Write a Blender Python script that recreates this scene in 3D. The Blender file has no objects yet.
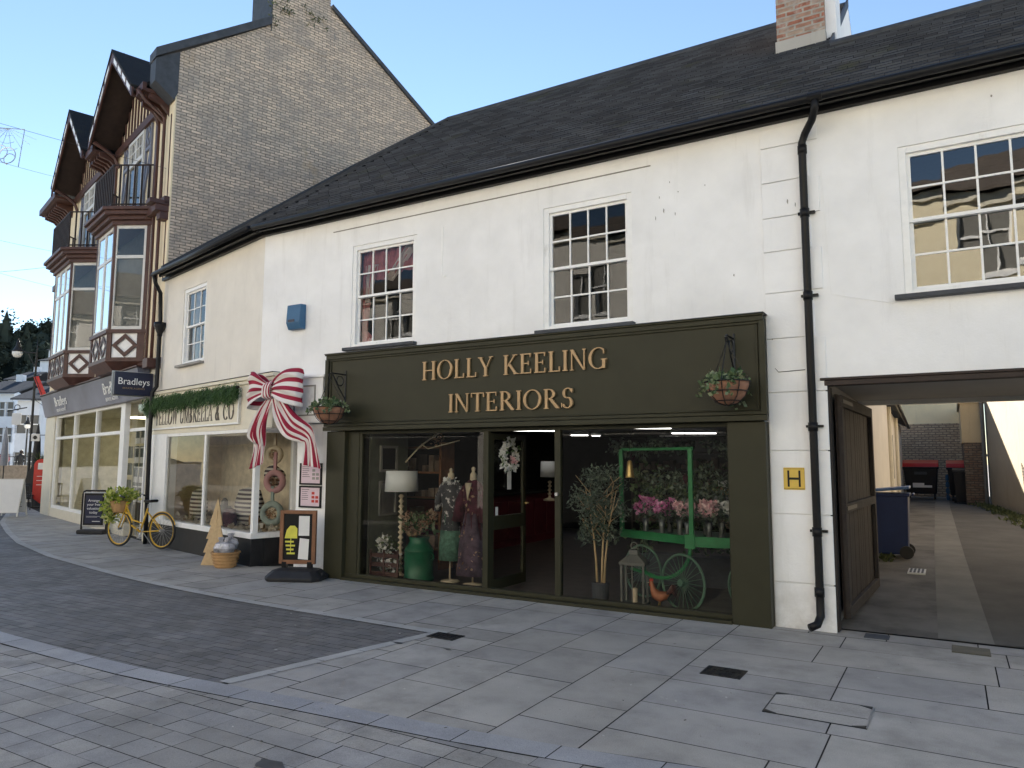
import bpy, math, random
from mathutils import Vector, Matrix
import numpy as np
random.seed(7)
R = math.radians
sc = bpy.context.scene
COL = sc.collection

# ------------------------------------------------------------------ materials
def nt(name):
    m = bpy.data.materials.new(name); m.use_nodes = True
    t = m.node_tree; t.nodes.clear()
    o = t.nodes.new('ShaderNodeOutputMaterial')
    return m, t, o
def N(t, typ, **kw):
    n = t.nodes.new('ShaderNode' + typ)
    for k, v in kw.items():
        if k.startswith('i_'):
            key = k[2:]
            n.inputs[int(key) if key.isdigit() else key.replace('_', ' ')].default_value = v
        else: setattr(n, k, v)
    return n
def L(t, a, b): t.links.new(a, b)
def c4(c): return (c[0], c[1], c[2], 1)
def mixc(t, fac, a, b, mode='MIX'):
    n = N(t, 'MixRGB', blend_type=mode)
    for i, v in enumerate((fac, a, b)):
        if hasattr(v, 'links'): L(t, v, n.inputs[i])
        else: n.inputs[i].default_value = v if i == 0 else c4(v)
    return n.outputs[0]
def ramp(t, src, stops):
    n = N(t, 'ValToRGB'); L(t, src, n.inputs[0])
    e = n.color_ramp.elements
    while len(e) < len(stops): e.new(0.5)
    for k, (p, c) in enumerate(stops):
        e[k].position = p; e[k].color = c4(c) if not isinstance(c, (int, float)) else (c, c, c, 1)
    return n.outputs[0]
def noise(t, vec, scale, detail=4, rough=.6):
    n = N(t, 'TexNoise', i_Scale=scale, i_Detail=detail, i_Roughness=rough)
    if vec is not None: L(t, vec, n.inputs['Vector'])
    return n.outputs['Fac']
def mapping(t, src, scale=(1, 1, 1), rot=(0, 0, 0)):
    n = N(t, 'Mapping'); n.inputs['Scale'].default_value = scale; n.inputs['Rotation'].default_value = rot
    L(t, src, n.inputs['Vector']); return n.outputs[0]
def bump(t, src, strength=.3, dist=.01, normal=None):
    n = N(t, 'Bump', i_Strength=strength, i_Distance=dist); L(t, src, n.inputs['Height'])
    if normal is not None: L(t, normal, n.inputs['Normal'])
    return n.outputs[0]
def finish(t, o, col, rough=.6, metal=0, nrm=None, spec=.5, coat=0):
    p = N(t, 'BsdfPrincipled')
    if hasattr(col, 'links'): L(t, col, p.inputs['Base Color'])
    else: p.inputs['Base Color'].default_value = c4(col)
    if hasattr(rough, 'links'): L(t, rough, p.inputs['Roughness'])
    else: p.inputs['Roughness'].default_value = rough
    p.inputs['Metallic'].default_value = metal
    p.inputs['Specular IOR Level'].default_value = spec
    p.inputs['Coat Weight'].default_value = coat
    if nrm is not None: L(t, nrm, p.inputs['Normal'])
    L(t, p.outputs[0], o.inputs[0]); return p
def mat(name, col, rough=.6, metal=0, var=.15, vs=6, bs=0, bsc=60, spec=.4, island=0, dirt=None, coat=0):
    m, t, o = nt(name)
    tc = N(t, 'TexCoord').outputs['Object']
    nz = noise(t, tc, vs, 5)
    lo = tuple(x * (1 - var) for x in col); hi = tuple(min(1, x * (1 + var)) for x in col)
    c = ramp(t, nz, [(.3, lo), (.7, hi)])
    if island:
        g = N(t, 'NewGeometry').outputs['Random Per Island']
        v = N(t, 'MapRange', i_3=1 - island, i_4=1 + island); L(t, g, v.inputs[0])
        h = N(t, 'HueSaturation'); L(t, v.outputs[0], h.inputs['Value']); L(t, c, h.inputs['Color']); c = h.outputs[0]
    if dirt:
        dz = noise(t, mapping(t, tc, (dirt[1], dirt[1], dirt[1] * dirt[2])), 1, 6, .65)
        f = ramp(t, dz, [(dirt[3], 0.), (dirt[4], 1.)])
        c = mixc(t, f, c, dirt[0])
    nr = bump(t, noise(t, tc, bsc, 6), bs, .01) if bs else None
    finish(t, o, c, rough, metal, nr, spec, coat)
    return m
def leafmat(name, c1, c2, c3=None):
    m, t, o = nt(name)
    g = N(t, 'NewGeometry').outputs['Random Per Island']
    st = [(0, c1), (.6, c2)] + ([(.95, c3)] if c3 else [])
    c = ramp(t, g, st)
    p = N(t, 'BsdfPrincipled', i_Roughness=.55); L(t, c, p.inputs['Base Color'])
    tr = N(t, 'BsdfTranslucent'); L(t, c, tr.inputs[0])
    mx = N(t, 'MixShader'); mx.inputs[0].default_value = .25
    L(t, p.outputs[0], mx.inputs[1]); L(t, tr.outputs[0], mx.inputs[2]); L(t, mx.outputs[0], o.inputs[0])
    return m
def glassmat(name, tint=(1, 1, 1), wob=0, ws=4, refl=1.9, rough=0.0):
    m, t, o = nt(name)
    fr = N(t, 'Fresnel', i_IOR=refl)
    gl = N(t, 'BsdfGlossy', i_Roughness=rough); tr = N(t, 'BsdfTransparent'); tr.inputs[0].default_value = c4(tint)
    if wob:
        tc = N(t, 'TexCoord').outputs['Object']
        b = bump(t, noise(t, tc, ws, 2), wob, .02)
        L(t, b, gl.inputs['Normal'])
    mx = N(t, 'MixShader'); L(t, fr.outputs[0], mx.inputs[0])
    L(t, tr.outputs[0], mx.inputs[1]); L(t, gl.outputs[0], mx.inputs[2]); L(t, mx.outputs[0], o.inputs[0])
    return m
def emit(name, col, s):
    m, t, o = nt(name); e = N(t, 'Emission', i_Strength=s); e.inputs[0].default_value = c4(col)
    L(t, e.outputs[0], o.inputs[0]); return m
def brickmat(name, c1, c2, mortar, bw, bh, ms=.01, stains=(), bs=.6, vs=2.5, dark=(.1, .1, .1), bias=0, off=.5, swap=False, rough=.85, darkamt=(.45, .7)):
    m, t, o = nt(name)
    uv = N(t, 'TexCoord').outputs['UV']
    if swap: uv = mapping(t, uv, rot=(0, 0, R(90)))
    ob = N(t, 'TexCoord').outputs['Object']
    wz = N(t, 'TexNoise', i_Scale=5); L(t, uv, wz.inputs['Vector'])
    wv = N(t, 'VectorMath', operation='SCALE'); L(t, wz.outputs['Color'], wv.inputs[0]); wv.inputs['Scale'].default_value = bh * .28
    wa = N(t, 'VectorMath', operation='ADD'); L(t, uv, wa.inputs[0]); L(t, wv.outputs[0], wa.inputs[1])
    b = N(t, 'TexBrick', offset=off); L(t, wa.outputs[0], b.inputs['Vector'])
    for k, v in (('Color1', c4(c1)), ('Color2', c4(c2)), ('Mortar', c4(mortar)), ('Scale', 1.), ('Mortar Size', ms), ('Mortar Smooth', .2), ('Bias', bias), ('Brick Width', bw), ('Row Height', bh)):
        b.inputs[k].default_value = v
    c = b.outputs['Color']
    f = ramp(t, noise(t, ob, vs, 8, .7), [(darkamt[0], 0.), (darkamt[1], .75)])
    c = mixc(t, f, c, dark)
    fine = ramp(t, noise(t, mapping(t, ob, (1, 1, 2.6)), 9, 5), [(.3, (.62,) * 3), (.7, (1.18,) * 3)])
    c = mixc(t, 1., c, fine, 'MULTIPLY') if False else mixc(t, .8, c, fine, 'MULTIPLY')
    for (sc_, lo, hi, col) in stains:
        f2 = ramp(t, noise(t, mapping(t, ob, (1, 1, .6)), sc_, 5, .6), [(lo, 0.), (hi, .8)])
        c = mixc(t, f2, c, col)
    inv = N(t, 'Math', operation='SUBTRACT'); inv.inputs[0].default_value = 1.; L(t, b.outputs['Fac'], inv.inputs[1])
    add = N(t, 'Math', operation='MULTIPLY_ADD'); L(t, noise(t, ob, 70, 4), add.inputs[0]); add.inputs[1].default_value = .4; L(t, inv.outputs[0], add.inputs[2])
    finish(t, o, c, rough, 0, bump(t, add.outputs[0], bs, .012), .3)
    return m
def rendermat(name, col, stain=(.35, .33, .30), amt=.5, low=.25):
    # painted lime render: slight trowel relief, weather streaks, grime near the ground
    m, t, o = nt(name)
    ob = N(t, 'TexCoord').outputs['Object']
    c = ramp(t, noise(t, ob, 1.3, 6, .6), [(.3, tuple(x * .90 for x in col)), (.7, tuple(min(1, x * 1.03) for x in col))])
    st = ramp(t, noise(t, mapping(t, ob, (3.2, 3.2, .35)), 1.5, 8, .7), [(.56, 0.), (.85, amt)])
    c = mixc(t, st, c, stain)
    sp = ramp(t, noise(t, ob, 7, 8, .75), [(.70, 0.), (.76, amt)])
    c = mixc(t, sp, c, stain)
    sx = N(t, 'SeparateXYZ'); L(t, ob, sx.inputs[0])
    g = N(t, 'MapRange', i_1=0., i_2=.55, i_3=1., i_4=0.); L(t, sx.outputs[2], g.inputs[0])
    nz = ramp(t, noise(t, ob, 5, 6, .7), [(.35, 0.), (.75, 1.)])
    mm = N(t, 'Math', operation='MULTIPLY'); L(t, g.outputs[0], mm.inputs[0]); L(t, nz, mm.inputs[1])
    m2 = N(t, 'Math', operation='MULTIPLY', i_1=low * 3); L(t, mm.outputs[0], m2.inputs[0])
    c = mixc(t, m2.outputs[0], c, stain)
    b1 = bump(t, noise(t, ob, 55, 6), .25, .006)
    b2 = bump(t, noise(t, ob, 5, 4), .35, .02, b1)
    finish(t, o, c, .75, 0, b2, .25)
    return m
M = {}
M['white'] = rendermat('white_render', (.88, .88, .88), amt=.26)
M['white2'] = rendermat('warm_white_render', (.80, .76, .69), amt=.25)
M['cream'] = rendermat('cream_render', (.80, .68, .48), amt=.2)
M['alleyplaster'] = rendermat('alley_plaster', (.50, .40, .25), (.22, .18, .13), .7, .5)
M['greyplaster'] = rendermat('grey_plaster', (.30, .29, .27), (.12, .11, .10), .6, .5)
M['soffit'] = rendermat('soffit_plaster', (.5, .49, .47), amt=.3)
M['paintwhite'] = mat('white_paint', (.85, .85, .84), .4, var=.04, vs=9, bs=.08, bsc=40, dirt=((.4, .38, .34), 6, .4, .62, .95))
M['paintcream'] = mat('cream_paint', (.70, .65, .53), .45, var=.05, dirt=((.35, .32, .26), 5, .4, .62, .95))
M['olive'] = mat('olive_paint', (.034, .033, .019), .48, var=.10, vs=3, bs=.05, bsc=30, spec=.2)
M['oliveglass'] = mat('sage_board', (.13, .14, .11), .6)
M['black'] = mat('black_gloss', (.010, .010, .011), .42, var=.2, bs=.04, spec=.22)
M['iron'] = mat('black_iron', (.015, .015, .016), .5, var=.3, bs=.1)
M['blackpaint'] = mat('black_stallriser', (.014, .014, .016), .5, var=.25, bs=.15, bsc=12)
M['gold'] = mat('gold_letters', (.36, .24, .125), .4, metal=.25, var=.12)
M['darktext'] = mat('dark_letters', (.11, .095, .08), .6)
M['lead'] = mat('dark_lead', (.05, .055, .065), .6, var=.25, bs=.2)
M['slate'] = brickmat('roof_slate', (.010, .010, .010), (.014, .014, .014), (.005, .005, .005), .26, .17, .009, stains=((1.1, .60, .75, (.032, .034, .016)), (3.5, .62, .72, (.045, .045, .04))), bs=.9, dark=(.010, .010, .011), rough=.85)
M['brick'] = brickmat('cream_brick', (.74, .60, .47), (.48, .40, .33), (.20, .17, .14), .225, .067, .010, stains=((.55, .62, .74, (.45, .30, .13)), (2.2, .64, .70, (.22, .21, .20))), dark=(.30, .275, .25), darkamt=(.44, .70), vs=1.7)
M['redbrick'] = brickmat('red_brick', (.36, .13, .08), (.42, .30, .22), (.40, .36, .30), .225, .075, .014, dark=(.45, .40, .34), vs=4, darkamt=(.5, .62))
M['rubble'] = brickmat('rubble_stone', (.46, .35, .24), (.58, .46, .32), (.24, .19, .14), .24, .09, .022, dark=(.28, .21, .15), vs=3)
M['sidewall'] = rendermat('sunny_plaster', (.34, .28, .195), (.16, .12, .08), .6, .5)
M['endplaster'] = rendermat('end_plaster', (.90, .74, .46), (.4, .33, .22), .4, .1)
M['wheelgrey'] = mat('cart_wheel_grey', (.09, .17, .12), .6)
M['lanterngrey'] = mat('lantern_dull_grey', (.13, .13, .12), .6)
M['office'] = mat('office_wall', (.62, .60, .50), .8)
M['oldbrick'] = brickmat('old_pier_brick', (.20, .12, .08), (.24, .19, .14), (.10, .085, .07), .225, .075, .014, dark=(.08, .07, .06), vs=4)
M['timber'] = mat('brown_timber', (.070, .030, .023), .5, var=.25, bs=.15, bsc=30)
M['timberdark'] = mat('dark_soffit_timber', (.028, .017, .014), .6, var=.3, bs=.2)
M['blueboard'] = mat('grey_blue_barge', (.16, .17, .22), .5, var=.1)
M['gatewood'] = mat('weathered_gate_boards', (.024, .016, .014), .75, var=.45, vs=5, bs=.5, bsc=25, dirt=((.045, .036, .032), 4, .12, .55, .8))
M['gategrey'] = mat('grey_gate_rail', (.036, .028, .024), .8, var=.3, bs=.4)
M['glass'] = glassmat('shop_glass', (.90, .91, .90), refl=1.36)
M['calmglass'] = glassmat('dim_reflect_sash_glass', (.85, .87, .87), wob=.04, ws=2.0, refl=1.55)  # same tint as the old sash glass, reflection lowered to dim these panes
M['oldglass'] = glassmat('old_sash_glass', (.85, .87, .87), wob=.06, ws=2.2, refl=2.15)
M['bayglass'] = glassmat('bay_glass', (.9, .92, .9), wob=.03, ws=2, refl=1.5)
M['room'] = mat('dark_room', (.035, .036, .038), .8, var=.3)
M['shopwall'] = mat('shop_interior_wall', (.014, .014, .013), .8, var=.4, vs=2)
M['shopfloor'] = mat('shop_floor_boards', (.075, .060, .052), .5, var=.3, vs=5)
M['pinkcloth'] = mat('pink_curtain', (.42, .15, .16), .85, var=.25, vs=8)
M['whitecloth'] = mat('white_curtain', (.55, .50, .48), .9, var=.2, vs=8)
M['blind'] = mat('grey_blind', (.17, .165, .15), .9, var=.08)
M['bluebox'] = mat('blue_box', (.035, .12, .24), .4, var=.08)
M['yellowplate'] = mat('yellow_plate', (.66, .45, .08), .4, var=.1)
M['navy'] = mat('navy_sign', (.012, .016, .045), .35, var=.1)
M['fasciagrey'] = mat('grey_fascia', (.125, .135, .185), .35, var=.35, vs=.8)
M['alu'] = mat('pale_frame', (.62, .61, .58), .4, var=.05)
M['paper'] = mat('paper', (.72, .71, .69), .7, var=.03)
M['pinkpaper'] = mat('pink_paper', (.66, .52, .58), .7, var=.06)
M['wood'] = mat('brown_wood_frame', (.20, .09, .045), .55, var=.25, bs=.2)
M['plywood'] = mat('pale_plywood', (.50, .36, .20), .7, var=.15, vs=12)
M['wicker'] = mat('wicker', (.42, .25, .11), .7, var=.25, bs=.5, bsc=90)
M['rubber'] = mat('black_rubber', (.018, .018, .020), .6, var=.2, bs=.2)
M['yellow'] = mat('yellow_bike_paint', (.62, .38, .035), .35, var=.1)
M['steel'] = mat('steel', (.5, .5, .5), .35, metal=.8)
M['bluebin'] = mat('blue_bin_plastic', (.010, .025, .10), .45, var=.12)
M['bluelid'] = mat('blue_bin_lid', (.08, .15, .32), .35, var=.12)
M['darkbin'] = mat('black_bin_plastic', (.012, .012, .015), .45, var=.2)
M['redlid'] = mat('red_bin_lid', (.50, .030, .022), .4, var=.12)
M['green'] = mat('cart_green', (.025, .19, .065), .5, var=.2)
M['churngreen'] = mat('churn_green', (.018, .12, .06), .4, var=.15)
M['lampshade'] = mat('white_lampshade', (.78, .80, .80), .8, var=.03)
M['bone'] = mat('cream_bead', (.60, .50, .36), .5)
M['brass'] = mat('brass', (.55, .38, .15), .35, metal=.6)
M['copper'] = mat('rooster_copper', (.34, .13, .065), .5, metal=.2, var=.3)
M['greypaint'] = mat('lantern_grey', (.27, .26, .24), .6, var=.1)
M['burgundy'] = mat('burgundy_counter', (.11, .013, .022), .45)
M['terracotta'] = mat('coir_liner', (.27, .135, .085), .85, var=.3, bs=.4)
M['hedge'] = leafmat('garland_needles', (.018, .055, .016), (.075, .15, .045))
M['ivy'] = leafmat('basket_leaves', (.04, .09, .03), (.14, .20, .09), (.30, .33, .20))
M['yleaf'] = leafmat('bright_leaves', (.08, .16, .02), (.42, .48, .06), (.62, .60, .25))
M['olivel'] = leafmat('olive_leaves', (.05, .075, .05), (.17, .22, .17))
M['farleaf'] = mat('far_leaves', (.040, .048, .038), 1.0, var=.3, vs=.1, spec=0, island=.55)
M['farroof'] = mat('far_roof', (.075, .08, .09), 1.0, var=.2, spec=.0)
M['magenta'] = leafmat('magenta_petals', (.60, .09, .34), (.80, .38, .60))
M['pink'] = leafmat('pink_petals', (.80, .40, .46), (.90, .66, .68))
M['wpetal'] = leafmat('white_petals', (.65, .65, .62), (.8, .8, .78))
M['dpetal'] = leafmat('dried_petals', (.32, .16, .10), (.40, .28, .18))
M['weeds'] = leafmat('weeds', (.03, .05, .015), (.09, .11, .04))

# ------------------------------------------------------------------ mesh builder
class MB:
    def __init__(s): s.v = []; s.f = []; s.m = []; s.u = []; s.T = None; s.mi = 0
    def add(s, vs, fs, uv=None):
        b = len(s.v)
        for p in vs:
            p = Vector(p); s.v.append(tuple(s.T @ p) if s.T else tuple(p))
        for k, f in enumerate(fs):
            s.f.append([i + b for i in f]); s.m.append(s.mi); s.u.append(uv[k] if uv else None)
        return s
    def box(s, x0, x1, y0, y1, z0, z1):
        v = [(x, y, z) for z in (z0, z1) for y in (y0, y1) for x in (x0, x1)]
        return s.add(v, [(0, 2, 3, 1), (4, 5, 7, 6), (0, 1, 5, 4), (2, 6, 7, 3), (0, 4, 6, 2), (1, 3, 7, 5)])
    def prism(s, pts, off):
        # polygon (3D points) extruded by the vector off
        n = len(pts); o = Vector(off)
        v = [Vector(p) for p in pts] + [Vector(p) + o for p in pts]
        return s.add(v, [tuple(range(n - 1, -1, -1)), tuple(range(n, 2 * n))] + [(i, (i + 1) % n, n + (i + 1) % n, n + i) for i in range(n)])
    def tube(s, pts, r, n=8, caps=True):
        pts = [Vector(p) for p in pts]; rs = r if isinstance(r, (list, tuple)) else [r] * len(pts)
        rings = []; prev = None
        for i, p in enumerate(pts):
            a = pts[max(0, i - 1)]; b = pts[min(len(pts) - 1, i + 1)]; d = (b - a)
            if d.length < 1e-9: d = Vector((0, 0, 1))
            d.normalize()
            if prev is None:
                x = d.orthogonal().normalized()
            else:
                x = prev - d * prev.dot(d)
                x = x.normalized() if x.length > 1e-6 else d.orthogonal().normalized()
            prev = x; y = d.cross(x)
            rings.append([p + (x * math.cos(2 * math.pi * k / n) + y * math.sin(2 * math.pi * k / n)) * rs[i] for k in range(n)])
        v = [q for g in rings for q in g]; f = []
        for i in range(len(pts) - 1):
            for k in range(n):
                f.append((i * n + k, i * n + (k + 1) % n, (i + 1) * n + (k + 1) % n, (i + 1) * n + k))
        if caps: f.append(tuple(range(n - 1, -1, -1))); f.append(tuple((len(pts) - 1) * n + k for k in range(n)))
        return s.add(v, f)
    def lathe(s, prof, c=(0, 0, 0), n=20, sx=1, sy=1, wob=0):
        v = []; f = []; m = len(prof)
        for i, (r, z) in enumerate(prof):
            for k in range(n):
                a = 2 * math.pi * k / n
                rr = r * (1 + (wob * (i / m) * math.sin(a * 7 + i * .4) if wob else 0))
                v.append((c[0] + rr * math.cos(a) * sx, c[1] + rr * math.sin(a) * sy, c[2] + z))
        for i in range(m - 1):
            for k in range(n): f.append((i * n + k, i * n + (k + 1) % n, (i + 1) * n + (k + 1) % n, (i + 1) * n + k))
        f.append(tuple(range(n - 1, -1, -1))); f.append(tuple((m - 1) * n + k for k in range(n)))
        return s.add(v, f)
    def torus(s, c, r, rt, axis='Y', n=36, k=8, a0=0, a1=360):
        pts = []
        full = abs(a1 - a0) >= 360
        for i in range(n + (0 if full else 1)):
            a = R(a0 + (a1 - a0) * i / n); p = (math.cos(a) * r, math.sin(a) * r)
            pts.append((c[0] + p[0], c[1], c[2] + p[1]) if axis == 'Y' else ((c[0] + p[0], c[1] + p[1], c[2]) if axis == 'Z' else (c[0], c[1] + p[0], c[2] + p[1])))
        if not full: return s.tube(pts, rt, k)
        C = Vector(c); v = []; f = []
        for p in pts:
            P = Vector(p); d = (P - C).normalized(); ax = Vector({'Y': (0, 1, 0), 'Z': (0, 0, 1), 'X': (1, 0, 0)}[axis])
            for j in range(k):
                b = 2 * math.pi * j / k; v.append(P + (d * math.cos(b) + ax * math.sin(b)) * rt)
        m = len(pts)
        for i in range(m):
            for j in range(k): f.append((i * k + j, i * k + (j + 1) % k, ((i + 1) % m) * k + (j + 1) % k, ((i + 1) % m) * k + j))
        return s.add(v, f)
    def leaves(s, n, c, r, size, up=0, inner=.0, aspect=2.0, rnd=random):
        for _ in range(n):
            while True:
                d = Vector((rnd.uniform(-1, 1), rnd.uniform(-1, 1), rnd.uniform(-1, 1)))
                if inner < d.length <= 1: break
            p = Vector((c[0] + d.x * r[0], c[1] + d.y * r[1], c[2] + d.z * r[2]))
            a = Vector((rnd.gauss(0, 1), rnd.gauss(0, 1), rnd.gauss(up, 1))).normalized()
            b = a.orthogonal().normalized(); b.rotate(Matrix.Rotation(rnd.uniform(0, 6.3), 3, a))
            l = size * rnd.uniform(.6, 1.3); w = l / aspect
            s.add([p, p + a * l * .5 + b * w * .5, p + a * l, p + a * l * .5 - b * w * .5], [(0, 1, 2, 3)])
        return s
    def ribbon(s, cl, th=.006, uvw=1.0):
        # cl: list of (centre, half width vector); custom uv u across, v along
        pass
    def build(s, name, mats, parent=None, smooth=False, bevel=0, solid=0, sub=0):
        me = bpy.data.meshes.new(name); me.from_pydata(s.v, [], s.f)
        for m in (mats if isinstance(mats, (list, tuple)) else [mats]): me.materials.append(M[m] if isinstance(m, str) else m)
        uvl = me.uv_layers.new(name='UVMap')
        co = np.array(s.v, dtype=float)
        uvs = np.zeros((len(me.loops), 2)); k = 0
        for i, f in enumerate(s.f):
            if s.u[i]:
                for j, q in enumerate(s.u[i]): uvs[k + j] = q
            else:
                p = co[f]; a = p[1] - p[0]; b = p[-1] - p[0]
                n = np.cross(a, b); ln = np.linalg.norm(n)
                if ln > 1e-12: n = n / ln
                if abs(n[2]) > .995 or ln <= 1e-12: uvs[k:k + len(f)] = p[:, :2]
                else:
                    u = np.array([-n[1], n[0], 0]); u /= np.linalg.norm(u)
                    if u[0] < -1e-6 or (abs(u[0]) < 1e-6 and u[1] < 0): u = -u
                    w = np.cross(n, u)
                    if w[2] < 0: w = -w
                    uvs[k:k + len(f), 0] = p @ u; uvs[k:k + len(f), 1] = p @ w
            k += len(f)
        uvl.data.foreach_set('uv', uvs.ravel())
        me.polygons.foreach_set('material_index', s.m)
        if smooth: me.polygons.foreach_set('use_smooth', [True] * len(s.f))
        me.update()
        o = bpy.data.objects.new(name, me); COL.objects.link(o)
        if parent: o.parent = parent
        if sub:
            q = o.modifiers.new('s', 'SUBSURF'); q.levels = sub; q.render_levels = sub
        if solid:
            q = o.modifiers.new('t', 'SOLIDIFY'); q.thickness = solid; q.offset = 0
        if bevel:
            q = o.modifiers.new('b', 'BEVEL'); q.width = bevel; q.segments = 2; q.limit_method = 'ANGLE'
        return o
def tag(o, label, cat, group=None, kind=None):
    o['label'] = label; o['category'] = cat
    if group: o['group'] = group
    if kind: o['kind'] = kind
    return o
def struct(o, kind='structure'): o['kind'] = kind; return o
def thing(name, label, cat, loc=(0, 0, 0), rz=0, group=None):
    o = bpy.data.objects.new(name, None); COL.objects.link(o)
    o.location = loc; o.rotation_euler = (0, 0, rz); o.empty_display_size = .1
    return tag(o, label, cat, group)
def copy_tree(o, parent=None):
    c = o.copy(); COL.objects.link(c); c.parent = parent
    for ch in [x for x in bpy.data.objects if x.parent == o]: copy_tree(ch, c)
    return c
def text(body, size, m, parent, loc, rx=R(90), rz=0, ext=.002, name='lettering', width=None, spacing=1.0, bold=0, shear=0):
    cu = bpy.data.curves.new('t', 'FONT'); cu.body = body; cu.size = size; cu.extrude = ext; cu.align_x = 'CENTER'; cu.align_y = 'CENTER'
    cu.space_character = spacing; cu.offset = bold; cu.resolution_u = 3; cu.shear = shear
    to = bpy.data.objects.new('t', cu); COL.objects.link(to)
    dg = bpy.context.evaluated_depsgraph_get(); dg.update()
    me = bpy.data.meshes.new_from_object(to.evaluated_get(dg)); bpy.data.objects.remove(to)
    me.materials.clear(); me.materials.append(M[m])
    if width:
        xs = [v.co.x for v in me.vertices]; k = width / (max(xs) - min(xs))
        for v in me.vertices: v.co.x *= k
    o = bpy.data.objects.new(name, me); COL.objects.link(o); o.parent = parent
    o.location = loc; o.rotation_euler = (rx, 0, rz)
    return o
def wall_holes(mb, x0, x1, z0, z1, holes, y0, y1):
    # wall in the XZ plane between y0 (front) and y1 (back) with rectangular openings (hx0,hx1,hz0,hz1)
    xs = sorted({x0, x1, *[h[0] for h in holes], *[h[1] for h in holes]}); xs = [x for x in xs if x0 <= x <= x1]
    zs = sorted({z0, z1, *[h[2] for h in holes], *[h[3] for h in holes]}); zs = [z for z in zs if z0 <= z <= z1]
    inside = lambda x, z: any(h[0] < x < h[1] and h[2] < z < h[3] for h in holes)
    for a, b in zip(xs, xs[1:]):
        for c, d in zip(zs, zs[1:]):
            if inside((a + b) / 2, (c + d) / 2): continue
            mb.add([(a, y0, c), (b, y0, c), (b, y0, d), (a, y0, d)], [(0, 1, 2, 3)])
            mb.add([(a, y1, c), (b, y1, c), (b, y1, d), (a, y1, d)], [(3, 2, 1, 0)])
    for (a, b, c, d) in holes:
        if d < z1 + 1e-6: mb.add([(a, y0, d), (b, y0, d), (b, y1, d), (a, y1, d)], [(0, 1, 2, 3)])
        if c > z0 + 1e-6: mb.add([(a, y0, c), (b, y0, c), (b, y1, c), (a, y1, c)], [(3, 2, 1, 0)])
        mb.add([(a, y0, c), (a, y0, d), (a, y1, d), (a, y1, c)], [(0, 1, 2, 3)])
        mb.add([(b, y0, c), (b, y0, d), (b, y1, d), (b, y1, c)], [(3, 2, 1, 0)])
    for x in (x0, x1): mb.add([(x, y0, z0), (x, y0, z1), (x, y1, z1), (x, y1, z0)], [(0, 1, 2, 3)])
    mb.add([(x0, y0, z1), (x1, y0, z1), (x1, y1, z1), (x0, y1, z1)], [(0, 1, 2, 3)])
    return mb
def sash_window(parent, x0, x1, z0, z1, y, nx, ny, rail=.5, glass='oldglass', curtain=None, sillm='lead', room=True, name='window', outer=.07, label=None):
    # timber box frame set in the opening, two sashes, glazing bars, glass, sill; y = wall face
    f = MB()
    w = outer
    for (a, b, c, d) in ((x0, x0 + w, z0, z1), (x1 - w, x1, z0, z1), (x0 + w, x1 - w, z1 - w, z1), (x0 + w, x1 - w, z0, z0 + w * .7)):
        f.box(a, b, y + .015, y + .12, c, d)
    fr = f.build(name, 'paintwhite', parent, bevel=.004)
    if label: fr['label'] = label
    a, b, c, d = x0 + w, x1 - w, z0 + w * .7, z1 - w
    zm = c + (d - c) * rail
    g = MB(); s = .035
    for (p, q, yy) in ((zm - .012, d, y + .05), (c, zm + .02, y + .08)):
        g.box(a, a + s, yy, yy + .035, p, q); g.box(b - s, b, yy, yy + .035, p, q)
        g.box(a + s, b - s, yy, yy + .035, q - s, q); g.box(a + s, b - s, yy, yy + .035, p, p + s)
        n2 = ny // 2
        for i in range(1, nx): xx = a + s + (b - a - 2 * s) * i / nx; g.box(xx - .010, xx + .010, yy + .004, yy + .030, p + s, q - s)
        for i in range(1, n2): zz = p + (q - p) * i / n2; g.box(a + s, b - s, yy + .006, yy + .028, zz - .010, zz + .010)
    g.build('sash', 'paintwhite', fr)
    gl = MB()
    # every pane sits at a slightly different angle, as old crown glass does
    for (p, q, yy) in ((zm, d, y + .067), (c, zm, y + .097)):
        n2 = max(1, ny // 2)
        for i in range(nx):
            for j in range(n2):
                xa = a + (b - a) * i / nx; xb = a + (b - a) * (i + 1) / nx; za = p + (q - p) * j / n2; zb = p + (q - p) * (j + 1) / n2
                e = [random.uniform(-.0035, .0035) for _ in range(3)]
                gl.add([(xa, yy + e[0], za), (xb, yy + e[1], za), (xb, yy + e[1] + e[2], zb), (xa, yy + e[0] + e[2], zb)], [(0, 1, 2, 3)])
    gl.build('glass', glass, fr)
    if sillm:
        MB().box(x0 - .09, x1 + .03, y - .09, y + .02, z0 - .055, z0 - .008).build('sill', sillm, fr, bevel=.006)
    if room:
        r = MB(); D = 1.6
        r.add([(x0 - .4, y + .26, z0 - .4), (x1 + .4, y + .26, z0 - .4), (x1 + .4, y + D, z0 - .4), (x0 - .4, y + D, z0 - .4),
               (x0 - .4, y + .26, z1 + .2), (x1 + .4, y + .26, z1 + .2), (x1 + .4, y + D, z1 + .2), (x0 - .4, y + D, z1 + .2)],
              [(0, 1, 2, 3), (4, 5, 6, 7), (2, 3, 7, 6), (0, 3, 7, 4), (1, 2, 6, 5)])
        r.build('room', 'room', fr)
    return fr, (a, b, c, d)

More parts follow.
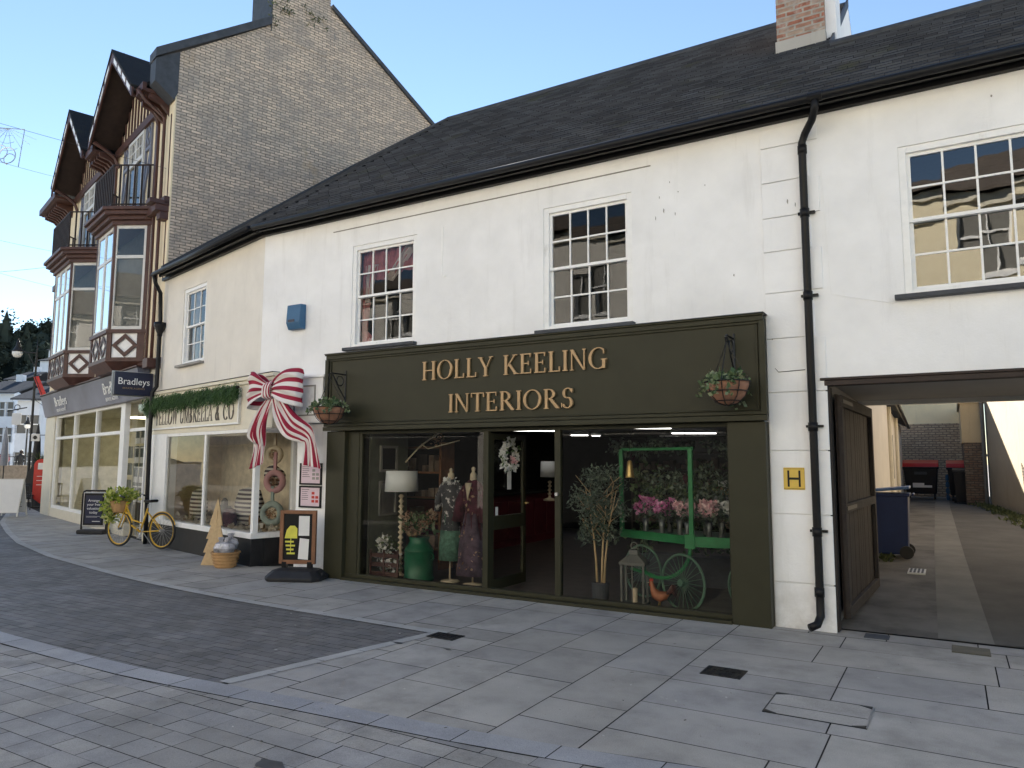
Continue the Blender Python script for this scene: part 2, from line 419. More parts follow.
# ------------------------------------------------------------------ camera
HC = 1.7
yaw, pit, rol = R(30.8), R(6.0), R(.21)
FW = Vector((-math.sin(yaw) * math.cos(pit), math.cos(yaw) * math.cos(pit), math.sin(pit)))
r0 = Vector((math.cos(yaw), math.sin(yaw), 0)); u0 = r0.cross(FW)
RT = r0 * math.cos(rol) + u0 * math.sin(rol); UP = -r0 * math.sin(rol) + u0 * math.cos(rol)
cam = bpy.data.cameras.new('camera'); co = bpy.data.objects.new('camera', cam); COL.objects.link(co)
co.matrix_world = Matrix(((RT.x, UP.x, -FW.x, 0), (RT.y, UP.y, -FW.y, 0), (RT.z, UP.z, -FW.z, HC), (0, 0, 0, 1)))
cam.sensor_width = 36; cam.lens = 735 / 1024 * 36; cam.clip_end = 2000; cam.clip_start = .05
sc.camera = co
def at(px, py, depth):
    # survey helper: the point that lies `depth` metres ahead of the photographer in the direction read off the photograph
    d = FW + RT * ((px - 512) / 735) - UP * ((py - 384) / 735)
    return Vector((0, 0, HC)) + d * depth
def atz(px, py, z):
    d = FW + RT * ((px - 512) / 735) - UP * ((py - 384) / 735)
    return Vector((0, 0, HC)) + d * ((z - HC) / d.z)

# ------------------------------------------------------------------ light
SUN_AZ, SUN_EL = R(44), R(28)      # sun behind the terrace, towards -X +Y
w = bpy.data.worlds.new('World'); sc.world = w; w.use_nodes = True
t = w.node_tree; bg = t.nodes['Background']
sky = t.nodes.new('ShaderNodeTexSky'); sky.sky_type = 'NISHITA'; sky.sun_disc = False
sky.sun_elevation = SUN_EL; sky.sun_rotation = -SUN_AZ
sky.air_density = 1.0; sky.dust_density = .0; sky.ozone_density = 1.5
t.links.new(sky.outputs[0], bg.inputs[0]); bg.inputs[1].default_value = .05
sl = bpy.data.lights.new('sun', 'SUN'); sl.energy = 5; sl.angle = R(.5); sl.color = (1, .93, .82)
so = bpy.data.objects.new('sun', sl); COL.objects.link(so)
sd = Vector((-math.sin(SUN_AZ) * math.cos(SUN_EL), math.cos(SUN_AZ) * math.cos(SUN_EL), math.sin(SUN_EL)))
so.rotation_euler = sd.to_track_quat('Z', 'Y').to_euler()
sc.view_settings.view_transform = 'Standard'; sc.view_settings.look = 'None'
sc.view_settings.exposure = 2.17; sc.view_settings.gamma = 1
sc.cycles.use_denoising = True
sc.cycles.max_bounces = 8; sc.cycles.transparent_max_bounces = 16; sc.cycles.diffuse_bounces = 4; sc.cycles.glossy_bounces = 4
# ------------------------------------------------------------------ ground
def interp(tab, x):
    if x <= tab[0][0]: return tab[0][1]
    for (a, b), (c, d) in zip(tab, tab[1:]):
        if x <= c: return b + (d - b) * (x - a) / (c - a)
    return tab[-1][1]
KERB = [(-60, 32), (-45, 24), (-30, 14.2), (-22.2, 10.24), (-19, 8.92), (-16.47, 7.95), (-13.75, 7.16), (-11.3, 6.66), (-10, 6.43), (-8.68, 6.27), (-7.59, 6.17), (-6.8, 6.13), (-5.83, 6.11), (-4.45, 6.06), (9, 6.06)]
LOWU = [(-40, 12), (-30, 8.2), (-18, 4.9), (-12, 4.05), (-8.21, 3.86), (-6.78, 3.82), (-5.63, 3.82), (-4.93, 3.88), (-3.68, 3.98), (-2.61, 4.06), (-1.56, 4.20), (0, 4.5), (3, 5.2), (9, 7)]
LOWL = [(x, y - .22) for x, y in LOWU]
def slabmat(name, c1, c2, c3, mott=.3, rough=.72, stain=.5):
    m, t, o = nt(name)
    ob = N(t, 'TexCoord').outputs['Object']
    g = N(t, 'NewGeometry').outputs['Random Per Island']
    c = ramp(t, g, [(0, c1), (.45, c2), (.8, c3), (1, c1)])
    nz = ramp(t, noise(t, ob, 2.2, 8, .65), [(.3, (1 - mott,) * 3), (.7, (1 + mott * .5,) * 3)])
    c = mixc(t, 1., c, nz, 'MULTIPLY')
    nf = ramp(t, noise(t, ob, 160, 3), [(.3, (.72,) * 3), (.7, (1.22,) * 3)])
    c = mixc(t, .8, c, nf, 'MULTIPLY')
    st = ramp(t, noise(t, ob, .55, 7, .7), [(.5, 0.), (.75, stain)])
    c = mixc(t, st, c, tuple(x * .6 for x in c1))
    sp = ramp(t, noise(t, ob, 26, 2), [(.735, 0.), (.75, .65)])
    c = mixc(t, sp, c, (.03, .03, .03))
    rr = ramp(t, noise(t, ob, 1.2, 5), [(.3, rough - .14), (.7, rough + .1)])
    finish(t, o, c, rr, 0, bump(t, noise(t, ob, 120, 4), .22, .004), .35); return m
M['slab'] = slabmat('pavement_slab', (.35, .33, .30), (.45, .425, .385), (.385, .37, .355), .34, stain=.5)
M['sett'] = slabmat('dark_paver', (.165, .156, .148), (.215, .205, .195), (.18, .175, .175), .35)
M['paver'] = slabmat('grey_paver', (.30, .285, .265), (.39, .37, .34), (.34, .33, .325), .4)
M['kerbstone'] = slabmat('pale_kerb', (.33, .33, .345), (.39, .39, .40), (.36, .36, .375), .25)
M['grout'] = mat('joint_sand', (.022, .021, .020), .95, var=.3, vs=20)
M['concrete'] = mat('alley_concrete', (.17, .162, .148), .9, var=.25, vs=1.2, bs=.4, bsc=40, dirt=((.045, .042, .038), 1.1, 1, .45, .75))
M['asphalt'] = mat('dark_asphalt', (.10, .096, .088), .92, var=.25, vs=1.5, bs=.6, bsc=110, dirt=((.09, .085, .075), 2.5, 1, .55, .8))
M['patch'] = mat('pale_trench', (.185, .18, .162), .9, var=.18, vs=2, bs=.3, bsc=80)
M['farground'] = mat('far_ground', (.32, .31, .30), .9, var=.2)

g = MB(); g.add([(-900, -300, -.03), (300, -300, -.03), (300, 900, -.03), (-900, 900, -.03)], [(0, 1, 2, 3)])
struct(g.build('street_ground', 'farground'))
M['farroadshade'] = mat('far_road_shade_grey', (.10, .10, .10), .95, var=.2)
g = MB(); g.add([(-300, -60, -.024), (-24, -2, -.024), (-24, 12.6, -.024), (-30, 40, -.024), (-300, 200, -.024)], [(0, 1, 2, 3, 4)]); struct(g.build('far_road_shade', 'farroadshade'))  # darker sheet laid in place of shade on the sunlit far street
rnd = random.Random(3)
def cellpoly(mb, x0, x1, y0, y1, lo, hi, z, tilt=.0, gap=.005, thick=.03):
    x0 += gap; x1 -= gap; y0 += gap; y1 -= gap
    P = []
    for x, y in ((x0, y0), (x1, y0), (x1, y1), (x0, y1)):
        a, b = lo(x), hi(x); P.append((x, min(max(y, a), b)))
    area = abs(sum(P[i][0] * P[(i + 1) % 4][1] - P[(i + 1) % 4][0] * P[i][1] for i in range(4))) / 2
    if area < .0008: return
    dz = [rnd.uniform(-tilt, tilt) for _ in range(3)]
    top = [(x, y, z + dz[0] + dz[1] * (i in (1, 2)) + dz[2] * (i > 1)) for i, (x, y) in enumerate(P)]
    ch = min(.005, gap)  # arris
    b = [(x + (ch if i in (0, 3) else -ch) * -1, y + (ch if i in (0, 1) else -ch) * -1, z - thick) for i, (x, y) in enumerate(P)]
    mb.add(top, [(0, 1, 2, 3)])
kerb = lambda x: interp(KERB, x); lowu = lambda x: interp(LOWU, x); lowl = lambda x: interp(LOWL, x)
edge = lambda y: -4.94 + (y - 3.9) * (.38 / 2.09)
# grout bed
b = MB(); b.add([(-40, -8, -.012), (9, -8, -.012), (9, 8.6, -.012), (-5, 8.6, -.012), (-14, 10.2, -.012), (-40, 20, -.012)], [(0, 1, 2, 3, 4, 5)]); struct(b.build('paving_bed', 'grout'))
# big pavement slabs: right of the dark panel and along the shop fronts
s = MB()
BAK = [(-60, 26), (-25.5, 12.9), (-14.05, 9.33), (-9.7, 8.24), (-9.6, 9.0), (-8.8, 9.0), (-8.75, 8.3), (9, 8.46)]
bak = lambda x: interp(BAK, x)
x = -9.6
cols = []
xx = -2.0 - .6 * 63
while xx < -2.0 - .01:
    wd = .60
    lim = -2.0
    x1 = min(lim, xx + wd)
    left = xx + wd / 2 < -4.75
    lo = (lambda q: kerb(q) + .10) if left else (lambda q: max(lowu(q), 0))
    y = 2.9 + rnd.uniform(0, .6)
    while y < bak(xx) + .3:
        l = rnd.choice([.45, .62, .8, .95, 1.1])
        if left:
            # subdivide along x for the curve
            cellpoly(s, xx, x1, y, y + l, lo, bak, 0, .0006)
        else:
            if y + l < 6.07 and x1 < edge(y + l / 2) + .14:
                pass
            else:
                if xx < -4.3 and y < 6.1:
                    ya, yb = max(y, lowu(xx)), min(y + l, 6.07); g_ = .005
                    if yb > ya + .02: s.add([(max(xx, edge(ya) + .10) + g_, ya + g_, 0), (x1 - g_, ya + g_, 0), (x1 - g_, yb - g_, 0), (max(xx, edge(yb) + .10) + g_, yb - g_, 0)], [(0, 1, 2, 3)])
                    if y + l > 6.09: cellpoly(s, xx, x1, max(y, 6.07), y + l, lowu, bak, 0, .0006)
                else: cellpoly(s, xx, x1, y, y + l, lowu, bak, 0, .0006)
        y += l
    xx = x1 if abs(x1 - lim) < .01 else xx + wd
    if xx >= lim - .01: break
rows = [3.9, 4.55, 5.17, 5.80, 6.25, 6.90, 7.56, 8.05, 8.46]
for a, bb in zip(rows, rows[1:]):
    x = -2.0
    while x < 8:
        l = rnd.uniform(.85, 1.5) if a < 8 else rnd.uniform(.5, .9)
        sk = .045
        def lo(q): return lowu(q)
        def hi(q): return bak(q)
        cellpoly(s, x, x + l, a + .0, bb + .0, lo, hi, 0, .0006)
        x += l
struct(s.build('pavement_slabs', 'slab'))
# dark block paving
s = MB(); y = 2.4; row = 0
while y < 13:
    bh = .105; x = -34 + (row % 2) * .1
    while x < -4.4:
        l = .205 if x > -20 else .41
        if y + bh > lowu(x) - .05 and y < kerb(x) + .1 and x < edge(y) + .05:
            cellpoly(s, x, min(x + l, edge(y + bh / 2) + .02), y, y + bh, lowu, kerb, -.006, .0008, .0025)
        x += l
    y += bh; row += 1
struct(s.build('dark_block_paving', 'sett'))
# light block paving in the foreground
s = MB(); y = 0; row = 0
while y < 7:
    bh = .165 if row % 3 else .21; x = -30 + rnd.random() * .2
    while x < 7:
        l = rnd.choice([.21, .27, .33, .4])
        if y < lowl(x) + .1:
            if x > -14 or True: cellpoly(s, x, x + l, y, y + bh, lambda q: -9, lowl, -.002, .001, .003)
        x += l
    y += bh; row += 1
struct(s.build('light_block_paving', 'paver'))
# pale kerb stones: lower band, curved upper band, end band of the panel
s = MB(); x = -30
while x < 8:
    l = .62; e = .004
    s.add([(x + e, lowl(x) + e, .002), (x + l - e, lowl(x + l) + e, .002), (x + l - e, lowu(x + l) - e, .002), (x + e, lowu(x) - e, .002)], [(0, 1, 2, 3)]); x += l
struct(s.build('kerb_band', 'kerbstone'))
s = MB(); x = -34
while x < -4.45:
    l = min(.45, -4.40 - x); e = .003
    s.add([(x + e, kerb(x) - .02, .004), (x + l - e, kerb(x + l) - .02, .004), (x + l - e, kerb(x + l) + .11, .004), (x + e, kerb(x) + .11, .004)], [(0, 1, 2, 3)]); x += l
y = 3.90
while y < 6.02:
    l = min(.42, 6.04 - y); e = .003
    s.add([(edge(y) - .01, y + e, .0045), (edge(y) + .115, y + e, .0045), (edge(y + l) + .115, y + l - e, .0045), (edge(y + l) - .01, y + l - e, .0045)], [(0, 1, 2, 3)]); y += l
M['edging'] = slabmat('edging_stone', (.40, .395, .38), (.47, .46, .44), (.43, .43, .42), .2)
struct(s.build('panel_edging', 'edging'))
# alley floor: rises gently away from the street
def az(y): return interp([(8.3, .004), (9, .03), (13.7, .22), (31, .40), (60, .5)], y)
ys = [8.40, 9, 10, 11, 12, 13.7, 16, 19, 22, 26, 30, 34]
def strip(name, fl, fr, m, dz=0):
    s = MB()
    v = []
    for y in ys: v += [(fl(y), y, az(y) + dz), (fr(y), y, az(y) + dz)]
    s.add(v, [(2 * i, 2 * i + 1, 2 * i + 3, 2 * i + 2) for i in range(len(ys) - 1)]); return struct(s.build(name, m))
sl_ = lambda y: interp([(8.3, -.20), (13.7, -.32), (26, -.52), (34, -.62)], y)
sr_ = lambda y: interp([(8.3, .26), (13.7, .10), (26, -.12), (34, -.2)], y)
strip('alley_floor', lambda y: -2.6, lambda y: 5, 'concrete')
strip('alley_trench_strip', sl_, sr_, 'patch', .004)
strip('alley_asphalt', sr_, lambda y: 5, 'asphalt', .006)
wd = MB()
for i in range(700):
    y = random.triangular(19, 30, 25); xw = interp([(23, 1.45), (27.5, .86), (30, .7)], y)
    x = xw - abs(random.gauss(0, .16)) - .02
    wd.leaves(2, (x, y, az(y) + .02), (.06, .06, .03), .10, up=1)
for i in range(60):
    y = random.uniform(12.8, 13.6); wd.leaves(3, (-1.02 + random.uniform(0, .12), y, az(y) + .01), (.05, .05, .02), .07, up=1)
tag(wd.build('weeds', 'weeds'), 'green weeds growing along the foot of the alley wall', 'weeds', kind='stuff')

# drain covers let into the paving
def cover(label, pts, m, slots=0, z=.006, frame=.012, name='drain_cover'):
    cx = sum(p[0] for p in pts) / 4; cy = sum(p[1] for p in pts) / 4
    t = thing(name, label, 'drain cover', (cx, cy, 0))
    q = [(x - cx, y - cy) for x, y in pts]
    s = MB(); s.prism([(x, y, -.01) for x, y in q], (0, 0, .01 + z)); s.build('frame', m, t, bevel=.002)
    s = MB()
    w = q[1][0] - q[0][0]; h = q[3][1] - q[0][1]
    if slots:
        for i in range(slots):
            for j in range(2):
                x0 = q[0][0] + frame + (w - 2 * frame) * (i + .22) / slots; x1 = x0 + (w - 2 * frame) / slots * .55
                y0 = q[0][1] + frame + (h - 2 * frame) * (j + .1) / 2; y1 = y0 + (h - 2 * frame) * .4
                s.box(x0, x1, y0, y1, z - .004, z + .004)
    else:
        s.box(q[0][0] + frame, q[1][0] - frame, q[0][1] + frame, q[3][1] - frame, z - .004, z + .002)
    s.build('grating' if slots else 'lid', 'iron' if slots else m, t)
    return t
cover('dark iron grating set in the pale slabs in the right foreground', [(-1.84, 6.06), (-1.52, 6.06), (-1.52, 6.33), (-1.84, 6.33)], 'iron', 6)
cover('dark iron grating beside the pointed tip of the dark block paving', [(-4.49, 5.90), (-4.17, 5.90), (-4.17, 6.12), (-4.49, 6.12)], 'iron', 6)
cover('small dark metal inspection cover in front of the drainpipe foot', [(-.83, 8.12), (-.61, 8.12), (-.61, 8.32), (-.83, 8.32)], 'lead')
M['bronze'] = mat('bronze_cover', (.085, .075, .045), .6, var=.3, bs=.4)
cover('brownish inspection cover at the mouth of the alley', [(-.09, 7.92), (.21, 7.92), (.21, 8.22), (-.09, 8.22)], 'bronze')
cover('small pale grating in the alley floor near the blue bin', [(-.62, 11.9), (-.40, 11.9), (-.40, 12.4), (-.62, 12.4)], 'alu', 4, z=.17)
t = thing('manhole_cover', 'slab filled manhole cover with dark triangular corners', 'manhole cover', (-.88, 5.63, 0))
s = MB(); s.box(-.32, .32, -.24, .24, -.01, .003); s.build('slab_infill', 'slab', t)
s = MB(); 
for a, b_, c, d in ((-.325, .325, -.247, -.240), (-.325, .325, .240, .247), (-.327, -.320, -.24, .24)): s.box(a, b_, c, d, -.01, .005)
s.build('frame', 'iron', t)
MB().box(.320, .332, -.24, .24, -.01, .007).build('edge_bar', 'steel', t)
MB().box(-.31, .31, -.045, -.040, .001, .0045).build('joint', 'grout', t)
for sx, sy in ((-1, -1), (1, 1), (1, -1), (-1, 1)):
    MB().prism([(.318 * sx, .238 * sy, .002), (.235 * sx, .238 * sy, .002), (.318 * sx, .19 * sy, .002)], (0, 0, .0045)).build('corner_plate', 'iron', t)

# ------------------------------------------------------------------ the white building with the olive shopfront
SL = .78
def zr(y): return 5.56 + SL * (y - 7.95)
WB = thing('white_shop_building', 'long white rendered building with slate roof, olive shopfront and covered alley entrance', 'building', (0, 0, 0))
YW = 8.2
holes = [(-7.95, -1.72, -.05, 2.2), (-7.74, -6.50, 3.40, 4.97), (-4.42, -3.20, 3.37, 4.98), (-.32, 1.30, 3.37, 4.90), (-1.10, 2.1, -.05, 2.56)]
s = MB(); wall_holes(s, -8.75, 5.2, -.05, 5.62, holes, YW, YW + .3)
s.build('wall', 'white', WB)
# upper wall on to the bend, with the doorway below left to the neighbour's front
s = MB(); s.box(-9.72, -8.75, YW, YW + .3, 2.2, 5.62); s.build('wall', 'white', WB)
# string line scored under the eave
s = MB(); s.box(-8.15, -2.95, YW - .012, YW + .002, 5.25, 5.262); s.build('string_line', 'greyplaster', WB)
s = MB(); s.box(-6.06, -6.03, YW - .008, YW + .002, 4.30, 5.0); s.box(-6.03, -5.97, YW - .014, YW + .002, 4.27, 4.30); s.build('conduit', 'paintwhite', WB)
# quoin strip: big raised rendered blocks
s = MB(); z = .02; i = 0
zs = [-.05, .46, 1.16, 1.82, 2.44, 3.02, 3.52, 3.98, 4.36, 4.76, 5.16, 5.38]
for a, b_ in zip(zs, zs[1:]): s.box(-1.665, -1.075 - (.10 if i % 2 and a > 2.5 else 0), YW - .022, YW + .002, a + .006, b_ - .006); i += 1
s.build('quoin_blocks', 'white', WB, bevel=.005)
# back and side shell
s = MB()
s.box(-13.0, -1.15, 17.3, 17.6, -.05, 5.6); s.build('back_wall', 'white2', WB); s = MB(); s.box(2.4, 5.2, 11.38, 11.6, -.05, 5.6); s.box(4.9, 5.2, 8.5, 11.38, -.05, 5.6); s.build('rear_wall', 'white2', WB); s = MB(); s.box(-1.45, -1.15, 11.5, 17.3, -.05, 5.6)
s.build('back_wall', 'white2', WB)
# tunnel of the passage
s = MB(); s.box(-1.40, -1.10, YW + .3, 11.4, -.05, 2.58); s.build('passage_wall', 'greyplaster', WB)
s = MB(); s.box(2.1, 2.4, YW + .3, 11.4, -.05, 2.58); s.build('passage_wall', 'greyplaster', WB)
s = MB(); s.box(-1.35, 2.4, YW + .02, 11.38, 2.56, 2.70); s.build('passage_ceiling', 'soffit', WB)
s = MB(); s.box(-1.10, 2.1, YW - .03, YW + .10, 2.49, 2.545); s.box(-1.14, 2.14, YW - .045, YW - .002, 2.545, 2.572); s.build('lintel_beam', 'timberdark', WB, bevel=.006)
s = MB(); s.box(-1.099, -1.06, YW + .03, YW + .22, -.02, 2.49); s.build('door_post', 'gategrey', WB, bevel=.01)
# rough base of the wall end
s = MB(); s.box(-1.35, 2.4, 11.38, 11.5, 2.50, 4.0); s.build('rear_wall', 'white2', WB)
# roof: one slate plane to the street, stepping down to a lower ridge past the chimney
RY1, RY2 = 12.62, 10.0
def rp(x, y): return (x, y, zr(y))
mit = lambda y: -9.64 + (y - 7.95) * .123
s = MB(); s.prism([rp(mit(7.90), 7.90), rp(5.35, 7.90), rp(5.35, RY2), rp(-1.1, RY2), rp(-1.1, RY1), rp(mit(RY1), RY1)], (0, -.02, -.05))
s.build('roof', 'slate', WB)
s = MB()
s.prism([(mit(RY1) - .0, RY1, zr(RY1)), (-1.1, RY1, zr(RY1)), (-1.1, 17.6, zr(7.8)), (-13, 17.6, zr(7.8)), (-13.0, RY1 + 1.0, zr(RY1) - .1)], (0, 0, -.05))
s.prism([(-1.1, RY2, zr(RY2)), (5.35, RY2, zr(RY2)), (5.35, 12.2, zr(7.9)), (-1.1, 12.2, zr(7.9))], (0, 0, -.05))
s.build('rear_roof', 'slate', WB)
# slates: courses laid as real overlapping rows of thin lips
s = MB(); y = 7.90; rw = 0
rnd = random.Random(5)
while y < RY1 - .1:
    x = mit(y) + .02 - (rw % 2) * .12 - rnd.uniform(0, .03); xe = 5.35 if y < RY2 - .05 else -1.1
    if y >= RY2 - .05: pass
    while x < xe:
        w_ = .24; x2 = min(x + w_ - .006, xe)
        j = rnd.uniform(-.008, .008); lift = .012 + rnd.uniform(0, .008)
        a = zr(y + j); b_ = zr(y + .080)
        s.add([(x, y + j, a + lift + .006), (x2, y + j, a + lift + .006), (x2, y + .080, b_ + .004), (x, y + .080, b_ + .004), (x, y + j, a), (x2, y + j, a)], [(0, 1, 2, 3), (4, 5, 1, 0)])
        x += w_
    y += .104; rw += 1
M['slatepc'] = mat('slate_pieces', (.056, .058, .063), .9, var=.2, vs=1.2, bs=.3, bsc=40, spec=.08, island=.26, dirt=((.058, .062, .036), 1.1, 1, .58, .78))
s.build('slates', 'slatepc', WB)
s = MB()
s.tube([(-9.20, RY1, zr(RY1) + .0), (-1.1, RY1, zr(RY1) + .0)], .06, 8); s.tube([(-1.1, RY2, zr(RY2) + .0), (5.35, RY2, zr(RY2) + .0)], .06, 8)
s.build('ridge_tiles', 'lead', WB)
# white rendered gable of the taller part, seen past the chimney
s = MB(); s.prism([(-1.1, RY2 - .3, zr(RY2 - .3) - .1), (-1.1, RY1, zr(RY1) + .0), (-1.1, 15.4, zr(RY2)), (-1.1, 15.4, 6.6), (-1.1, RY2 - .3, 6.6)], (-.2, 0, 0)); s.build('gable_wall', 'white', WB)
s = MB(); s.prism([(-1.12, RY2 + .05, zr(RY2) + .10), (-1.12, RY1, zr(RY1) + .10), (-1.12, RY1, zr(RY1) - .03), (-1.12, RY2 + .05, zr(RY2) - .03)], (.03, 0, 0)); s.build('verge', 'lead', WB)
M['flaunch'] = rendermat('cement_flaunch', (.48, .45, .40), (.25, .23, .2), .6, 0)
# brick chimney on the slope, with the rendered flue beside it
s = MB(); s.box(-1.83, -1.20, 10.35, 10.95, 7.2, 9.2); ch = s.build('chimney', 'redbrick', WB)
s = MB(); s.box(-1.85, -1.19, 10.33, 10.97, 7.2, 7.60); s.build('flaunching', 'flaunch', ch, bevel=.01)
s = MB(); s.box(-1.93, -1.15, 10.28, 11.02, 9.2, 9.35); s.build('cap', 'redbrick', ch)
s = MB(); s.box(-1.215, -1.06, 10.45, 10.95, 7.2, 9.0); s.build('flue', 'white', WB, bevel=.01)
# gutter, fascia board, brackets, downpipe
s = MB()
s.tube([(mit(7.9) - .02, 7.885, 5.495), (5.3, 7.885, 5.485)], .046, 10); s.build('gutter', 'black', WB, smooth=True)
s = MB(); s.box(-9.66, 5.2, 7.99, 8.03, 5.455, 5.56); s.box(-9.68, 5.2, 8.03, 8.2, 5.49, 5.51); s.box(-9.7, 5.2, 8.13, 8.198, 5.43, 5.49)
s.build('fascia_board', 'black', WB)
s = MB()
s.tube([(-1.11, 7.885, 5.49), (-.97, 7.885, 5.49)], .055, 10)
s.build('gutter_outlet', 'black', WB)
s = MB(); P = [(-1.04, 7.885, 5.46), (-1.045, 7.89, 5.38), (-1.09, 7.98, 5.29), (-1.18, 8.10, 5.21), (-1.22, 8.125, 5.12), (-1.215, 8.125, .30), (-1.215, 8.12, .16), (-1.24, 8.06, .085), (-1.30, 8.00, .06)]
s.tube(P, .040, 12)
for z in (.95, 2.02, 3.4, 4.3, 5.0, .35): s.tube([(-1.218, 8.125, z), (-1.218, 8.125, z + .09)], .048, 12)
s.build('downpipe', 'black', WB, smooth=True)
s = MB()
for z in (.99, 2.06, 3.44, 4.34): s.box(-1.29, -1.12, 8.14, 8.19, z, z + .025)
s.build('pipe_clips', 'black', WB)
# windows
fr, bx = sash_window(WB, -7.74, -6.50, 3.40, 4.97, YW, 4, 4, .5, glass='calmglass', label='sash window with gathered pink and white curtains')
cu = MB(); a, b_, c, d = bx
cu.mi = 0
def cloth(mb, fn, nu, nv):
    v = [fn(i / nu, j / nv) for i in range(nu + 1) for j in range(nv + 1)]
    mb.add(v, [(i * (nv + 1) + j, (i + 1) * (nv + 1) + j, (i + 1) * (nv + 1) + j + 1, i * (nv + 1) + j + 1) for i in range(nu) for j in range(nv)])
W_ = b_ - a
cloth(cu, lambda u, v: (a + W_ * u, YW + .17 + .022 * math.sin(u * 46 + v * 2) + .01 * math.sin(u * 17), d - v * (.30 + .14 * math.sin(u * 3.1 + .6) ** 2 + .10 * u)), 70, 8)
cloth(cu, lambda u, v: (a + .22 * W_ * u * (1 - .55 * v * (v < .9)), YW + .16 + .02 * math.sin(u * 22 + v), d - .1 - v * (d - c - .12)), 16, 14)
cu.build('curtain', 'pinkcloth', fr, solid=.003)
cu = MB()
cloth(cu, lambda u, v: (a + W_ * (.97 - .42 * v - .16 * u), YW + .15 + .02 * math.sin(u * 19 + v * 3), d - .02 - v * .50 + .05 * u), 14, 10)
cloth(cu, lambda u, v: (a + W_ * (.06 + .22 * u * (1 - .5 * v)), YW + .15 + .02 * math.sin(u * 15 + v * 2), d - .22 - v * .58), 12, 8)
cu.build('curtain', 'whitecloth', fr, solid=.003)
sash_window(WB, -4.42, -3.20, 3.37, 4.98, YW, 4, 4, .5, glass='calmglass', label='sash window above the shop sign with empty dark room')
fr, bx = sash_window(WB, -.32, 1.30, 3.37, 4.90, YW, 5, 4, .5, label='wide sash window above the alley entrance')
# ---- shopfront
s = MB(); s.box(-8.0, -1.67, 8.02, 8.19, 2.19, 3.25); s.build('fascia', 'olive', WB)
fas = [o for o in bpy.data.objects if o.name == 'fascia'][0]; fas.name = 'sign_board'
s = MB()
for (a, b_, c, d, y0) in ((-8.02, -1.66, 3.205, 3.262, 7.985), (-8.03, -1.65, 3.262, 3.284, 7.965), (-8.0, -1.67, 3.175, 3.205, 8.0),
                         (-8.03, -1.64, 2.135, 2.195, 7.965), (-8.0, -1.67, 2.20, 2.24, 7.985), (-8.0, -1.67, 2.245, 2.262, 8.0)):
    s.box(a, b_, y0, 8.03, c, d)
for (a, b_) in ((-8.03, -7.965), (-1.705, -1.64)): s.box(a, b_, 7.978, 8.03, 2.20, 3.203)
for (a, b_) in ((-7.95, -7.925), (-1.745, -1.72)): s.box(a, b_, 8.0, 8.03, 2.265, 3.172)
s.build('moulding', 'olive', fas, bevel=.006)
MB().box(-8.035, -1.645, 7.955, 8.199, 3.285, 3.292).build('lead_flashing', 'lead', fas)
s = MB(); s.box(-2.07, -1.675, 8.03, 8.34, -.02, 2.13); s.build('pilaster', 'olive', WB, bevel=.006)
s = MB(); s.box(-8.0, -7.64, 8.03, 8.34, -.06, 2.13); s.box(-7.64, -7.42, 8.10, 8.34, -.05, 2.13); s.build('pilaster', 'olive', WB, bevel=.006)
s = MB(); s.box(-7.64, -2.07, 8.0, 8.18, -.05, .035); s.box(-7.64, -2.07, 8.09, 8.19, .035, .085); s.build('sill', 'olive', WB, bevel=.005)
s = MB()
for (a, b_) in ((-7.42, -7.37), (-5.27, -5.19), (-4.22, -4.14), (-2.10, -2.07)): s.box(a, b_, 8.11, 8.18, .085, 2.13)
s.box(-7.42, -2.07, 8.112, 8.178, 2.085, 2.132)
s.build('frame', 'olive', WB, bevel=.004)
s = MB(); s.box(-7.42, -2.07, 8.18, 8.5, 2.10, 2.3); s.box(-7.42, -2.07, 8.19, 8.5, -.05, .01); s.build('frame_lining', 'olive', WB)
MB().add([(-7.37, 8.145, .085), (-5.27, 8.145, .085), (-5.27, 8.145, 2.085), (-7.37, 8.145, 2.085)], [(0, 1, 2, 3)]).build('shop_window', 'glass', WB)
MB().add([(-4.14, 8.145, .085), (-2.10, 8.147, .085), (-2.10, 8.147, 2.085), (-4.14, 8.145, 2.085)], [(0, 1, 2, 3)]).build('shop_window', 'glass', WB)
# open door leaf, hinged on the left post and swung inwards
dl = MB(); 
for (y0, y1, z0, z1) in ((8.19, 8.27, .03, 2.07), (9.04, 9.12, .03, 2.07), (8.27, 9.04, 1.99, 2.07), (8.27, 9.04, .03, .17), (8.27, 9.04, .80, .98)): dl.box(-5.245, -5.20, y0, y1, z0, z1)
door = dl.build('door', 'olive', WB, bevel=.004)
MB().add([(-5.222, 8.27, .17), (-5.222, 9.04, .17), (-5.222, 9.04, 1.99), (-5.222, 8.27, 1.99)], [(0, 1, 2, 3)]).build('pane', 'glass', door)
MB().tube([(-5.19, 9.08, 1.12), (-5.14, 9.08, 1.12), (-5.13, 9.0, 1.12)], .012, 6).build('handle', 'brass', door)
s = MB(); s.box(-5.196, -5.192, 8.60, 8.70, 1.32, 1.58); s.box(-5.196, -5.192, 8.30, 8.36, .99, 1.10); s.build('notice', 'paper', door)
MB().tube([(-4.18, 8.10, 1.30), (-4.18, 8.07, 1.30)], .022, 10).build('lock', 'steel', WB)
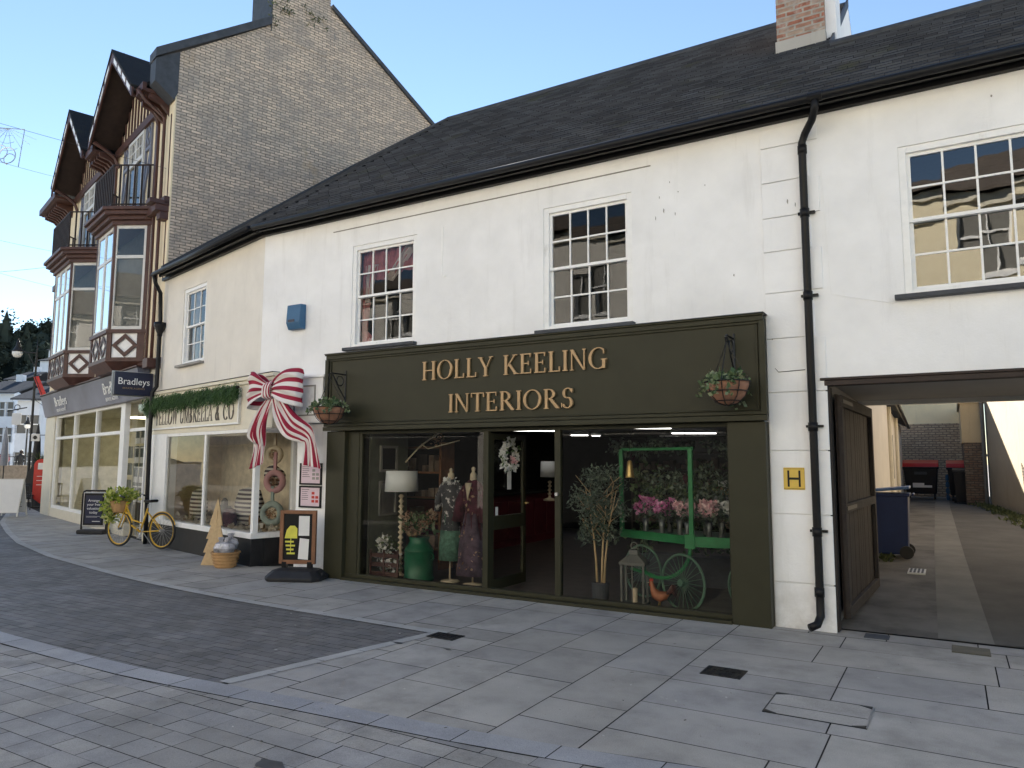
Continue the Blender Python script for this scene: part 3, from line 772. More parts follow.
# shop room
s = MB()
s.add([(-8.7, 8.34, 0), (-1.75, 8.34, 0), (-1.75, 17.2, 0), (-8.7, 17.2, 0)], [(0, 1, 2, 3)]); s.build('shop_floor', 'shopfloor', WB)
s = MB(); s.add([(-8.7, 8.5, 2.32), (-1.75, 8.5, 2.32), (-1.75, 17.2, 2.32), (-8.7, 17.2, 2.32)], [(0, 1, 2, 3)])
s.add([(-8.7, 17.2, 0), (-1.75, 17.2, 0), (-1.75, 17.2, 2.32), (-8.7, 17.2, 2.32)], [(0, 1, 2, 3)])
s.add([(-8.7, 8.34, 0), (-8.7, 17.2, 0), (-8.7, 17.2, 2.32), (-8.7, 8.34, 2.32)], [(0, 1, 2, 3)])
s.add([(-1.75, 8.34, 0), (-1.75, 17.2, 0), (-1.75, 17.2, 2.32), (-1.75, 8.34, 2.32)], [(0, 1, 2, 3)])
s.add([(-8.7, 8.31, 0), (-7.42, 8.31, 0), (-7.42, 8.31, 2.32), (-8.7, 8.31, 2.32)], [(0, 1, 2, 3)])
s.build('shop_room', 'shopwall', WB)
M['tube'] = emit('strip_light_glow', (1, .97, .92), 2.4)
for i, (xa, xb, yy) in enumerate(((505, 555, 431), (571, 588, 435.5), (592, 600, 436), (620, 671, 428.5), (672, 716, 433.5), (661, 682, 440), (680, 702, 442), (706, 732, 440))):
    p = atz(xa, yy, 2.26); q = atz(xb, yy, 2.26)
    k = 16.6 / p.y if p.y > 16.6 else 1
    p = Vector((p.x * k, p.y * k, 2.27)); q = Vector((q.x * k, q.y * k, 2.27))
    m_ = (p + q) / 2; ln = (q - p).length / 2
    t = thing('strip_light', ['bright strip light on the ceiling just inside the open door', 'short strip light at the back seen beside the door post', 'shortest strip light, deep in the shop', 'longest strip light over the middle of the right shop window', 'strip light over the cart near the right of the shop window', 'thin strip light deep in the shop behind the cart, leftmost of that row', 'thin strip light deep in the shop behind the cart, lowest of that row', 'strip light at the far right edge of the shop window'][i], 'strip light', m_, math.atan2(q.y - p.y, q.x - p.x), 'strip lights on the shop ceiling')
    MB().box(-ln, ln, -.02, .02, -.015, .0).build('tube', 'tube', t); MB().box(-ln - .03, ln + .03, -.05, .05, .001, .045).build('housing', 'paintwhite', t)

# ---- raised serif letters
def glyph(ch):
    T, t_, sh, so_ = .135, .055, .045, .06
    P = []
    def rect(x0, x1, y0, y1): P.append([(x0, y0), (x1, y0), (x1, y1), (x0, y1)])
    def stem(x, y0=0, y1=1, T=T, top=1, bot=1):
        rect(x, x + T, y0, y1)
        if bot: rect(x - so_, x + T + so_, y0, y0 + sh)
        if top: rect(x - so_, x + T + so_, y1 - sh, y1)
    def diag(x0, y0, x1, y1, w): P.append([(x0, y0), (x0 + w, y0), (x1 + w, y1), (x1, y1)])
    def ring(cx, cy, rx, ry, a0, a1, tk=T, tn=t_, n=22):
        for i in range(n):
            q = []
            for a in (a0 + (a1 - a0) * i / n, a0 + (a1 - a0) * (i + 1) / n):
                r_ = R(a); c_, s_ = math.cos(r_), math.sin(r_); th = tn + (tk - tn) * abs(c_) ** 1.5
                q.append(((cx + rx * c_, cy + ry * s_), (cx + (rx - th) * c_, cy + (ry - (th * .75)) * s_)))
            P.append([q[0][0], q[1][0], q[1][1], q[0][1]])
    w = .8
    if ch == 'H': stem(.06); stem(.62); rect(.19, .63, .48, .54); w = .82
    elif ch == 'O': ring(.46, .5, .45, .515, 0, 360, n=36); w = .92
    elif ch == 'L': stem(.06); rect(.19, .56, 0, .055); rect(.51, .565, 0, .24); w = .6
    elif ch == 'Y': stem(.32, 0, .48, top=0); diag(.32, .42, .02, .98, .14); diag(.40, .42, .66, .98, .06); rect(-.04, .22, .955, 1); rect(.58, .80, .955, 1); w = .76
    elif ch == 'K': stem(.06); diag(.19, .42, .56, .98, .07); diag(.60, .0, .24, .52, .15); rect(.48, .74, .955, 1); rect(.54, .82, 0, .045); w = .78
    elif ch == 'E': stem(.06); rect(.19, .58, 0, .055); rect(.19, .56, .945, 1); rect(.19, .46, .48, .53); rect(.535, .59, 0, .22); rect(.515, .565, .80, 1); rect(.42, .465, .40, .62); w = .64
    elif ch == 'I': stem(.06); w = .26
    elif ch == 'N': stem(.06, T=.06, top=0); stem(.66, T=.06, bot=0); P.append([(.64, 0), (.72, 0), (.17, 1), (.0, 1)]); w = .80
    elif ch == 'G': ring(.46, .5, .45, .515, 48, 322, n=34); stem(.66, .02, .46, bot=0); rect(.70, .745, .70, .92); w = .88
    elif ch == 'T': stem(.29, top=0); rect(.0, .71, .945, 1); rect(0, .05, .76, 1); rect(.66, .71, .76, 1); w = .72
    elif ch == 'R': stem(.06); ring(.22, .74, .35, .26, -90, 90); rect(.19, .25, .945, 1); rect(.19, .25, .48, .53); P.append([(.62, 0), (.80, 0), (.42, .50), (.26, .50)]); w = .76
    elif ch == 'S': ring(.31, .745, .25, .27, 20, 270, .12, .06); ring(.29, .27, .27, .285, -160, 90, .13, .06); rect(.50, .545, .76, .97); rect(.02, .065, .03, .26); w = .6
    elif ch == 'W': P.extend([[(.22, 0), (.30, 0), (.16, 1), (.0, 1)], [(.22, 0), (.28, 0), (.50, 1), (.44, 1)], [(.68, 0), (.76, 0), (.60, 1), (.44, 1)], [(.68, 0), (.74, 0), (.96, 1), (.90, 1)]]); rect(-.05, .2, .955, 1); rect(.84, 1.02, .955, 1); w = 1.0
    elif ch == 'U': stem(.06, .3, 1, bot=0); stem(.64, .3, 1, T=.07, bot=0); ring(.39, .32, .33, .33, 180, 360); w = .78
    elif ch == 'M': stem(.06, T=.06); stem(.80, T=.12); P.append([(.44, 0), (.50, 0), (.20, 1), (.04, 1)]); P.append([(.44, 0), (.50, 0), (.86, 1), (.80, 1)]); w = 1.0
    elif ch == 'B': stem(.06); ring(.22, .75, .30, .25, -90, 90); ring(.22, .26, .36, .27, -90, 90); rect(.19, .25, .945, 1); rect(.19, .25, 0, .05); rect(.19, .25, .48, .53); w = .64
    elif ch == 'A': P.append([(.0, 0), (.06, 0), (.40, 1), (.34, 1)]); P.append([(.56, 0), (.72, 0), (.42, 1), (.30, 1)]); rect(.16, .58, .33, .38); rect(-.06, .16, 0, .045); rect(.48, .80, 0, .045); w = .76
    elif ch == 'C': ring(.46, .5, .45, .515, 48, 312, n=34); rect(.70, .745, .70, .92); w = .82
    elif ch == '&': ring(.30, .75, .18, .24, 0, 360); ring(.28, .27, .28, .28, 60, 400); diag(.62, 0, .20, .62, .1); w = .74
    elif ch == ' ': w = .42
    return P, w
def letters(word, x0, x1, z0, h, y, m, parent, ext=.02, name='letter', each=True, gap=.10):
    ws = [glyph(c)[1] for c in word]; total = sum(ws) + gap * (len(word) - 1); k = (x1 - x0) / total
    x = x0; big = MB()
    for c, w_ in zip(word, ws):
        if c != ' ':
            mb = MB() if each else big
            for i, p in enumerate(glyph(c)[0]):
                e = ext + i * .00035
                ar = sum(p[q][0] * p[(q + 1) % 4][1] - p[(q + 1) % 4][0] * p[q][1] for q in range(4))
                if ar < 0: p = p[::-1]
                mb.prism([(x + a * k, y, z0 + b * h) for a, b in p], (0, -e, 0))
            if each: mb.build(name, m, parent)
        x += (w_ + gap) * k
    if not each: big.build(name, m, parent)
letters('HOLLY KEELING', -6.20, -3.45, 2.80, .255, 8.012, 'gold', fas, .025)
letters('INTERIORS', -5.75, -3.89, 2.345, .245, 8.012, 'gold', fas, .025)

# small chips and marks in the old paint
rnd = random.Random(4); s = MB()
for (x, z) in ((-2.72, 5.02), (-2.85, 4.86), (-2.62, 4.88), (-2.80, 4.70), (-2.9, 4.62), (-2.66, 4.63), (-2.3, 4.9), (.5, 5.25), (-1.4, 4.55), (-1.32, 4.5), (-2.0, 3.8)):
    h_ = rnd.uniform(.02, .07); w_ = rnd.uniform(.006, .014)
    yy = YW - .0015 if not -1.66 < x < -1.08 else YW - .0235
    s.add([(x, yy, z), (x + w_, yy, z - h_ * .3), (x + w_ * .6, yy, z - h_), (x - w_ * .4, yy, z - h_ * .6)], [(0, 1, 2, 3)])
s.build('paint_chips', 'greyplaster', WB)
MB().tube([(-1.63, 8.19, 3.30), (-1.60, 8.188, 3.1), (-1.62, 8.188, 2.75), (-1.55, 8.174, 2.66), (-1.28, 8.172, 2.67)], .004, 5).build('cable', 'iron', WB)
MB().tube([(-1.05, 8.193, 4.80), (-1.03, 8.193, 4.2), (-1.0, 8.193, 3.45), (-.45, 8.193, 3.30), (-.35, 8.193, 3.33)], .003, 4).build('cable', 'paintwhite', WB)

rnd = random.Random(8); s = MB()
for i in range(150):
    y = rnd.uniform(2.6, 7.9); x = rnd.uniform(-9, 1.2) if y > 4 else rnd.uniform(-6, 0); r_ = rnd.uniform(.006, .022); a = rnd.uniform(0, 6.3)
    s.add([(x + r_ * math.cos(a + k * 1.57) * (1 if k % 2 else .5), y + r_ * math.sin(a + k * 1.57) * (1 if k % 2 else .5), .007) for k in range(4)], [(0, 1, 2, 3)])
tag(s.build('street_litter', leafmat('litter', (.05, .04, .03), (.5, .48, .44))), 'tiny scraps and dead leaves scattered over the paving', 'litter', kind='stuff')
M['wetstain'] = mat('dark_stain', (.06, .06, .062), .5, var=.3)
def splat(label, x, y, r_, n_=9):
    s = MB(); pts = [(x + r_ * rnd.uniform(.35, 1) * (1.8 if k % 3 == 0 else .8) * math.cos(6.283 * k / n_), y + .5 * r_ * rnd.uniform(.4, 1) * math.sin(6.283 * k / n_), .0062) for k in range(n_)]
    s.add(pts, [tuple(range(n_))]); struct(s.build('paving_stain', 'wetstain'))
splat('', -3.35, 3.02, .15); splat('', -4.55, 5.55, .07, 7); splat('', -4.0, 5.6, .05, 7); splat('', -7.0, 3.25, .05, 7)
# ------------------------------------------------------------------ corner shop with the cream sign (local x runs right along its front, y into the building)
TB = R(-14)
CS = thing('corner_shop_building', 'low cream shop with evergreen garland over its sign and black stallriser', 'building', (-9.7, 8.2, 0), TB)
s = MB(); wall_holes(s, -4.47, 0.0, 3.0, 5.60, [(-3.40, -2.32, 3.56, 5.07)], 0, .3); s.build('wall', 'white2', CS)
fr, bx = sash_window(CS, -3.40, -2.32, 3.56, 5.07, 0, 3, 4, .5, sillm='greyplaster', label='narrow sash window above the cream shop sign')
cu = MB(); a, b_, c, d = bx; W_ = b_ - a
cloth(cu, lambda u, v: (a + W_ * .33 * u, .17 + .02 * math.sin(u * 20), d - v * (d - c)), 14, 6); cloth(cu, lambda u, v: (b_ - W_ * .4 * u, .17 + .02 * math.sin(u * 20), d - v * (d - c)), 14, 6)
cu.build('curtain', 'whitecloth', fr, solid=.003)
s = MB(); s.prism([(-4.46, -.30, 5.52), (.037, -.30, 5.52), (-.544, 4.42, zr(RY1)), (-4.3, 4.42, zr(RY1))], (0, -.02, -.05)); s.build('roof', 'slate', CS)
s = MB(); y = -.29; rw = 0; rnd = random.Random(9)
while y < 4.34:
    x = -4.42 + (rw % 2) * .12 - .1
    xe = -y * .123
    while x < xe:
        x2 = min(x + .234, xe); j = rnd.uniform(-.008, .008); lift = .014 + rnd.uniform(0, .008)
        zz = lambda q: 5.56 + (q + .25) * .78
        s.add([(x, y + j, zz(y + j) + lift + .006), (x2, y + j, zz(y + j) + lift + .006), (x2, y + .088, zz(y + .088) + .004), (x, y + .088, zz(y + .088) + .004), (x, y + j, zz(y + j) - .02), (x2, y + j, zz(y + j) - .02)], [(0, 1, 2, 3), (4, 5, 1, 0)])
        x += .24
    y += .104; rw += 1
s.build('slates', 'slatepc', CS)
s = MB(); s.prism([(-4.47, -.1, 5.68), (-4.38, -.1, 5.68), (-4.16, 4.4, 9.19), (-4.25, 4.4, 9.19)], (0, 0, .07)); s.tube([(-4.25, 4.42, zr(RY1)), (-.544, 4.42, zr(RY1))], .06, 8); s.build('moss_flashing', 'lead', CS)
s = MB(); s.tube([(-4.24, -.32, 5.49), (.03, -.325, 5.495)], .046, 10); s.build('gutter', 'black', CS, smooth=True)
s = MB(); s.box(-4.26, .0, -.21, -.17, 5.455, 5.56); s.box(-4.26, 0, -.17, 0, 5.49, 5.51); s.box(-4.47, 0, -.07, -.002, 5.43, 5.49); s.build('fascia_board', 'black', CS)
s = MB(); s.tube([(-4.27, -.30, 5.50), (-4.27, -.26, 5.32), (-4.36, -.12, 5.15), (-4.37, -.09, 4.6), (-4.38, -.09, 3.2), (-4.40, -.16, 3.08), (-4.42, -.16, 2.2), (-4.44, -.13, .5), (-4.44, -.13, .02)], .042, 10)
s.lathe([(.05, 0), (.05, .05), (.12, .20), (.12, .28)], (-4.37, -.09, 4.25), 10); s.build('downpipe', 'black', CS, smooth=True)
# ground floor: cornice, sign, pilasters, stallriser, glass bay
s = MB(); s.box(-4.66, .62, -.10, .02, 3.03, 3.09); s.box(-4.66, .62, -.06, .02, 2.97, 3.03); s.build('cornice', 'paintcream', CS, bevel=.008)
MB().box(-4.66, .62, -.115, .02, 3.092, 3.10).build('lead_flashing', 'lead', CS)
s = MB(); s.box(-4.70, .50, -.02, .15, 2.22, 2.968); s.build('fascia', 'paintcream', CS)
s = MB(); s.box(-4.62, -.62, -.06, -.022, 2.34, 2.93); sg = s.build('sign_board', 'paintcream', CS)
s = MB()
for (a, b_, c, d) in ((-4.62, -.62, 2.31, 2.34), (-.65, -.62, 2.34, 2.93), (-4.65, -4.62, 2.34, 2.93)): s.box(a, b_, -.07, -.022, c, d)
s.build('moulding', 'paintwhite', sg, bevel=.004)
letters('YELLOW UMBRELLA & CO', -4.42, -.80, 2.40, .30, -.058, 'darktext', sg, .008, name='lettering', each=False)
s = MB(); s.box(-4.70, -3.88, -.02, .2, .47, 2.22); s.box(-4.66, -4.50, -.03, -.02, .55, 2.2); s.build('pilaster', 'paintwhite', CS, bevel=.006)
s = MB(); s.box(-4.70, -.06, -.02, .2, -.05, .44); s.box(-.16, -.045, .2, .70, -.05, .44); s.build('stallriser', 'blackpaint', CS, bevel=.006)
s = MB(); s.box(-4.70, -.03, -.05, .2, .44, .53); s.box(-.20, -.03, .2, .72, .44, .53)
s.box(-.14, -.05, -.01, .08, .53, 2.22); s.box(-2.11, -2.04, .0, .07, .53, 2.22); s.box(-.14, -.06, .66, .74, .53, 2.22); s.box(-3.88, -.14, -.01, .07, 2.16, 2.22); s.box(-.12, -.06, .08, .66, 2.16, 2.22)
s.build('frame', 'paintwhite', CS, bevel=.005)
MB().add([(-3.88, .03, .53), (-2.11, .03, .53), (-2.11, .03, 2.16), (-3.88, .03, 2.16)], [(0, 1, 2, 3)]).build('shop_window', 'bayglass', CS)
MB().add([(-2.04, .032, .53), (-.14, .03, .53), (-.14, .03, 2.16), (-2.04, .03, 2.16)], [(0, 1, 2, 3)]).build('shop_window', 'bayglass', CS)
MB().add([(-.09, .08, .53), (-.09, .66, .53), (-.09, .66, 2.16), (-.09, .08, 2.16)], [(0, 1, 2, 3)]).build('shop_window', 'glass', CS)
# display room and door lobby
s = MB(); s.box(-4.4, -.14, .10, 1.3, .38, .50); s.build('display_floor', 'plywood', CS)
M['tanwall'] = mat('display_backing', (.70, .60, .45), .8, var=.2)
M['mustard'] = mat('mustard_panel', (.62, .44, .12), .8, var=.12)
s = MB(); s.box(-4.4, -.9, 1.3, 1.34, .5, 2.3); s.box(-4.4, -.1, .2, 1.6, 2.24, 2.28); s.box(-4.4, -4.3, .1, 1.3, .5, 2.3); s.build('display_backing', 'tanwall', CS)
s = MB(); s.box(-.90, -.14, 1.28, 1.32, .5, 2.24); s.build('display_panel', 'mustard', CS)
s = MB(); s.box(-.06, 1.1, .98, 1.03, 0, 2.25); s.box(.05, .11, .95, .98, 0, 2.2); s.box(.88, .95, .95, .98, 0, 2.2); s.box(.11, .88, .955, .98, .9, 1.0); s.build('door', 'paintwhite', CS, bevel=.004)
s = MB(); s.box(-.14, 1.2, .2, 1.05, 2.225, 2.26); s.build('lobby_ceiling', 'paintwhite', CS)
s = MB(); s.box(-4.47, -4.3, 1.3, 8, -.05, 5.5); s.build('party_wall', 'white2', CS)
# white pier and moulded bracket panel at the joint with the olive shop (belongs to the white building face)
s = MB(); s.box(-8.76, -8.06, 8.17, 8.5, -.07, 2.26); s.build('pier', 'white', WB)
s = MB(); s.box(-8.82, -8.14, 8.05, 8.19, 2.27, 2.96); s.box(-8.84, -8.09, 8.02, 8.19, 2.96, 3.0)
pn = s.build('bracket_panel', 'paintwhite', WB, bevel=.006)
s = MB()
for (a, b_, c, d) in ((-8.74, -8.28, 2.83, 2.85), (-8.74, -8.28, 2.38, 2.40), (-8.74, -8.72, 2.40, 2.83), (-8.30, -8.28, 2.40, 2.83)): s.box(a, b_, 8.035, 8.05, c, d)
s.build('moulding', 'greyplaster', pn)

# ------------------------------------------------------------------ tall half timbered building; local x = -u along its front, y into it
TM = thing('timbered_building', 'tall half timbered cream building with two bay windows and brick gable wall', 'building', (-14.05, 9.33, 0), R(-17))
# gable wall in brick
gp = [(0, 0), (7.2, 0), (7.2, 10.75), (3.62, 13.12), (3.55, 13.15), (2.05, 12.06), (0, 10.55)]
s = MB(); s.prism([(0, y, z) for y, z in gp], (-.35, 0, 0)); s.build('gable_wall', 'brick', TM)
s = MB(); s.box(-1.15, .012, 2.05, 3.56, 11.8, 13.42); chm = s.build('chimney', 'brick', TM)
s = MB(); s.box(-1.17, .014, 2.03, 2.05, 11.9, 13.44); s.box(-1.2, .05, 2.0, 3.6, 13.42, 13.47); s.build('rendered_face', 'lead', chm)
fn = MB()
for _ in range(42):
    y = random.uniform(2.0, 3.6); fn.leaves(9, (random.uniform(0, .07), y, random.choice([13.5, 13.35, 12.9 - .5 * random.random()])), (.05, .10, .08), .10, aspect=3)
for _ in range(12): fn.leaves(5, (.05, random.uniform(1.9, 2.3), 12.3 + random.uniform(-.3, .5)), (.04, .06, .1), .09, aspect=3)
fn.build('ferns', 'weeds', chm)
s = MB()
def cop(y0, z0, y1, z1, wd_=.46, th=.16, over=.07):
    s.prism([(over, y0, z0), (over, y1, z1), (over, y1, z1 + th), (over, y0, z0 + th)], (-wd_, 0, 0))
cop(-.48, 10.26, 2.03, 12.05, th=.20); cop(3.6, 13.12, 7.25, 10.72, th=.12)
s.build('coping', 'lead', TM)
s = MB(); s.prism([(.015, -.46, 9.75), (.015, -.06, 9.45), (.015, .01, 9.62), (.015, .02, 10.57), (.015, 0, 10.56), (.015, -.46, 10.25)], (-.38, 0, 0)); s.build('kneeler', 'lead', TM)
s = MB(); s.box(-11.3, -.35, .25, 7.2, 3.7, 9.7); s.box(-11.3, -.35, 4.0, 7.2, 0, 3.7); s.build('core', 'room', TM)
# front wall, upper floors
s = MB(); s.box(-11.3, -.36, .0, .28, 3.62, 9.75); s.box(-.36, -.004, -.03, -.001, 3.62, 9.75); s.box(-11.4, -11.3, 0, 7.2, 0, 9.75); s.build('wall', 'cream', TM)
# main roof
s = MB(); s.prism([(-11.6, .02, 10.23), (-.36, .02, 10.23), (-.36, 3.6, 12.95), (-11.6, 3.6, 12.95)], (0, 0, -.08))
for (xa, xb) in ((-11.6, -9.22), (-5.38, -4.67), (-.83, -.36)): s.prism([(xa, -.55, 9.80), (xb, -.55, 9.80), (xb, .02, 10.23), (xa, .02, 10.23)], (0, 0, -.08))
s.prism([(-11.6, 3.6, 12.95), (-.36, 3.6, 12.95), (-.36, 7.4, 10.5), (-11.6, 7.4, 10.5)], (0, 0, -.08)); s.build('roof', 'slate', TM)
# eaves: soffit and carved brackets
s = MB()
for (xa, xb) in ((-11.6, -9.22), (-5.38, -4.67), (-.83, -.36)):
    s = MB(); s.box(xa, xb, -.52, .0, 9.62, 9.70); s.box(xa, xb, -.60, -.52, 9.64, 9.82); s.build('eaves', 'timber', TM)
s = MB()
for i in range(46):
    x = -11.5 + i * .245
    if -4.6 < x < -1.0 or -9.7 < x < -5.8: continue
    s.prism([(x, 0, 9.62), (x, -.45, 9.62), (x, -.45, 9.52), (x, -.2, 9.45), (x, 0, 9.25)], (.09, 0, 0))
s.build('eaves_brackets', 'timber', TM)
s = MB(); s.tube([(-.52, -.64, 9.7), (-.52, -.5, 9.5), (-.50, -.08, 9.2), (-.50, -.08, 4.9), (-.52, -.08, 3.7)], .036, 8)
s.tube([(-.18, -.03, 9.2), (-.18, -.03, 5.5)], .02, 6); s.build('downpipe', 'timber', TM, smooth=True)
# timber posts on the front
s = MB()
for u in (1.06, 4.55, 5.25, 9.95):
    s.box(-u - .15, -u, -.06, -.002, 7.3, 9.62)
    s.box(-u - .10, -u, -.05, -.002, 3.7, 7.2)
s.box(-11.3, -.02, -.14, -.002, 7.12, 7.30); s.box(-.30, -.02, -.42, -.002, 7.10, 7.20); s.box(-.30, -.04, -.3, -.002, 6.96, 7.10); s.box(-.30, -.06, -.2, -.002, 6.8, 6.96)
s.box(-11.3, -.02, -.09, -.002, 3.72, 3.84)
s.box(-.34, -.02, -.30, -.002, 3.60, 3.80)
s.build('posts', 'timber', TM, bevel=.01)
M['latticewhite'] = M['paintwhite']
def lozenge(mb, fx, z0, z1, a0, a1, off):
    # a diamond of timber in a square panel; fx(a, z, o) maps along the face
    ca, cz = (a0 + a1) / 2, (z0 + z1) / 2; ra, rz_ = (a1 - a0) / 2, (z1 - z0) / 2; k = .62
    o_ = [(ca, cz + rz_), (ca + ra, cz), (ca, cz - rz_), (ca - ra, cz)]; i_ = [(ca, cz + rz_ * k), (ca + ra * k, cz), (ca, cz - rz_ * k), (ca - ra * k, cz)]
    for j in range(4):
        q = (j + 1) % 4
        f = [fx(*o_[j], off), fx(*o_[q], off), fx(*i_[q], off), fx(*i_[j], off)]; g_ = [fx(*o_[j], 0), fx(*o_[q], 0), fx(*i_[q], 0), fx(*i_[j], 0)]
        mb.add(f + g_, [(0, 1, 2, 3), (4, 5, 1, 0), (6, 7, 3, 2)])
def bay(uc, wf, p, group):
    # canted bay: front face half width wf, projection p, 45 degree sides
    uR, uL = uc - wf, uc + wf
    pts = lambda e: [(-(uR - p), -e * .0), (-(uR) + e * .41, -p - e), (-(uL) - e * .41, -p - e), (-(uL + p), 0)]
    def outline(e): return [(-(uR - p) + e * 1.41, .02), (-uR + e * .41, -p - e), (-uL - e * .41, -p - e), (-(uL + p) - e * 1.41, .02)]
    bw = MB()
    B = MB(); 
    def ring_(mb, e, z0, z1): mb.prism([(x, y, z0) for x, y in outline(e)], (0, 0, z1 - z0))
    ring_(B, -.02, 3.95, 4.55); base = B.build('bay_window', 'paintwhite', TM)
    base['label'] = 'canted bay with diamond timber panels ' + ('nearest the brick gable' if uc < 4 else 'farther from the brick gable')
    B = MB(); ring_(B, .05, 4.52, 4.60); ring_(B, .03, 3.88, 3.97); B.build('rail', 'timber', base)
    # underside: tapering corbel
    o1, o2 = outline(.04), outline(-.16)
    B = MB(); B.add([(x, y, 3.88) for x, y in o1] + [(x, y, 3.68) for x, y in o2], [(0, 1, 5, 4), (1, 2, 6, 5), (2, 3, 7, 6), (4, 5, 6, 7)]); B.build('corbel', 'timber', base)
    # panels with lozenges on right side face, front face, left side face
    faces = [((-(uR - p), 0), (-uR, -p)), ((-uR, -p), (-uL, -p)), ((-uL, -p), (-(uL + p), 0))]
    P_ = MB(); F_ = MB(); S_ = MB(); Gm = MB(); Bl = MB()
    for fi, (A_, B_) in enumerate(faces):
        A_ = Vector((*A_, 0)); B_ = Vector((*B_, 0)); d = (B_ - A_); ln = d.length; d.normalize(); n = Vector((d.y, -d.x, 0))
        if n.y > 0: n = -n
        fx = lambda a, z, o, A_=A_, d=d, n=n: tuple(A_ + d * a + n * o + Vector((0, 0, z)))
        def bar(mb, a0, a1, z0, z1, o0, o1): mb.prism([fx(a0, z0, o0), fx(a1, z0, o0), fx(a1, z1, o0), fx(a0, z1, o0)], n * (o1 - o0))
        m_ = 1 if fi != 1 else 2; sw = .15 if fi != 1 else .06
        if fi == 1: m_ = 2 if ln < 1.8 else 3
        for e in ((0, sw) if fi != 0 else (0, sw + .02), (ln - .09, ln)): bar(P_, e[0], e[1], 3.97, 4.52, -.02, .018)
        w_ = (ln - sw - .1) / m_
        for j in range(m_):
            lozenge(P_, fx, 3.98, 4.51, sw + w_ * j, sw + w_ * (j + 1), .014)
            if j: bar(P_, sw + w_ * j - .02, sw + w_ * j + .02, 3.97, 4.52, -.02, .012)
        # windows: cream sash frames with a transom
        k = 1 if fi != 1 else m_
        e0 = .10; e1 = .03; ww = (ln - e0 - e1) / k
        bar(F_, 0 if fi == 0 else -.0, .09, 4.60, 7.0, -.03, .0); bar(F_, ln - .05, ln, 4.60, 7.0, -.03, .0)
        for j in range(k):
            a0 = e0 + ww * j; a1 = a0 + ww
            for (q0, q1, z0, z1) in ((a0, a0 + .05, 4.6, 7.0), (a1 - .05, a1, 4.6, 7.0), (a0 + .05, a1 - .05, 4.60, 4.68), (a0 + .05, a1 - .05, 6.93, 7.0), (a0 + .05, a1 - .05, 6.24, 6.31)): bar(S_, q0, q1, z0, z1, -.05, -.012)
        Gm.add([fx(0, 4.6, -.03), fx(ln, 4.6, -.03), fx(ln, 7.0, -.03), fx(0, 7.0, -.03)], [(0, 1, 2, 3)])
        Bl.add([fx(.04, 4.6, -.09), fx(ln - .04, 4.6, -.09), fx(ln - .04, 6.3 if fi else 6.25, -.09), fx(.04, 6.3 if fi else 6.25, -.09)], [(0, 1, 2, 3)])
    P_.build('diamond_panel', 'timber', base); F_.build('mullion', 'timber', base); S_.build('sash', 'alu', base); Gm.build('glass', 'bayglass', base); Bl.build('blind', 'blind', base)
    # back of the bay room
    RB = MB(); RB.add([(-(uR - p), -.004, 4.6), (-(uL + p), -.004, 4.6), (-(uL + p), -.004, 7.0), (-(uR - p), -.004, 7.0)], [(0, 1, 2, 3)]); RB.build('back', 'room', base)
    # cornice, balcony floor and railing
    C_ = MB(); ring_(C_, .06, 7.0, 7.10); ring_(C_, .14, 7.10, 7.19); ring_(C_, .24, 7.19, 7.28); ring_(C_, .30, 7.28, 7.36); C_.build('cornice', 'timber', base, bevel=.01)
    rl = MB(); o_ = outline(.10)
    V = [Vector((x, y, 0)) for x, y in o_]
    for z in (7.46, 8.38): rl.tube([tuple(v + Vector((0, 0, z))) for v in V], .022, 6)
    for v0, v1 in zip(V, V[1:]):
        d = v1 - v0; nb = max(2, int(d.length / .155))
        for j in range(nb):
            q = v0 + d * (j / nb); rl.box(q.x - .018, q.x + .018, q.y - .018, q.y + .018, 7.36, 8.38)
    rl.build('balcony_railing', 'timberdark', base)
    # balcony door with lattice top light, lozenge panels beside it
    W_ = MB(); x0, x1 = -uc - .62, -uc + .62
    for (a, b2, c2, d2) in ((x0, x0 + .07, 7.36, 9.5), (x1 - .07, x1, 7.36, 9.5), (x0 + .07, x1 - .07, 9.42, 9.5), (x0 + .07, x1 - .07, 8.82, 8.92), (-uc - .04, -uc + .04, 7.36, 8.82), (-uc - .05, -uc + .05, 8.92, 9.42), (x0 + .07, x1 - .07, 7.36, 7.6)): W_.box(a, b2, -.07, -.03, c2, d2)
    for xx in (-uc - .42, -uc - .21, -uc + .21, -uc + .42): W_.box(xx - .012, xx + .012, -.06, -.035, 8.92, 9.42)
    W_.box(x0 + .07, x1 - .07, -.061, -.036, 9.16, 9.185)
    wd_ = W_.build('balcony_door', 'alu', TM)
    MB().add([(x0, -.034, 7.36), (x1, -.034, 7.36), (x1, -.034, 9.5), (x0, -.034, 9.5)], [(0, 1, 2, 3)]).build('glass', 'bayglass', wd_)
    RB = MB(); RB.box(x0, x1, -.012, -.004, 7.36, 9.5); RB.build('back', 'room', wd_)
    fx2 = lambda a, z, o: (a, -.02 - o, z)
    for cx in (x0 - .30, x1 + .30):
        Q = MB()
        for (z0, z1) in ((9.0, 9.5),): lozenge(Q, fx2, z0, z1, cx - .17, cx + .17, .03)
        Q.box(cx - .22, cx - .17, -.05, -.002, 7.36, 9.5); Q.box(cx + .17, cx + .22, -.05, -.002, 7.36, 9.5); Q.box(cx - .17, cx + .17, -.05, -.002, 8.9, 8.98)
        Q.prism([(cx - .17, -.04, 8.2), (cx + .12, -.04, 8.9), (cx + .17, -.04, 8.9), (cx - .17, -.04, 7.9)], (0, .038, 0))
        Q.build('lozenge_framing', 'blueboard', TM)
    # gable: studs, deep jettied roof, bargeboards
    ap = uc + .05; za, ze = 11.45 if uc < 4 else 11.6, 9.85; hw = 1.92; wf_ = .66
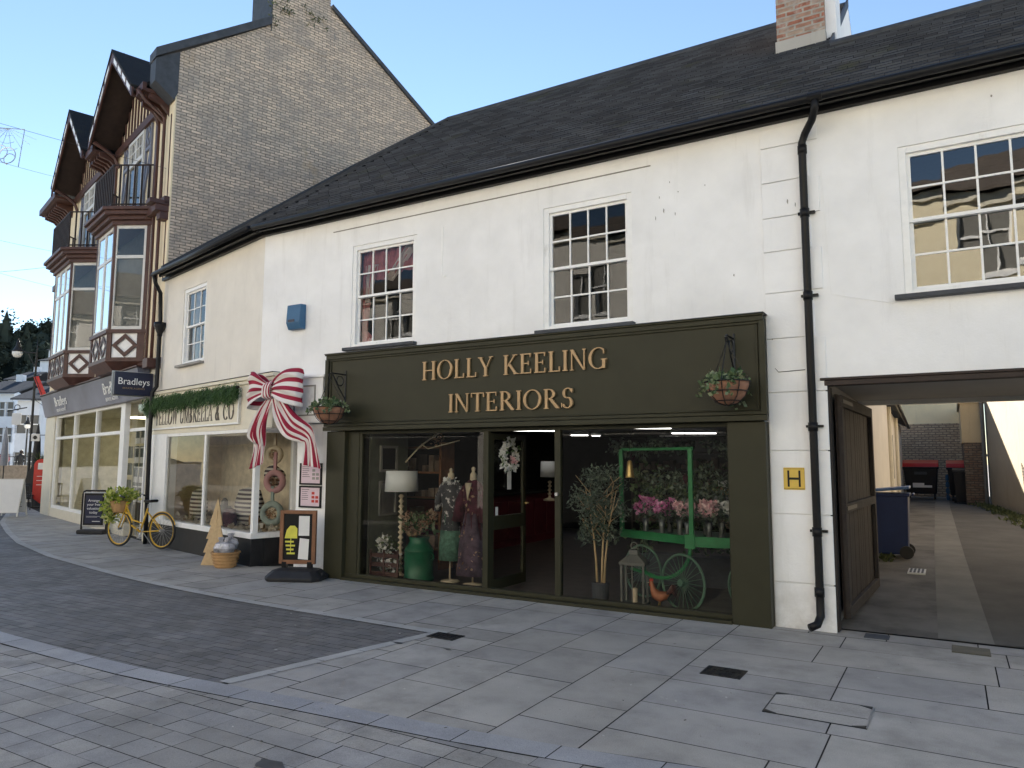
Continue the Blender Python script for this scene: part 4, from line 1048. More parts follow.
    S2 = MB(); S2.prism([(-ap - hw + .3, -.03, 9.6), (-ap + hw - .3, -.03, 9.6), (-ap, -.03, za - .25)], (0, 1.5, 0)); S2.build('gable_infill', 'cream', TM)
    S2 = MB()
    for j in range(-6, 7):
        xx = -ap + j * .26; h_ = (za - .3 - 9.6) * (1 - abs(j * .26) / (hw - .2)) + 9.6
        if h_ > 9.8: S2.box(xx - .035, xx + .035, -.06, -.032, 9.72, h_)
    S2.box(-ap - hw + .1, -ap + hw - .1, -.09, -.032, 9.52, 9.72); S2.build('gable_studs', 'timber', TM)
    G2 = MB()
    for sg_ in (-1, 1):
        G2.prism([(-ap, -wf_ - .06, za + .03), (-ap + sg_ * hw, -wf_ - .06, ze - .0), (-ap + sg_ * hw, 1.0, ze), (-ap, 2.2, za + .03)], (0, 0, .06))
    rf = G2.build('dormer_roof', 'slate', TM)
    G2 = MB()
    for sg_ in (-1, 1):
        G2.prism([(-ap, -wf_, za + .01), (-ap + sg_ * (hw - .02), -wf_, ze - .01), (-ap + sg_ * (hw - .02), 0, ze - .01), (-ap, 0, za + .01)], (0, 0, -.06))
    G2.build('dormer_soffit', 'timberdark', rf)
    G2 = MB()
    for sg_ in (-1, 1):
        G2.prism([(-ap, -wf_ - .04, za + .05), (-ap + sg_ * hw, -wf_ - .04, ze + .02), (-ap + sg_ * hw, -wf_ - .04, ze - .22), (-ap, -wf_ - .04, za - .24)], (0, .04, 0))
    bb = G2.build('bargeboard', 'timber', rf)
    G2 = MB()
    for sg_ in (-1, 1):
        for j in range(4):
            a0 = .12 + j * .22; a1 = a0 + .15; sl2 = (za - ze) / hw
            G2.prism([(-ap + sg_ * hw * a0, -wf_ - .05, za - hw * a0 * sl2 - .04), (-ap + sg_ * hw * a1, -wf_ - .05, za - hw * a1 * sl2 - .04), (-ap + sg_ * hw * a1, -wf_ - .05, za - hw * a1 * sl2 - .16), (-ap + sg_ * hw * a0, -wf_ - .05, za - hw * a0 * sl2 - .16)], (0, .008, 0))
    G2.build('bargeboard_inlay', 'paintwhite', bb)
    G2 = MB()
    for sg_ in (-1, 1):
        x_ = -ap + sg_ * (hw - .28)
        G2 = MB(); G2.tube([(x_, -.02, 9.25), (x_ + .02 * sg_, -.12, 9.5), (x_ + .05 * sg_, -.34, 9.66), (x_ + .08 * sg_, -wf_ + .04, 9.80)], .05, 6)
        G2.build('gable_bracket', 'timber', TM)
bay(2.70, .75, .60, 0); bay(7.25, 1.0, .60, 0)
# agent's shopfront
s = MB(); s.prism([(-11.0, -.30, 3.66), (-11.0, -.04, 3.68), (-11.0, -.04, 3.02), (-11.0, -.14, 3.02)], (10.3, 0, 0)); fa = s.build('fascia', 'fasciagrey', TM)
s = MB(); s.box(-11.0, -.6, -.34, -.03, 3.672, 3.70); s.build('canopy', 'timber', fa)
sl3 = math.atan2(.16, .64)
text('Bradleys', .40, 'paintwhite', fa, (-2.95, -.245, 3.38), R(90) + sl3, 0, .004, width=1.35)
text('ESTATE AGENTS', .12, 'paintwhite', fa, (-2.95, -.205, 3.13), R(90) + sl3, 0, .003, width=1.05)
text('Bradleys', .40, 'paintwhite', fa, (-8.35, -.245, 3.38), R(90) + sl3, 0, .004, width=1.5)
text('ESTATE AGENTS', .12, 'paintwhite', fa, (-8.35, -.205, 3.13), R(90) + sl3, 0, .003, width=1.15)
s = MB(); s.box(-11.25, -9.95, -.06, .25, 0, 3.02); s.build('pilaster', 'paintcream', TM, bevel=.01)
s = MB(); s.box(-9.95, -2.05, -.04, .2, 0, .26); s.build('stallriser', 'paintcream', TM, bevel=.01)
s = MB()
for u in (9.93, 7.55, 5.15, 2.82): s.box(-u, -u + (.09 if u > 3 else .34), -.02, .10, .26, 3.02)
s.box(-9.9, -2.5, -.015, .095, 2.30, 2.38); s.box(-9.9, -2.5, -.015, .095, .26, .34); s.box(-9.9, -2.5, -.015, .095, 2.95, 3.02)
s.build('frame', 'paintwhite', TM, bevel=.006)
for (u0, u1) in ((9.84, 7.55), (7.46, 5.15), (5.06, 2.82)): MB().add([(-u0, .04, .3), (-u1, .042, .3), (-u1, .042, 3.0), (-u0, .04, 3.0)], [(0, 1, 2, 3)]).build('shop_window', 'bayglass', TM)
s = MB(); s.box(-2.48, -.75, .50, .54, 0, 3.0); s.box(-.75, -.62, 0, .5, 0, 3.0); s.build('lobby', 'greyplaster', TM)
s = MB(); s.box(-2.48, -1.2, .10, .14, 2.35, 2.42); s.box(-1.25, -1.18, .08, .16, 0, 3.0); s.build('lobby_frame', 'paintwhite', TM)
MB().add([(-2.48, .12, .1), (-1.25, .12, .1), (-1.25, .12, 2.98), (-2.48, .12, 2.98)], [(0, 1, 2, 3)]).build('shop_window', 'bayglass', TM)
s = MB(); s.box(-.70, -.02, -.02, .28, 0, 3.62); s.box(-11.3, -.62, .0, .25, 3.02, 3.64); s.build('pier', 'paintcream', TM)
s = MB(); s.box(-9.9, -2.5, 3.6, 3.7, 0, 3.0); s.box(-9.9, -9.8, .2, 3.6, 0, 3); s.box(-11, -.7, .2, 3.7, 3.0, 3.05); s.box(-9.9, -.7, .2, 3.7, -.02, .02); s.build('office_room', 'office', TM)
M['warmlamp'] = emit('office_lamp', (1, .86, .55), 5)
s = MB(); 
for x in (-5.9, -8.3): s.box(x, x + .5, 1.6, 2.1, 2.96, 2.985)
s.build('ceiling_lamps', 'warmlamp', TM)
# property cards in the window
rnd = random.Random(11); s = MB()
for j in range(4):
    for i in range(2): s.box(-2.36 + i * .42, -2.02 + i * .42, .20, .21, .75 + j * .44, 1.11 + j * .44)
s.build('property_cards', 'paper', TM)
s = MB(); M['photo'] = mat('card_photo', (.12, .14, .13), .5, var=.6, vs=9)
for j in range(4):
    for i in range(2): s.box(-2.33 + i * .42, -2.05 + i * .42, .195, .199, .88 + j * .44, 1.08 + j * .44)
for i in range(3):
    for j in range(3): s.box(-4.4 + i * .5, -4.02 + i * .5, .6, .61, .9 + j * .42, 1.2 + j * .42)
s.build('card_photos', 'photo', TM)
s = MB(); s.box(-6.6, -5.5, .8, 1.4, .02, .75); s.box(-9.2, -8.1, .8, 1.5, .02, .75); s.box(-5.0, -4.6, .9, 1.3, .02, 1.3); s.build('desks', 'greyplaster', TM)

# projecting sign
t = thing('projecting_sign', 'navy projecting box sign with pale lettering on the cream half timbered building', 'sign', (-14.05 - .42 * math.cos(R(17)), 9.33 + .42 * math.sin(R(17)), 3.27), R(-17))
s = MB(); s.box(-.06, .06, -.80, -.06, -.24, .24); s.build('box', 'navy', t, bevel=.006)
MB().box(-.075, -.062, -.82, -.04, -.26, .26).build('edge', 'steel', t)
MB().box(-.03, .03, -.06, .0, -.18, .18).build('bracket', 'steel', t)
text('Bradleys', .2, 'paintwhite', t, (.063, -.43, .04), R(90), R(90), .002, width=.60)
text('ESTATE AGENTS', .05, 'gold', t, (.063, -.43, -.10), R(90), R(90), .002, width=.42)
rnd = random.Random(21)
# ------------------------------------------------------------------ alley
t = thing('wooden_gate', 'weathered dark board gate leaf standing open inside the alley entrance', 'gate', (-1.015, 8.42, .05), R(87.9))
s = MB()
for i in range(15):
    a = .02 + i * .158; s.box(a, a + .150, .0 + rnd.uniform(0, .004), .028, .06 - .02 * rnd.random(), 2.36 + .02 * rnd.random())
s.build('boards', 'gatewood', t, bevel=.003)
s = MB(); s.box(0, 2.4, -.045, -.001, 1.12, 1.22); s.box(0, 2.4, -.045, -.001, .06, .17); s.box(0, 2.4, -.045, -.001, 2.24, 2.36); s.box(-.0, .10, -.045, -.001, .17, 1.12); s.box(0, .10, -.045, -.001, 1.22, 2.24); s.box(2.3, 2.4, -.045, -.001, .17, 1.12); s.box(2.3, 2.4, -.045, -.001, 1.22, 2.24)
s.build('gate_frame', 'gategrey', t, bevel=.004)
s = MB(); s.box(.05, .7, -.052, -.046, 1.15, 1.19); s.box(.05, .7, -.052, -.046, 2.28, 2.32); s.build('strap_hinge', 'iron', t)
t = thing('alley_cottage', 'low white rendered building along the left side of the alley', 'building', (-1.2, 17.35, 0), R(1.6))
s = MB(); s.box(-4, 0, .3, 13.5, -.05, 3.0); s.build('wall', 'white2', t)
s = MB(); s.prism([(.22, .3, 3.0), (.22, 13.6, 3.0), (-2.2, 13.6, 4.2), (-2.2, .3, 4.2)], (0, 0, .08)); s.build('roof', 'slate', t)
s = MB(); s.tube([(.25, .3, 2.98), (.25, 13.6, 2.98)], .05, 8); s.build('gutter', 'black', t)
for y in (1.2, 6.0): 
    s = MB(); s.tube([(.06, y, 2.95), (.06, y, .25)], .045, 8); s.build('downpipe', 'paintcream', t)
s = MB(); s.box(-.02, .03, 3.2, 4.0, 1.3, 2.4); s.build('window', 'greyplaster', t)
t = thing('end_building', 'cream plastered building over a rubble stone wall closing the alley', 'building', (-12.0, 32.6, 0))
s = MB(); s.box(0, 12.9, 0, 3.6, -.05, 3.2); s.build('stone_wall', 'rubble', t)
s = MB(); s.box(0, 12.9, .02, 3.6, 3.2, 7.2); s.build('upper_wall', 'endplaster', t)
s = MB(); s.prism([(0, -.2, 7.2), (12.9, -.2, 7.2), (12.9, 1.8, 8.5), (0, 1.8, 8.5)], (0, 0, .08)); s.prism([(0, 3.8, 7.2), (12.9, 3.8, 7.2), (12.9, 1.8, 8.5), (0, 1.8, 8.5)], (0, 0, .08)); s.build('roof', 'slate', t)
t = thing('stone_pier', 'brick and stone pier with plastered top at the far right of the alley', 'pier', (.70, 27.8, 0))
s = MB(); s.box(-.36, .25, 0, 4.5, -.05, 2.35); s.build('brick_base', 'oldbrick', t)
s = MB(); s.box(-.40, .25, -.02, 4.5, 2.35, 3.6); s.box(-.46, .27, -.06, 4.6, 3.6, 3.75); s.build('plastered_top', 'alleyplaster', t)
for dx, r_ in ((.33, .07), (.18, .05)):
    s = MB(); s.tube([(dx, -.14, 3.9), (dx, -.14, .35)], r_, 8); s.lathe([(r_ + .02, 0), (r_ + .02, .08)], (dx, -.14, 1.9), 8); s.build('drainpipe', 'lanterngrey', t)
t = thing('alley_side_wall', 'tall cream plastered wall catching the sun on the right of the alley', 'wall', (0, 0, 0))
s = MB(); s.prism([(.98, 27.75, -.05), (2.15, 20.2, -.05), (3.1, 11.5, -.05), (3.5, 11.5, -.05), (3.5, 27.75, -.05)], (0, 0, 4.9)); s.build('plaster', 'sidewall', t)
s = MB(); s.prism([(1.62, 23.4, .3), (1.66, 23.3, .3), (1.66, 23.3, 1.4), (1.56, 23.5, 1.7)], (-.012, -.004, 0)); s.build('damp_scar', 'oldbrick', t)

def wheelie(name, label, loc, rz, body, lid, w=.58, d=.72, h=1.0):
    t = thing(name, label, 'bin', loc, rz)
    s = MB(); a, b_ = w / 2, d / 2
    bot = [(-a * .84, -b_ * .70, .06), (a * .84, -b_ * .70, .06), (a * .84, b_ * .86, .06), (-a * .84, b_ * .86, .06)]; top = [(-a, -b_, h * .93), (a, -b_, h * .93), (a, b_, h * .93), (-a, b_, h * .93)]
    s.add(bot + top, [(3, 2, 1, 0), (4, 5, 6, 7), (0, 1, 5, 4), (1, 2, 6, 5), (2, 3, 7, 6), (3, 0, 4, 7)])
    s.build('body', body, t, bevel=.02)
    s = MB(); s.box(-a - .02, a + .02, -b_ - .02, b_ + .02, h * .90, h * .945); s.build('rim', body, t, bevel=.01)
    s = MB(); s.prism([(-a - .03, -b_ - .04, h * .95), (a + .03, -b_ - .04, h * .95), (a + .03, b_ * .2, h * 1.02), (a + .03, b_ + .02, h * .97), (-a - .03, b_ + .02, h * .97), (-a - .03, b_ * .2, h * 1.02)][:2] + [(a + .03, b_ + .02, h * 1.01), (-a - .03, b_ + .02, h * 1.01)], (0, 0, .045)); s.build('lid', lid, t, bevel=.012)
    MB().tube([(-a * .8, b_ + .06, h * .93), (a * .8, b_ + .06, h * .93)], .018, 8).build('handle', body, t)
    for sx in (-1, 1):
        MB().tube([(sx * (a * .86), b_ * .80, .10), (sx * (a * .86 + .055), b_ * .80, .10)], .10, 16).build('wheel', 'rubber', t)
    return t
wheelie('wheelie_bin', 'dark blue wheelie bin just behind the open gate', (-.90, 13.4, az(13.4)), R(-90), 'bluebin', 'bluelid', w=.50, d=.56, h=1.07)
def bigbin(label, loc, w=1.08):
    t = thing('wheeled_skip_bin', label, 'bin', loc, 0, 'red lidded bins at the alley end')
    s = MB(); s.add([(-w * .44, -.42, .2), (w * .44, -.42, .2), (w * .44, .42, .2), (-w * .44, .42, .2), (-w / 2, -.53, 1.12), (w / 2, -.53, 1.12), (w / 2, .53, 1.12), (-w / 2, .53, 1.12)], [(3, 2, 1, 0), (4, 5, 6, 7), (0, 1, 5, 4), (1, 2, 6, 5), (2, 3, 7, 6), (3, 0, 4, 7)]); s.box(-w / 2 - .04, w / 2 + .04, -.56, .56, 1.08, 1.15)
    s.build('body', 'darkbin', t, bevel=.03)
    s = MB(); s.prism([(-w / 2 - .03, -.58, 1.152), (-w / 2 - .03, .58, 1.152), (-w / 2 - .03, .50, 1.38), (-w / 2 - .03, -.1, 1.40), (-w / 2 - .03, -.50, 1.28)], (w + .06, 0, 0)); s.build('lid', 'redlid', t, bevel=.02)
    for sx in (-1, 1):
        for sy in (-1, 1): MB().tube([(sx * w * .38 - .03, sy * .32, .10), (sx * w * .38 + .03, sy * .32, .10)], .10, 12).build('wheel', 'rubber', t)
    s = MB(); s.box(-.2, .2, -.545, -.53, .88, .98); s.build('sticker', 'lead', t)
    return t
b1 = bigbin('large black waste bin with red lid and white sticker', (-1.0, 30.8, az(31)))
s = MB(); s.box(-.26, .10, -.495, -.47, .42, .58); s.box(.10, .34, -.49, -.47, .42, .50); s.build('label', 'paper', b1)
bigbin('large black waste bin with red lid, half hidden by the pier', (.38, 29.9, az(30)))
wheelie('wheelie_bin', 'black wheelie bin standing in front of the right red lidded bin', (.30, 28.5, az(28.5)), R(0), 'darkbin', 'darkbin', h=1.1)
s = MB()
for i in range(4): s.lathe([(.05, 0), (.06, .04), (.06, .16), (.03, .2), (.03, .22)], (0, 0, i * .225), 10)
wb = s.build('water_carboys', M['bluebox'], None); wb.name = 'bottle_stack'; wb.location = (-.18, 30.4, az(30.4)); tag(wb, 'stack of blue plastic bottles between the red lidded bins', 'bottles')
s = MB()
for i in range(5): s.box(-.1 + rnd.uniform(-.1, .1), .12 + rnd.uniform(-.05, .1), -.1, .1, i * .03, i * .03 + .02)
o = s.build('rubbish_heap', 'greypaint'); o.location = (1.75, 20.8, az(21)); tag(o, 'small heap of scrap boards by the foot of the alley wall', 'scrap')

# ------------------------------------------------------------------ things on the walls
t = thing('alarm_box', 'blue alarm box on the white wall above the striped bow', 'alarm box', (-8.85, 8.2, 3.97))
s = MB(); s.prism([(-.15, 0, -.20), (-.15, -.09, -.20), (-.15, -.14, -.10), (-.15, -.12, .19), (-.15, 0, .20)], (.30, 0, 0)); s.build('case', 'bluebox', t, bevel=.01)
s = MB(); s.box(-.10, .04, -.146, -.13, -.09, -.05); s.build('label', 'navy', t)
t = thing('hydrant_sign', 'small yellow hydrant plate with a black letter H beside the drainpipe', 'sign', (-1.43, 8.178, 1.53))
s = MB(); s.box(-.105, .105, -.012, 0, -.115, .115); s.build('plate', 'yellowplate', t, bevel=.004)
s = MB(); s.box(-.065, -.045, -.0145, -.0125, -.085, .085); s.box(.045, .065, -.0145, -.0125, -.085, .085); s.box(-.045, .045, -.0143, -.0125, -.012, .012)
for (a, b_, c, d) in ((-.10, .10, .10, .103), (-.10, .10, -.103, -.10)): s.box(a, b_, -.0142, -.0122, c, d)
s.build('lettering', 'black', t)
for i, (z0, lab) in enumerate(((1.33, 'black framed notice partly covered by the tail of the striped bow, upper of two'), (.985, 'black framed notice with red patches below the other notice, lower of two'))):
    t = thing('framed_notice', lab, 'notice', (-8.44, 8.17, z0), 0, 'framed notices on the white pier')
    s = MB()
    for (a, b_, c, d) in ((-.23, -.205, 0, .33), (.205, .23, 0, .33), (-.205, .205, 0, .025), (-.205, .205, .305, .33)): s.box(a, b_, -.025, 0, c, d)
    s.build('frame', 'black', t); MB().box(-.205, .205, -.012, -.002, .025, .305).build('sheet', 'pinkpaper', t)
    s = MB()
    for j in range(6): s.box(-.18, -.02 - .05 * rnd.random(), -.0135, -.0122, .27 - j * .03, .278 - j * .03)
    s.build('print', 'darktext', t)
    s = MB()
    for j in range(5): s.box(.03 + (j % 2) * .08, .09 + (j % 2) * .08, -.0135, -.0122, .08 + (j // 2) * .06, .12 + (j // 2) * .06)
    s.build('red_print', 'redlid' if i else 'greypaint', t)

def hanging_basket(label, x, z, wall_y, side):
    # iron bracket, wire bowl with coir liner, chains, trailing plants
    t = thing('hanging_basket', label, 'hanging basket', (x, wall_y - .32, z), 0, 'hanging baskets on the olive sign')
    s = MB(); s.lathe([(.02, -.24), (.10, -.22), (.17, -.15), (.215, -.06), (.225, 0), (.20, -.01)], n=20); s.build('liner', 'terracotta', t, smooth=True)
    s = MB(); s.torus((0, 0, 0), .232, .007, 'Z', 24, 6); s.torus((0, 0, -.10), .205, .006, 'Z', 24, 6); s.torus((0, 0, -.2), .13, .005, 'Z', 20, 6)
    for i in range(8):
        a = i * math.pi / 4; s.tube([(r_ * math.cos(a), r_ * math.sin(a), zz) for r_, zz in ((.232, 0), (.222, -.06), (.178, -.155), (.105, -.226), (.02, -.247))], .0055, 5)
    s.build('wire_bowl', 'iron', t)
    s = MB()
    for a in (.5, 2.6, 4.7): s.tube([(.23 * math.cos(a), .23 * math.sin(a), 0), (0, 0, .42)], .005, 5)
    s.build('chains', 'iron', t)
    s = MB(); s.tube([(0, .32, .50), (0, .02, .50), (0, -.03, .47), (0, 0, .42)], .012, 6); s.tube([(0, .315, .56), (0, .315, .10)], .013, 6); s.tube([(0, .31, .14), (0, .17, .30), (0, .04, .49)], .010, 6); s.torus((0, .20, .40), .07, .008, 'X', 16, 5)
    s.build('bracket', 'iron', t)
    s = MB(); s.leaves(190, (0, 0, .045), (.22, .20, .08), .06, up=.6, aspect=1.4, rnd=rnd)
    for i in range(9):
        a = rnd.uniform(0, 6.28); x0, y0 = .22 * math.cos(a), .2 * math.sin(a); drop = rnd.uniform(.10, .34)
        for j in range(14):
            q = j / 14; s.leaves(2, (x0 * (1 + .5 * q), y0 * (1 + .5 * q), .03 - drop * q * q), (.03, .03, .03), .05, aspect=1.3, rnd=rnd)
    s.build('plants', 'ivy', t)
    return t
hanging_basket('hanging basket of pale trailing ivy at the right end of the olive sign', -1.975, 2.53, 8.02, 1)
hanging_basket('hanging basket at the left end of the olive sign beside the striped bow', -7.64, 2.46, 8.02, -1)

# evergreen garland over the cream sign
P0 = Matrix.Translation((-9.7, 8.2, 0)) @ Matrix.Rotation(TB, 4, 'Z')
s = MB()
for i in range(9500):
    u = rnd.random(); x = -4.80 + u * 4.22; base = 2.93 + .02 * math.sin(x * 9) - .03 * (u < .1)
    if rnd.random() < .10: x = -4.80 + rnd.random() * .4; base = 2.86
    y = -.11 + rnd.gauss(0, .045); z = base + rnd.gauss(-.085, .07) ; z = min(z, base + .07)
    l = rnd.uniform(.05, .13); d = Vector((rnd.gauss(0, .35), rnd.gauss(-.3, .35), rnd.gauss(-.9, .35))).normalized()
    bb_ = d.orthogonal().normalized(); bb_.rotate(Matrix.Rotation(rnd.uniform(0, 6.3), 3, d)); w_ = .012; p = Vector((x, y, z))
    s.add([p - bb_ * w_ * .5, p + bb_ * w_ * .5, p + d * l], [(0, 1, 2)])
t = thing('evergreen_garland', 'dark green evergreen garland draped along the top of the cream sign', 'garland', P0 @ Vector((0, 0, 0)), TB)
s.build('needles', 'hedge', t)
MB().tube([(-4.8, -.10, 2.88), (-3.5, -.10, 2.90), (-2, -.10, 2.90), (-.58, -.10, 2.93)], .02, 6).build('stem', 'timberdark', t)

# striped bow
def stripemat():
    m, t_, o = nt('striped_ribbon'); uv = N(t_, 'TexCoord').outputs['UV']; sx = N(t_, 'SeparateXYZ'); L(t_, uv, sx.inputs[0])
    mm = N(t_, 'Math', operation='MULTIPLY', i_1=1.0); L(t_, sx.outputs[0], mm.inputs[0]); fr_ = N(t_, 'Math', operation='FRACT'); L(t_, mm.outputs[0], fr_.inputs[0])
    f = ramp(t_, fr_.outputs[0], [(.0, 0.), (.50, 0.), (.52, 1.), (.98, 1.), (1., 0.)])
    c = mixc(t_, f, (.74, .70, .68), (.30, .010, .040)); finish(t_, o, c, .8, 0, bump(t_, noise(t_, uv, 30), .05)); return m
M['stripe'] = stripemat()
def ribbon(mb, path, stripes, nseg=30, ruffle=.02, ph=0):
    # path: list of (centre, half width vector, depth) key frames, smoothly interpolated; stripes run along it
    K = len(path) - 1; v = []; NU = 20
    def cr(a, b_, c, d, t): return .5 * ((2 * b_) + (-a + c) * t + (2 * a - 5 * b_ + 4 * c - d) * t * t + (-a + 3 * b_ - 3 * c + d) * t ** 3)
    for i in range(nseg + 1):
        q = i / nseg * K; k = min(int(q), K - 1); f = q - k
        g = [path[max(0, min(K, k + j))] for j in (-1, 0, 1, 2)]
        C_ = cr(*[Vector(x[0]) for x in g], f); H_ = cr(*[Vector(x[1]) for x in g], f)
        for j in range(NU + 1):
            a = j / NU * 2 - 1; rf = ruffle * (math.sin(a * 7 + ph + q * 1.3) + .5 * math.sin(a * 13 + q * 2.1)) * min(1, H_.length * 5)
            v.append(C_ + H_ * a + Vector((.3 * rf, -rf, 0)))
    fs = []; uv = []
    for i in range(nseg):
        for j in range(NU):
            fs.append((i * (NU + 1) + j, i * (NU + 1) + j + 1, (i + 1) * (NU + 1) + j + 1, (i + 1) * (NU + 1) + j)); a, b_ = j / NU * stripes, (j + 1) / NU * stripes
            uv.append([(a + .02, i / nseg), (b_ + .02, i / nseg), (b_ + .02, (i + 1) / nseg), (a + .02, (i + 1) / nseg)])
    mb.add(v, fs, uv)
t = thing('striped_bow', 'huge red and white striped bow with long tails at the shop corner', 'bow', (-9.0, 7.90, 2.78))
V = lambda x, y, z: (x, y, z)
def loop(sg_, w_, h_, name):
    s = MB()
    ribbon(s, [(V(0, -.06, 0), V(0, 0, .06)), (V(sg_ * .12, -.14, .03), V(0, .01, .13)), (V(sg_ * w_ * .6, -.20, .04), V(0, .02, h_ * .85)), (V(sg_ * w_ * .93, -.16, .02), V(sg_ * .0, .02, h_)), (V(sg_ * w_, -.06, 0), V(0, 0, h_ * 1.0))], 4, 36, .028)
    ribbon(s, [(V(sg_ * w_, -.06, 0), V(0, 0, h_)), (V(sg_ * w_ * .7, .03, -.01), V(0, 0, h_ * .95)), (V(sg_ * w_ * .35, .03, -.01), V(0, 0, h_ * .55)), (V(0, 0, 0), V(0, 0, .05))], 4, 20, .012)
    s.build('loop', 'stripe', t, smooth=True, solid=.008)
loop(1, .66, .29, 'loop'); loop(-1, .46, .29, 'loop')
s = MB(); s.T = Matrix.Translation((-.0, -.13, -.0))
ribbon(s, [(V(.0, .1, .17), V(.05, 0, .02)), (V(.01, -.03, .10), V(.075, .02, .02)), (V(.0, -.06, 0), V(.085, .0, .02)), (V(-.01, -.03, -.11), V(.07, .02, .01)), (V(.0, .1, -.15), V(.05, 0, 0))], 3, 16, .008); s.build('knot', 'stripe', t, smooth=True, solid=.008)
s = MB()
ribbon(s, [(V(-.02, -.05, -.08), V(.06, 0, .0)), (V(-.14, -.10, -.34), V(.16, 0, .03)), (V(-.25, -.12, -.62), V(.20, 0, .06)), (V(-.28, -.06, -.80), V(.13, .03, -.02)), (V(-.30, -.02, -.88), V(.12, 0, -.03)), (V(-.33, -.04, -1.18), V(.16, 0, .05))], 4, 44, .03); s.build('tail', 'stripe', t, smooth=True, solid=.008)
s = MB()
ribbon(s, [(V(.05, -.06, -.06), V(.05, 0, .06)), (V(.25, -.12, -.30), V(.10, 0, .13)), (V(.50, -.14, -.56), V(.12, 0, .16)), (V(.76, -.08, -.70), V(.11, .02, .11)), (V(.84, -.05, -.82), V(.12, 0, .02)), (V(.90, -.06, -1.17), V(.20, 0, -.03))], 4, 48, .03, 1); s.build('tail', 'stripe', t, smooth=True, solid=.008)

# swing sign on a black base
t = thing('swing_sign', 'wood framed pavement sign on a black weighted base by the shop doorway', 'pavement sign', (-8.18, 7.70, 0), R(24))
s = MB(); q_ = lambda a, b_, z: [(-a, -b_ * .55, z), (-a * .8, -b_, z), (a * .8, -b_, z), (a, -b_ * .55, z), (a, b_ * .55, z), (a * .8, b_, z), (-a * .8, b_, z), (-a, b_ * .55, z)]
LV = q_(.41, .27, 0) + q_(.42, .28, .05) + q_(.33, .19, .14) + q_(.24, .08, .165)
s.add(LV, [tuple(range(7, -1, -1)), tuple(range(24, 32))] + [(k * 8 + i, k * 8 + (i + 1) % 8, (k + 1) * 8 + (i + 1) % 8, (k + 1) * 8 + i) for k in range(3) for i in range(8)])
for sx in (-1, 1): s.box(sx * .37 - .04, sx * .37 + .04, -.06, .06, .04, .10)
s.build('base', 'rubber', t, bevel=.015)
for sx in (-1, 1): MB().box(sx * .19 - .035, sx * .19 + .035, -.035, .035, .14, .25).build('spring_post', 'black', t, bevel=.006)
s = MB()
for (a, b_, c, d) in ((-.27, -.215, .22, .98), (.215, .27, .22, .98), (-.215, .215, .93, .98), (-.215, .215, .22, .275)): s.box(a, b_, -.028, .028, c, d)
s.build('frame', 'wood', t, bevel=.004)
MB().box(-.215, .215, -.010, .010, .275, .93).build('board', 'black', t)
s = MB(); s.box(.01, .17, -.014, -.0105, .62, .90); s.prism([(.01, -.0105, .29), (.16, -.0105, .28), (.17, -.0105, .57), (.03, -.0105, .585)], (0, -.003, 0)); s.build('paper_notice', 'paper', t)
M['lemon'] = mat('lemon_print', (.62, .58, .08), .6)
s = MB(); s.prism([(-.20, -.0105, .58), (-.17, -.0105, .70), (-.12, -.0105, .76), (-.05, -.0105, .76), (-.01, -.0105, .72), (-.01, -.0105, .58)], (0, -.0025, 0)); s.box(-.11, -.10, -.013, -.0105, .36, .58); s.box(-.15, -.11, -.0131, -.0105, .36, .37); s.build('umbrella_print', 'lemon', t)
s = MB()
for j in range(4): s.box(-.19 + .01 * j, -.06 + .02 * (j % 2), -.0132, -.0106, .52 - j * .055, .545 - j * .055)
s.build('lettering', 'lemon', t)

# wooden tree cutout and basket of wrapped presents
t = thing('wooden_tree_cutout', 'pale plywood tree cutout leaning by the black stallriser', 'decoration', (-10.42, 7.98, 0), R(22))
def treepts(k):
    L_ = [(-.06, 0), (-.205, 0), (-.135, .22), (-.175, .22), (-.11, .44), (-.145, .44), (-.085, .66), (-.11, .66), (-.0, 1.07)]
    return L_
pl = [(-.205, 0.0), (-.13, .20), (-.18, .20), (-.105, .42), (-.15, .42), (-.08, .64), (-.115, .64), (0, 1.08), (.115, .64), (.08, .64), (.15, .42), (.105, .42), (.18, .20), (.13, .20), (.205, 0)]
s = MB()
for (a, b_, c, d, e, f) in ((-.205, .205, 0, -.13, .13, .20), (-.18, .18, .2001, -.105, .105, .42), (-.15, .15, .4201, -.08, .08, .64)):
    s.prism([(a, 0, c), (b_, 0, c), (e, 0, f), (d, 0, f)], (0, .02, 0))
s.prism([(-.115, 0, .6401), (.115, 0, .6401), (0, 0, 1.09)], (0, .02, 0)); s.T = Matrix.Rotation(R(0), 4, 'Z')
o = s.build('front_panel', 'plywood', t); o.rotation_euler = (R(-5), 0, 0)
s = MB(); s.prism([(0, .03, 0), (0, .28, 0), (0, .06, .9)], (.018, 0, 0)); s.build('brace', 'plywood', t)
t = thing('wicker_basket', 'round wicker basket standing by the plywood tree', 'basket', (-10.07, 7.96, 0))
s = MB(); s.lathe([(.15, 0), (.19, .12), (.215, .23), (.225, .25), (.20, .25), (.18, .12), (.14, .03)], n=26); s.build('weave', 'wicker', t)
s = MB()
for z in (.03, .08, .13, .18, .23): s.torus((0, 0, z), .155 + z * .28, .014, 'Z', 30, 6)
s.build('cane_bands', 'wicker', t)
M['silver'] = mat('silver_wrap', (.42, .42, .46), .35, var=.5, vs=14, metal=.3)
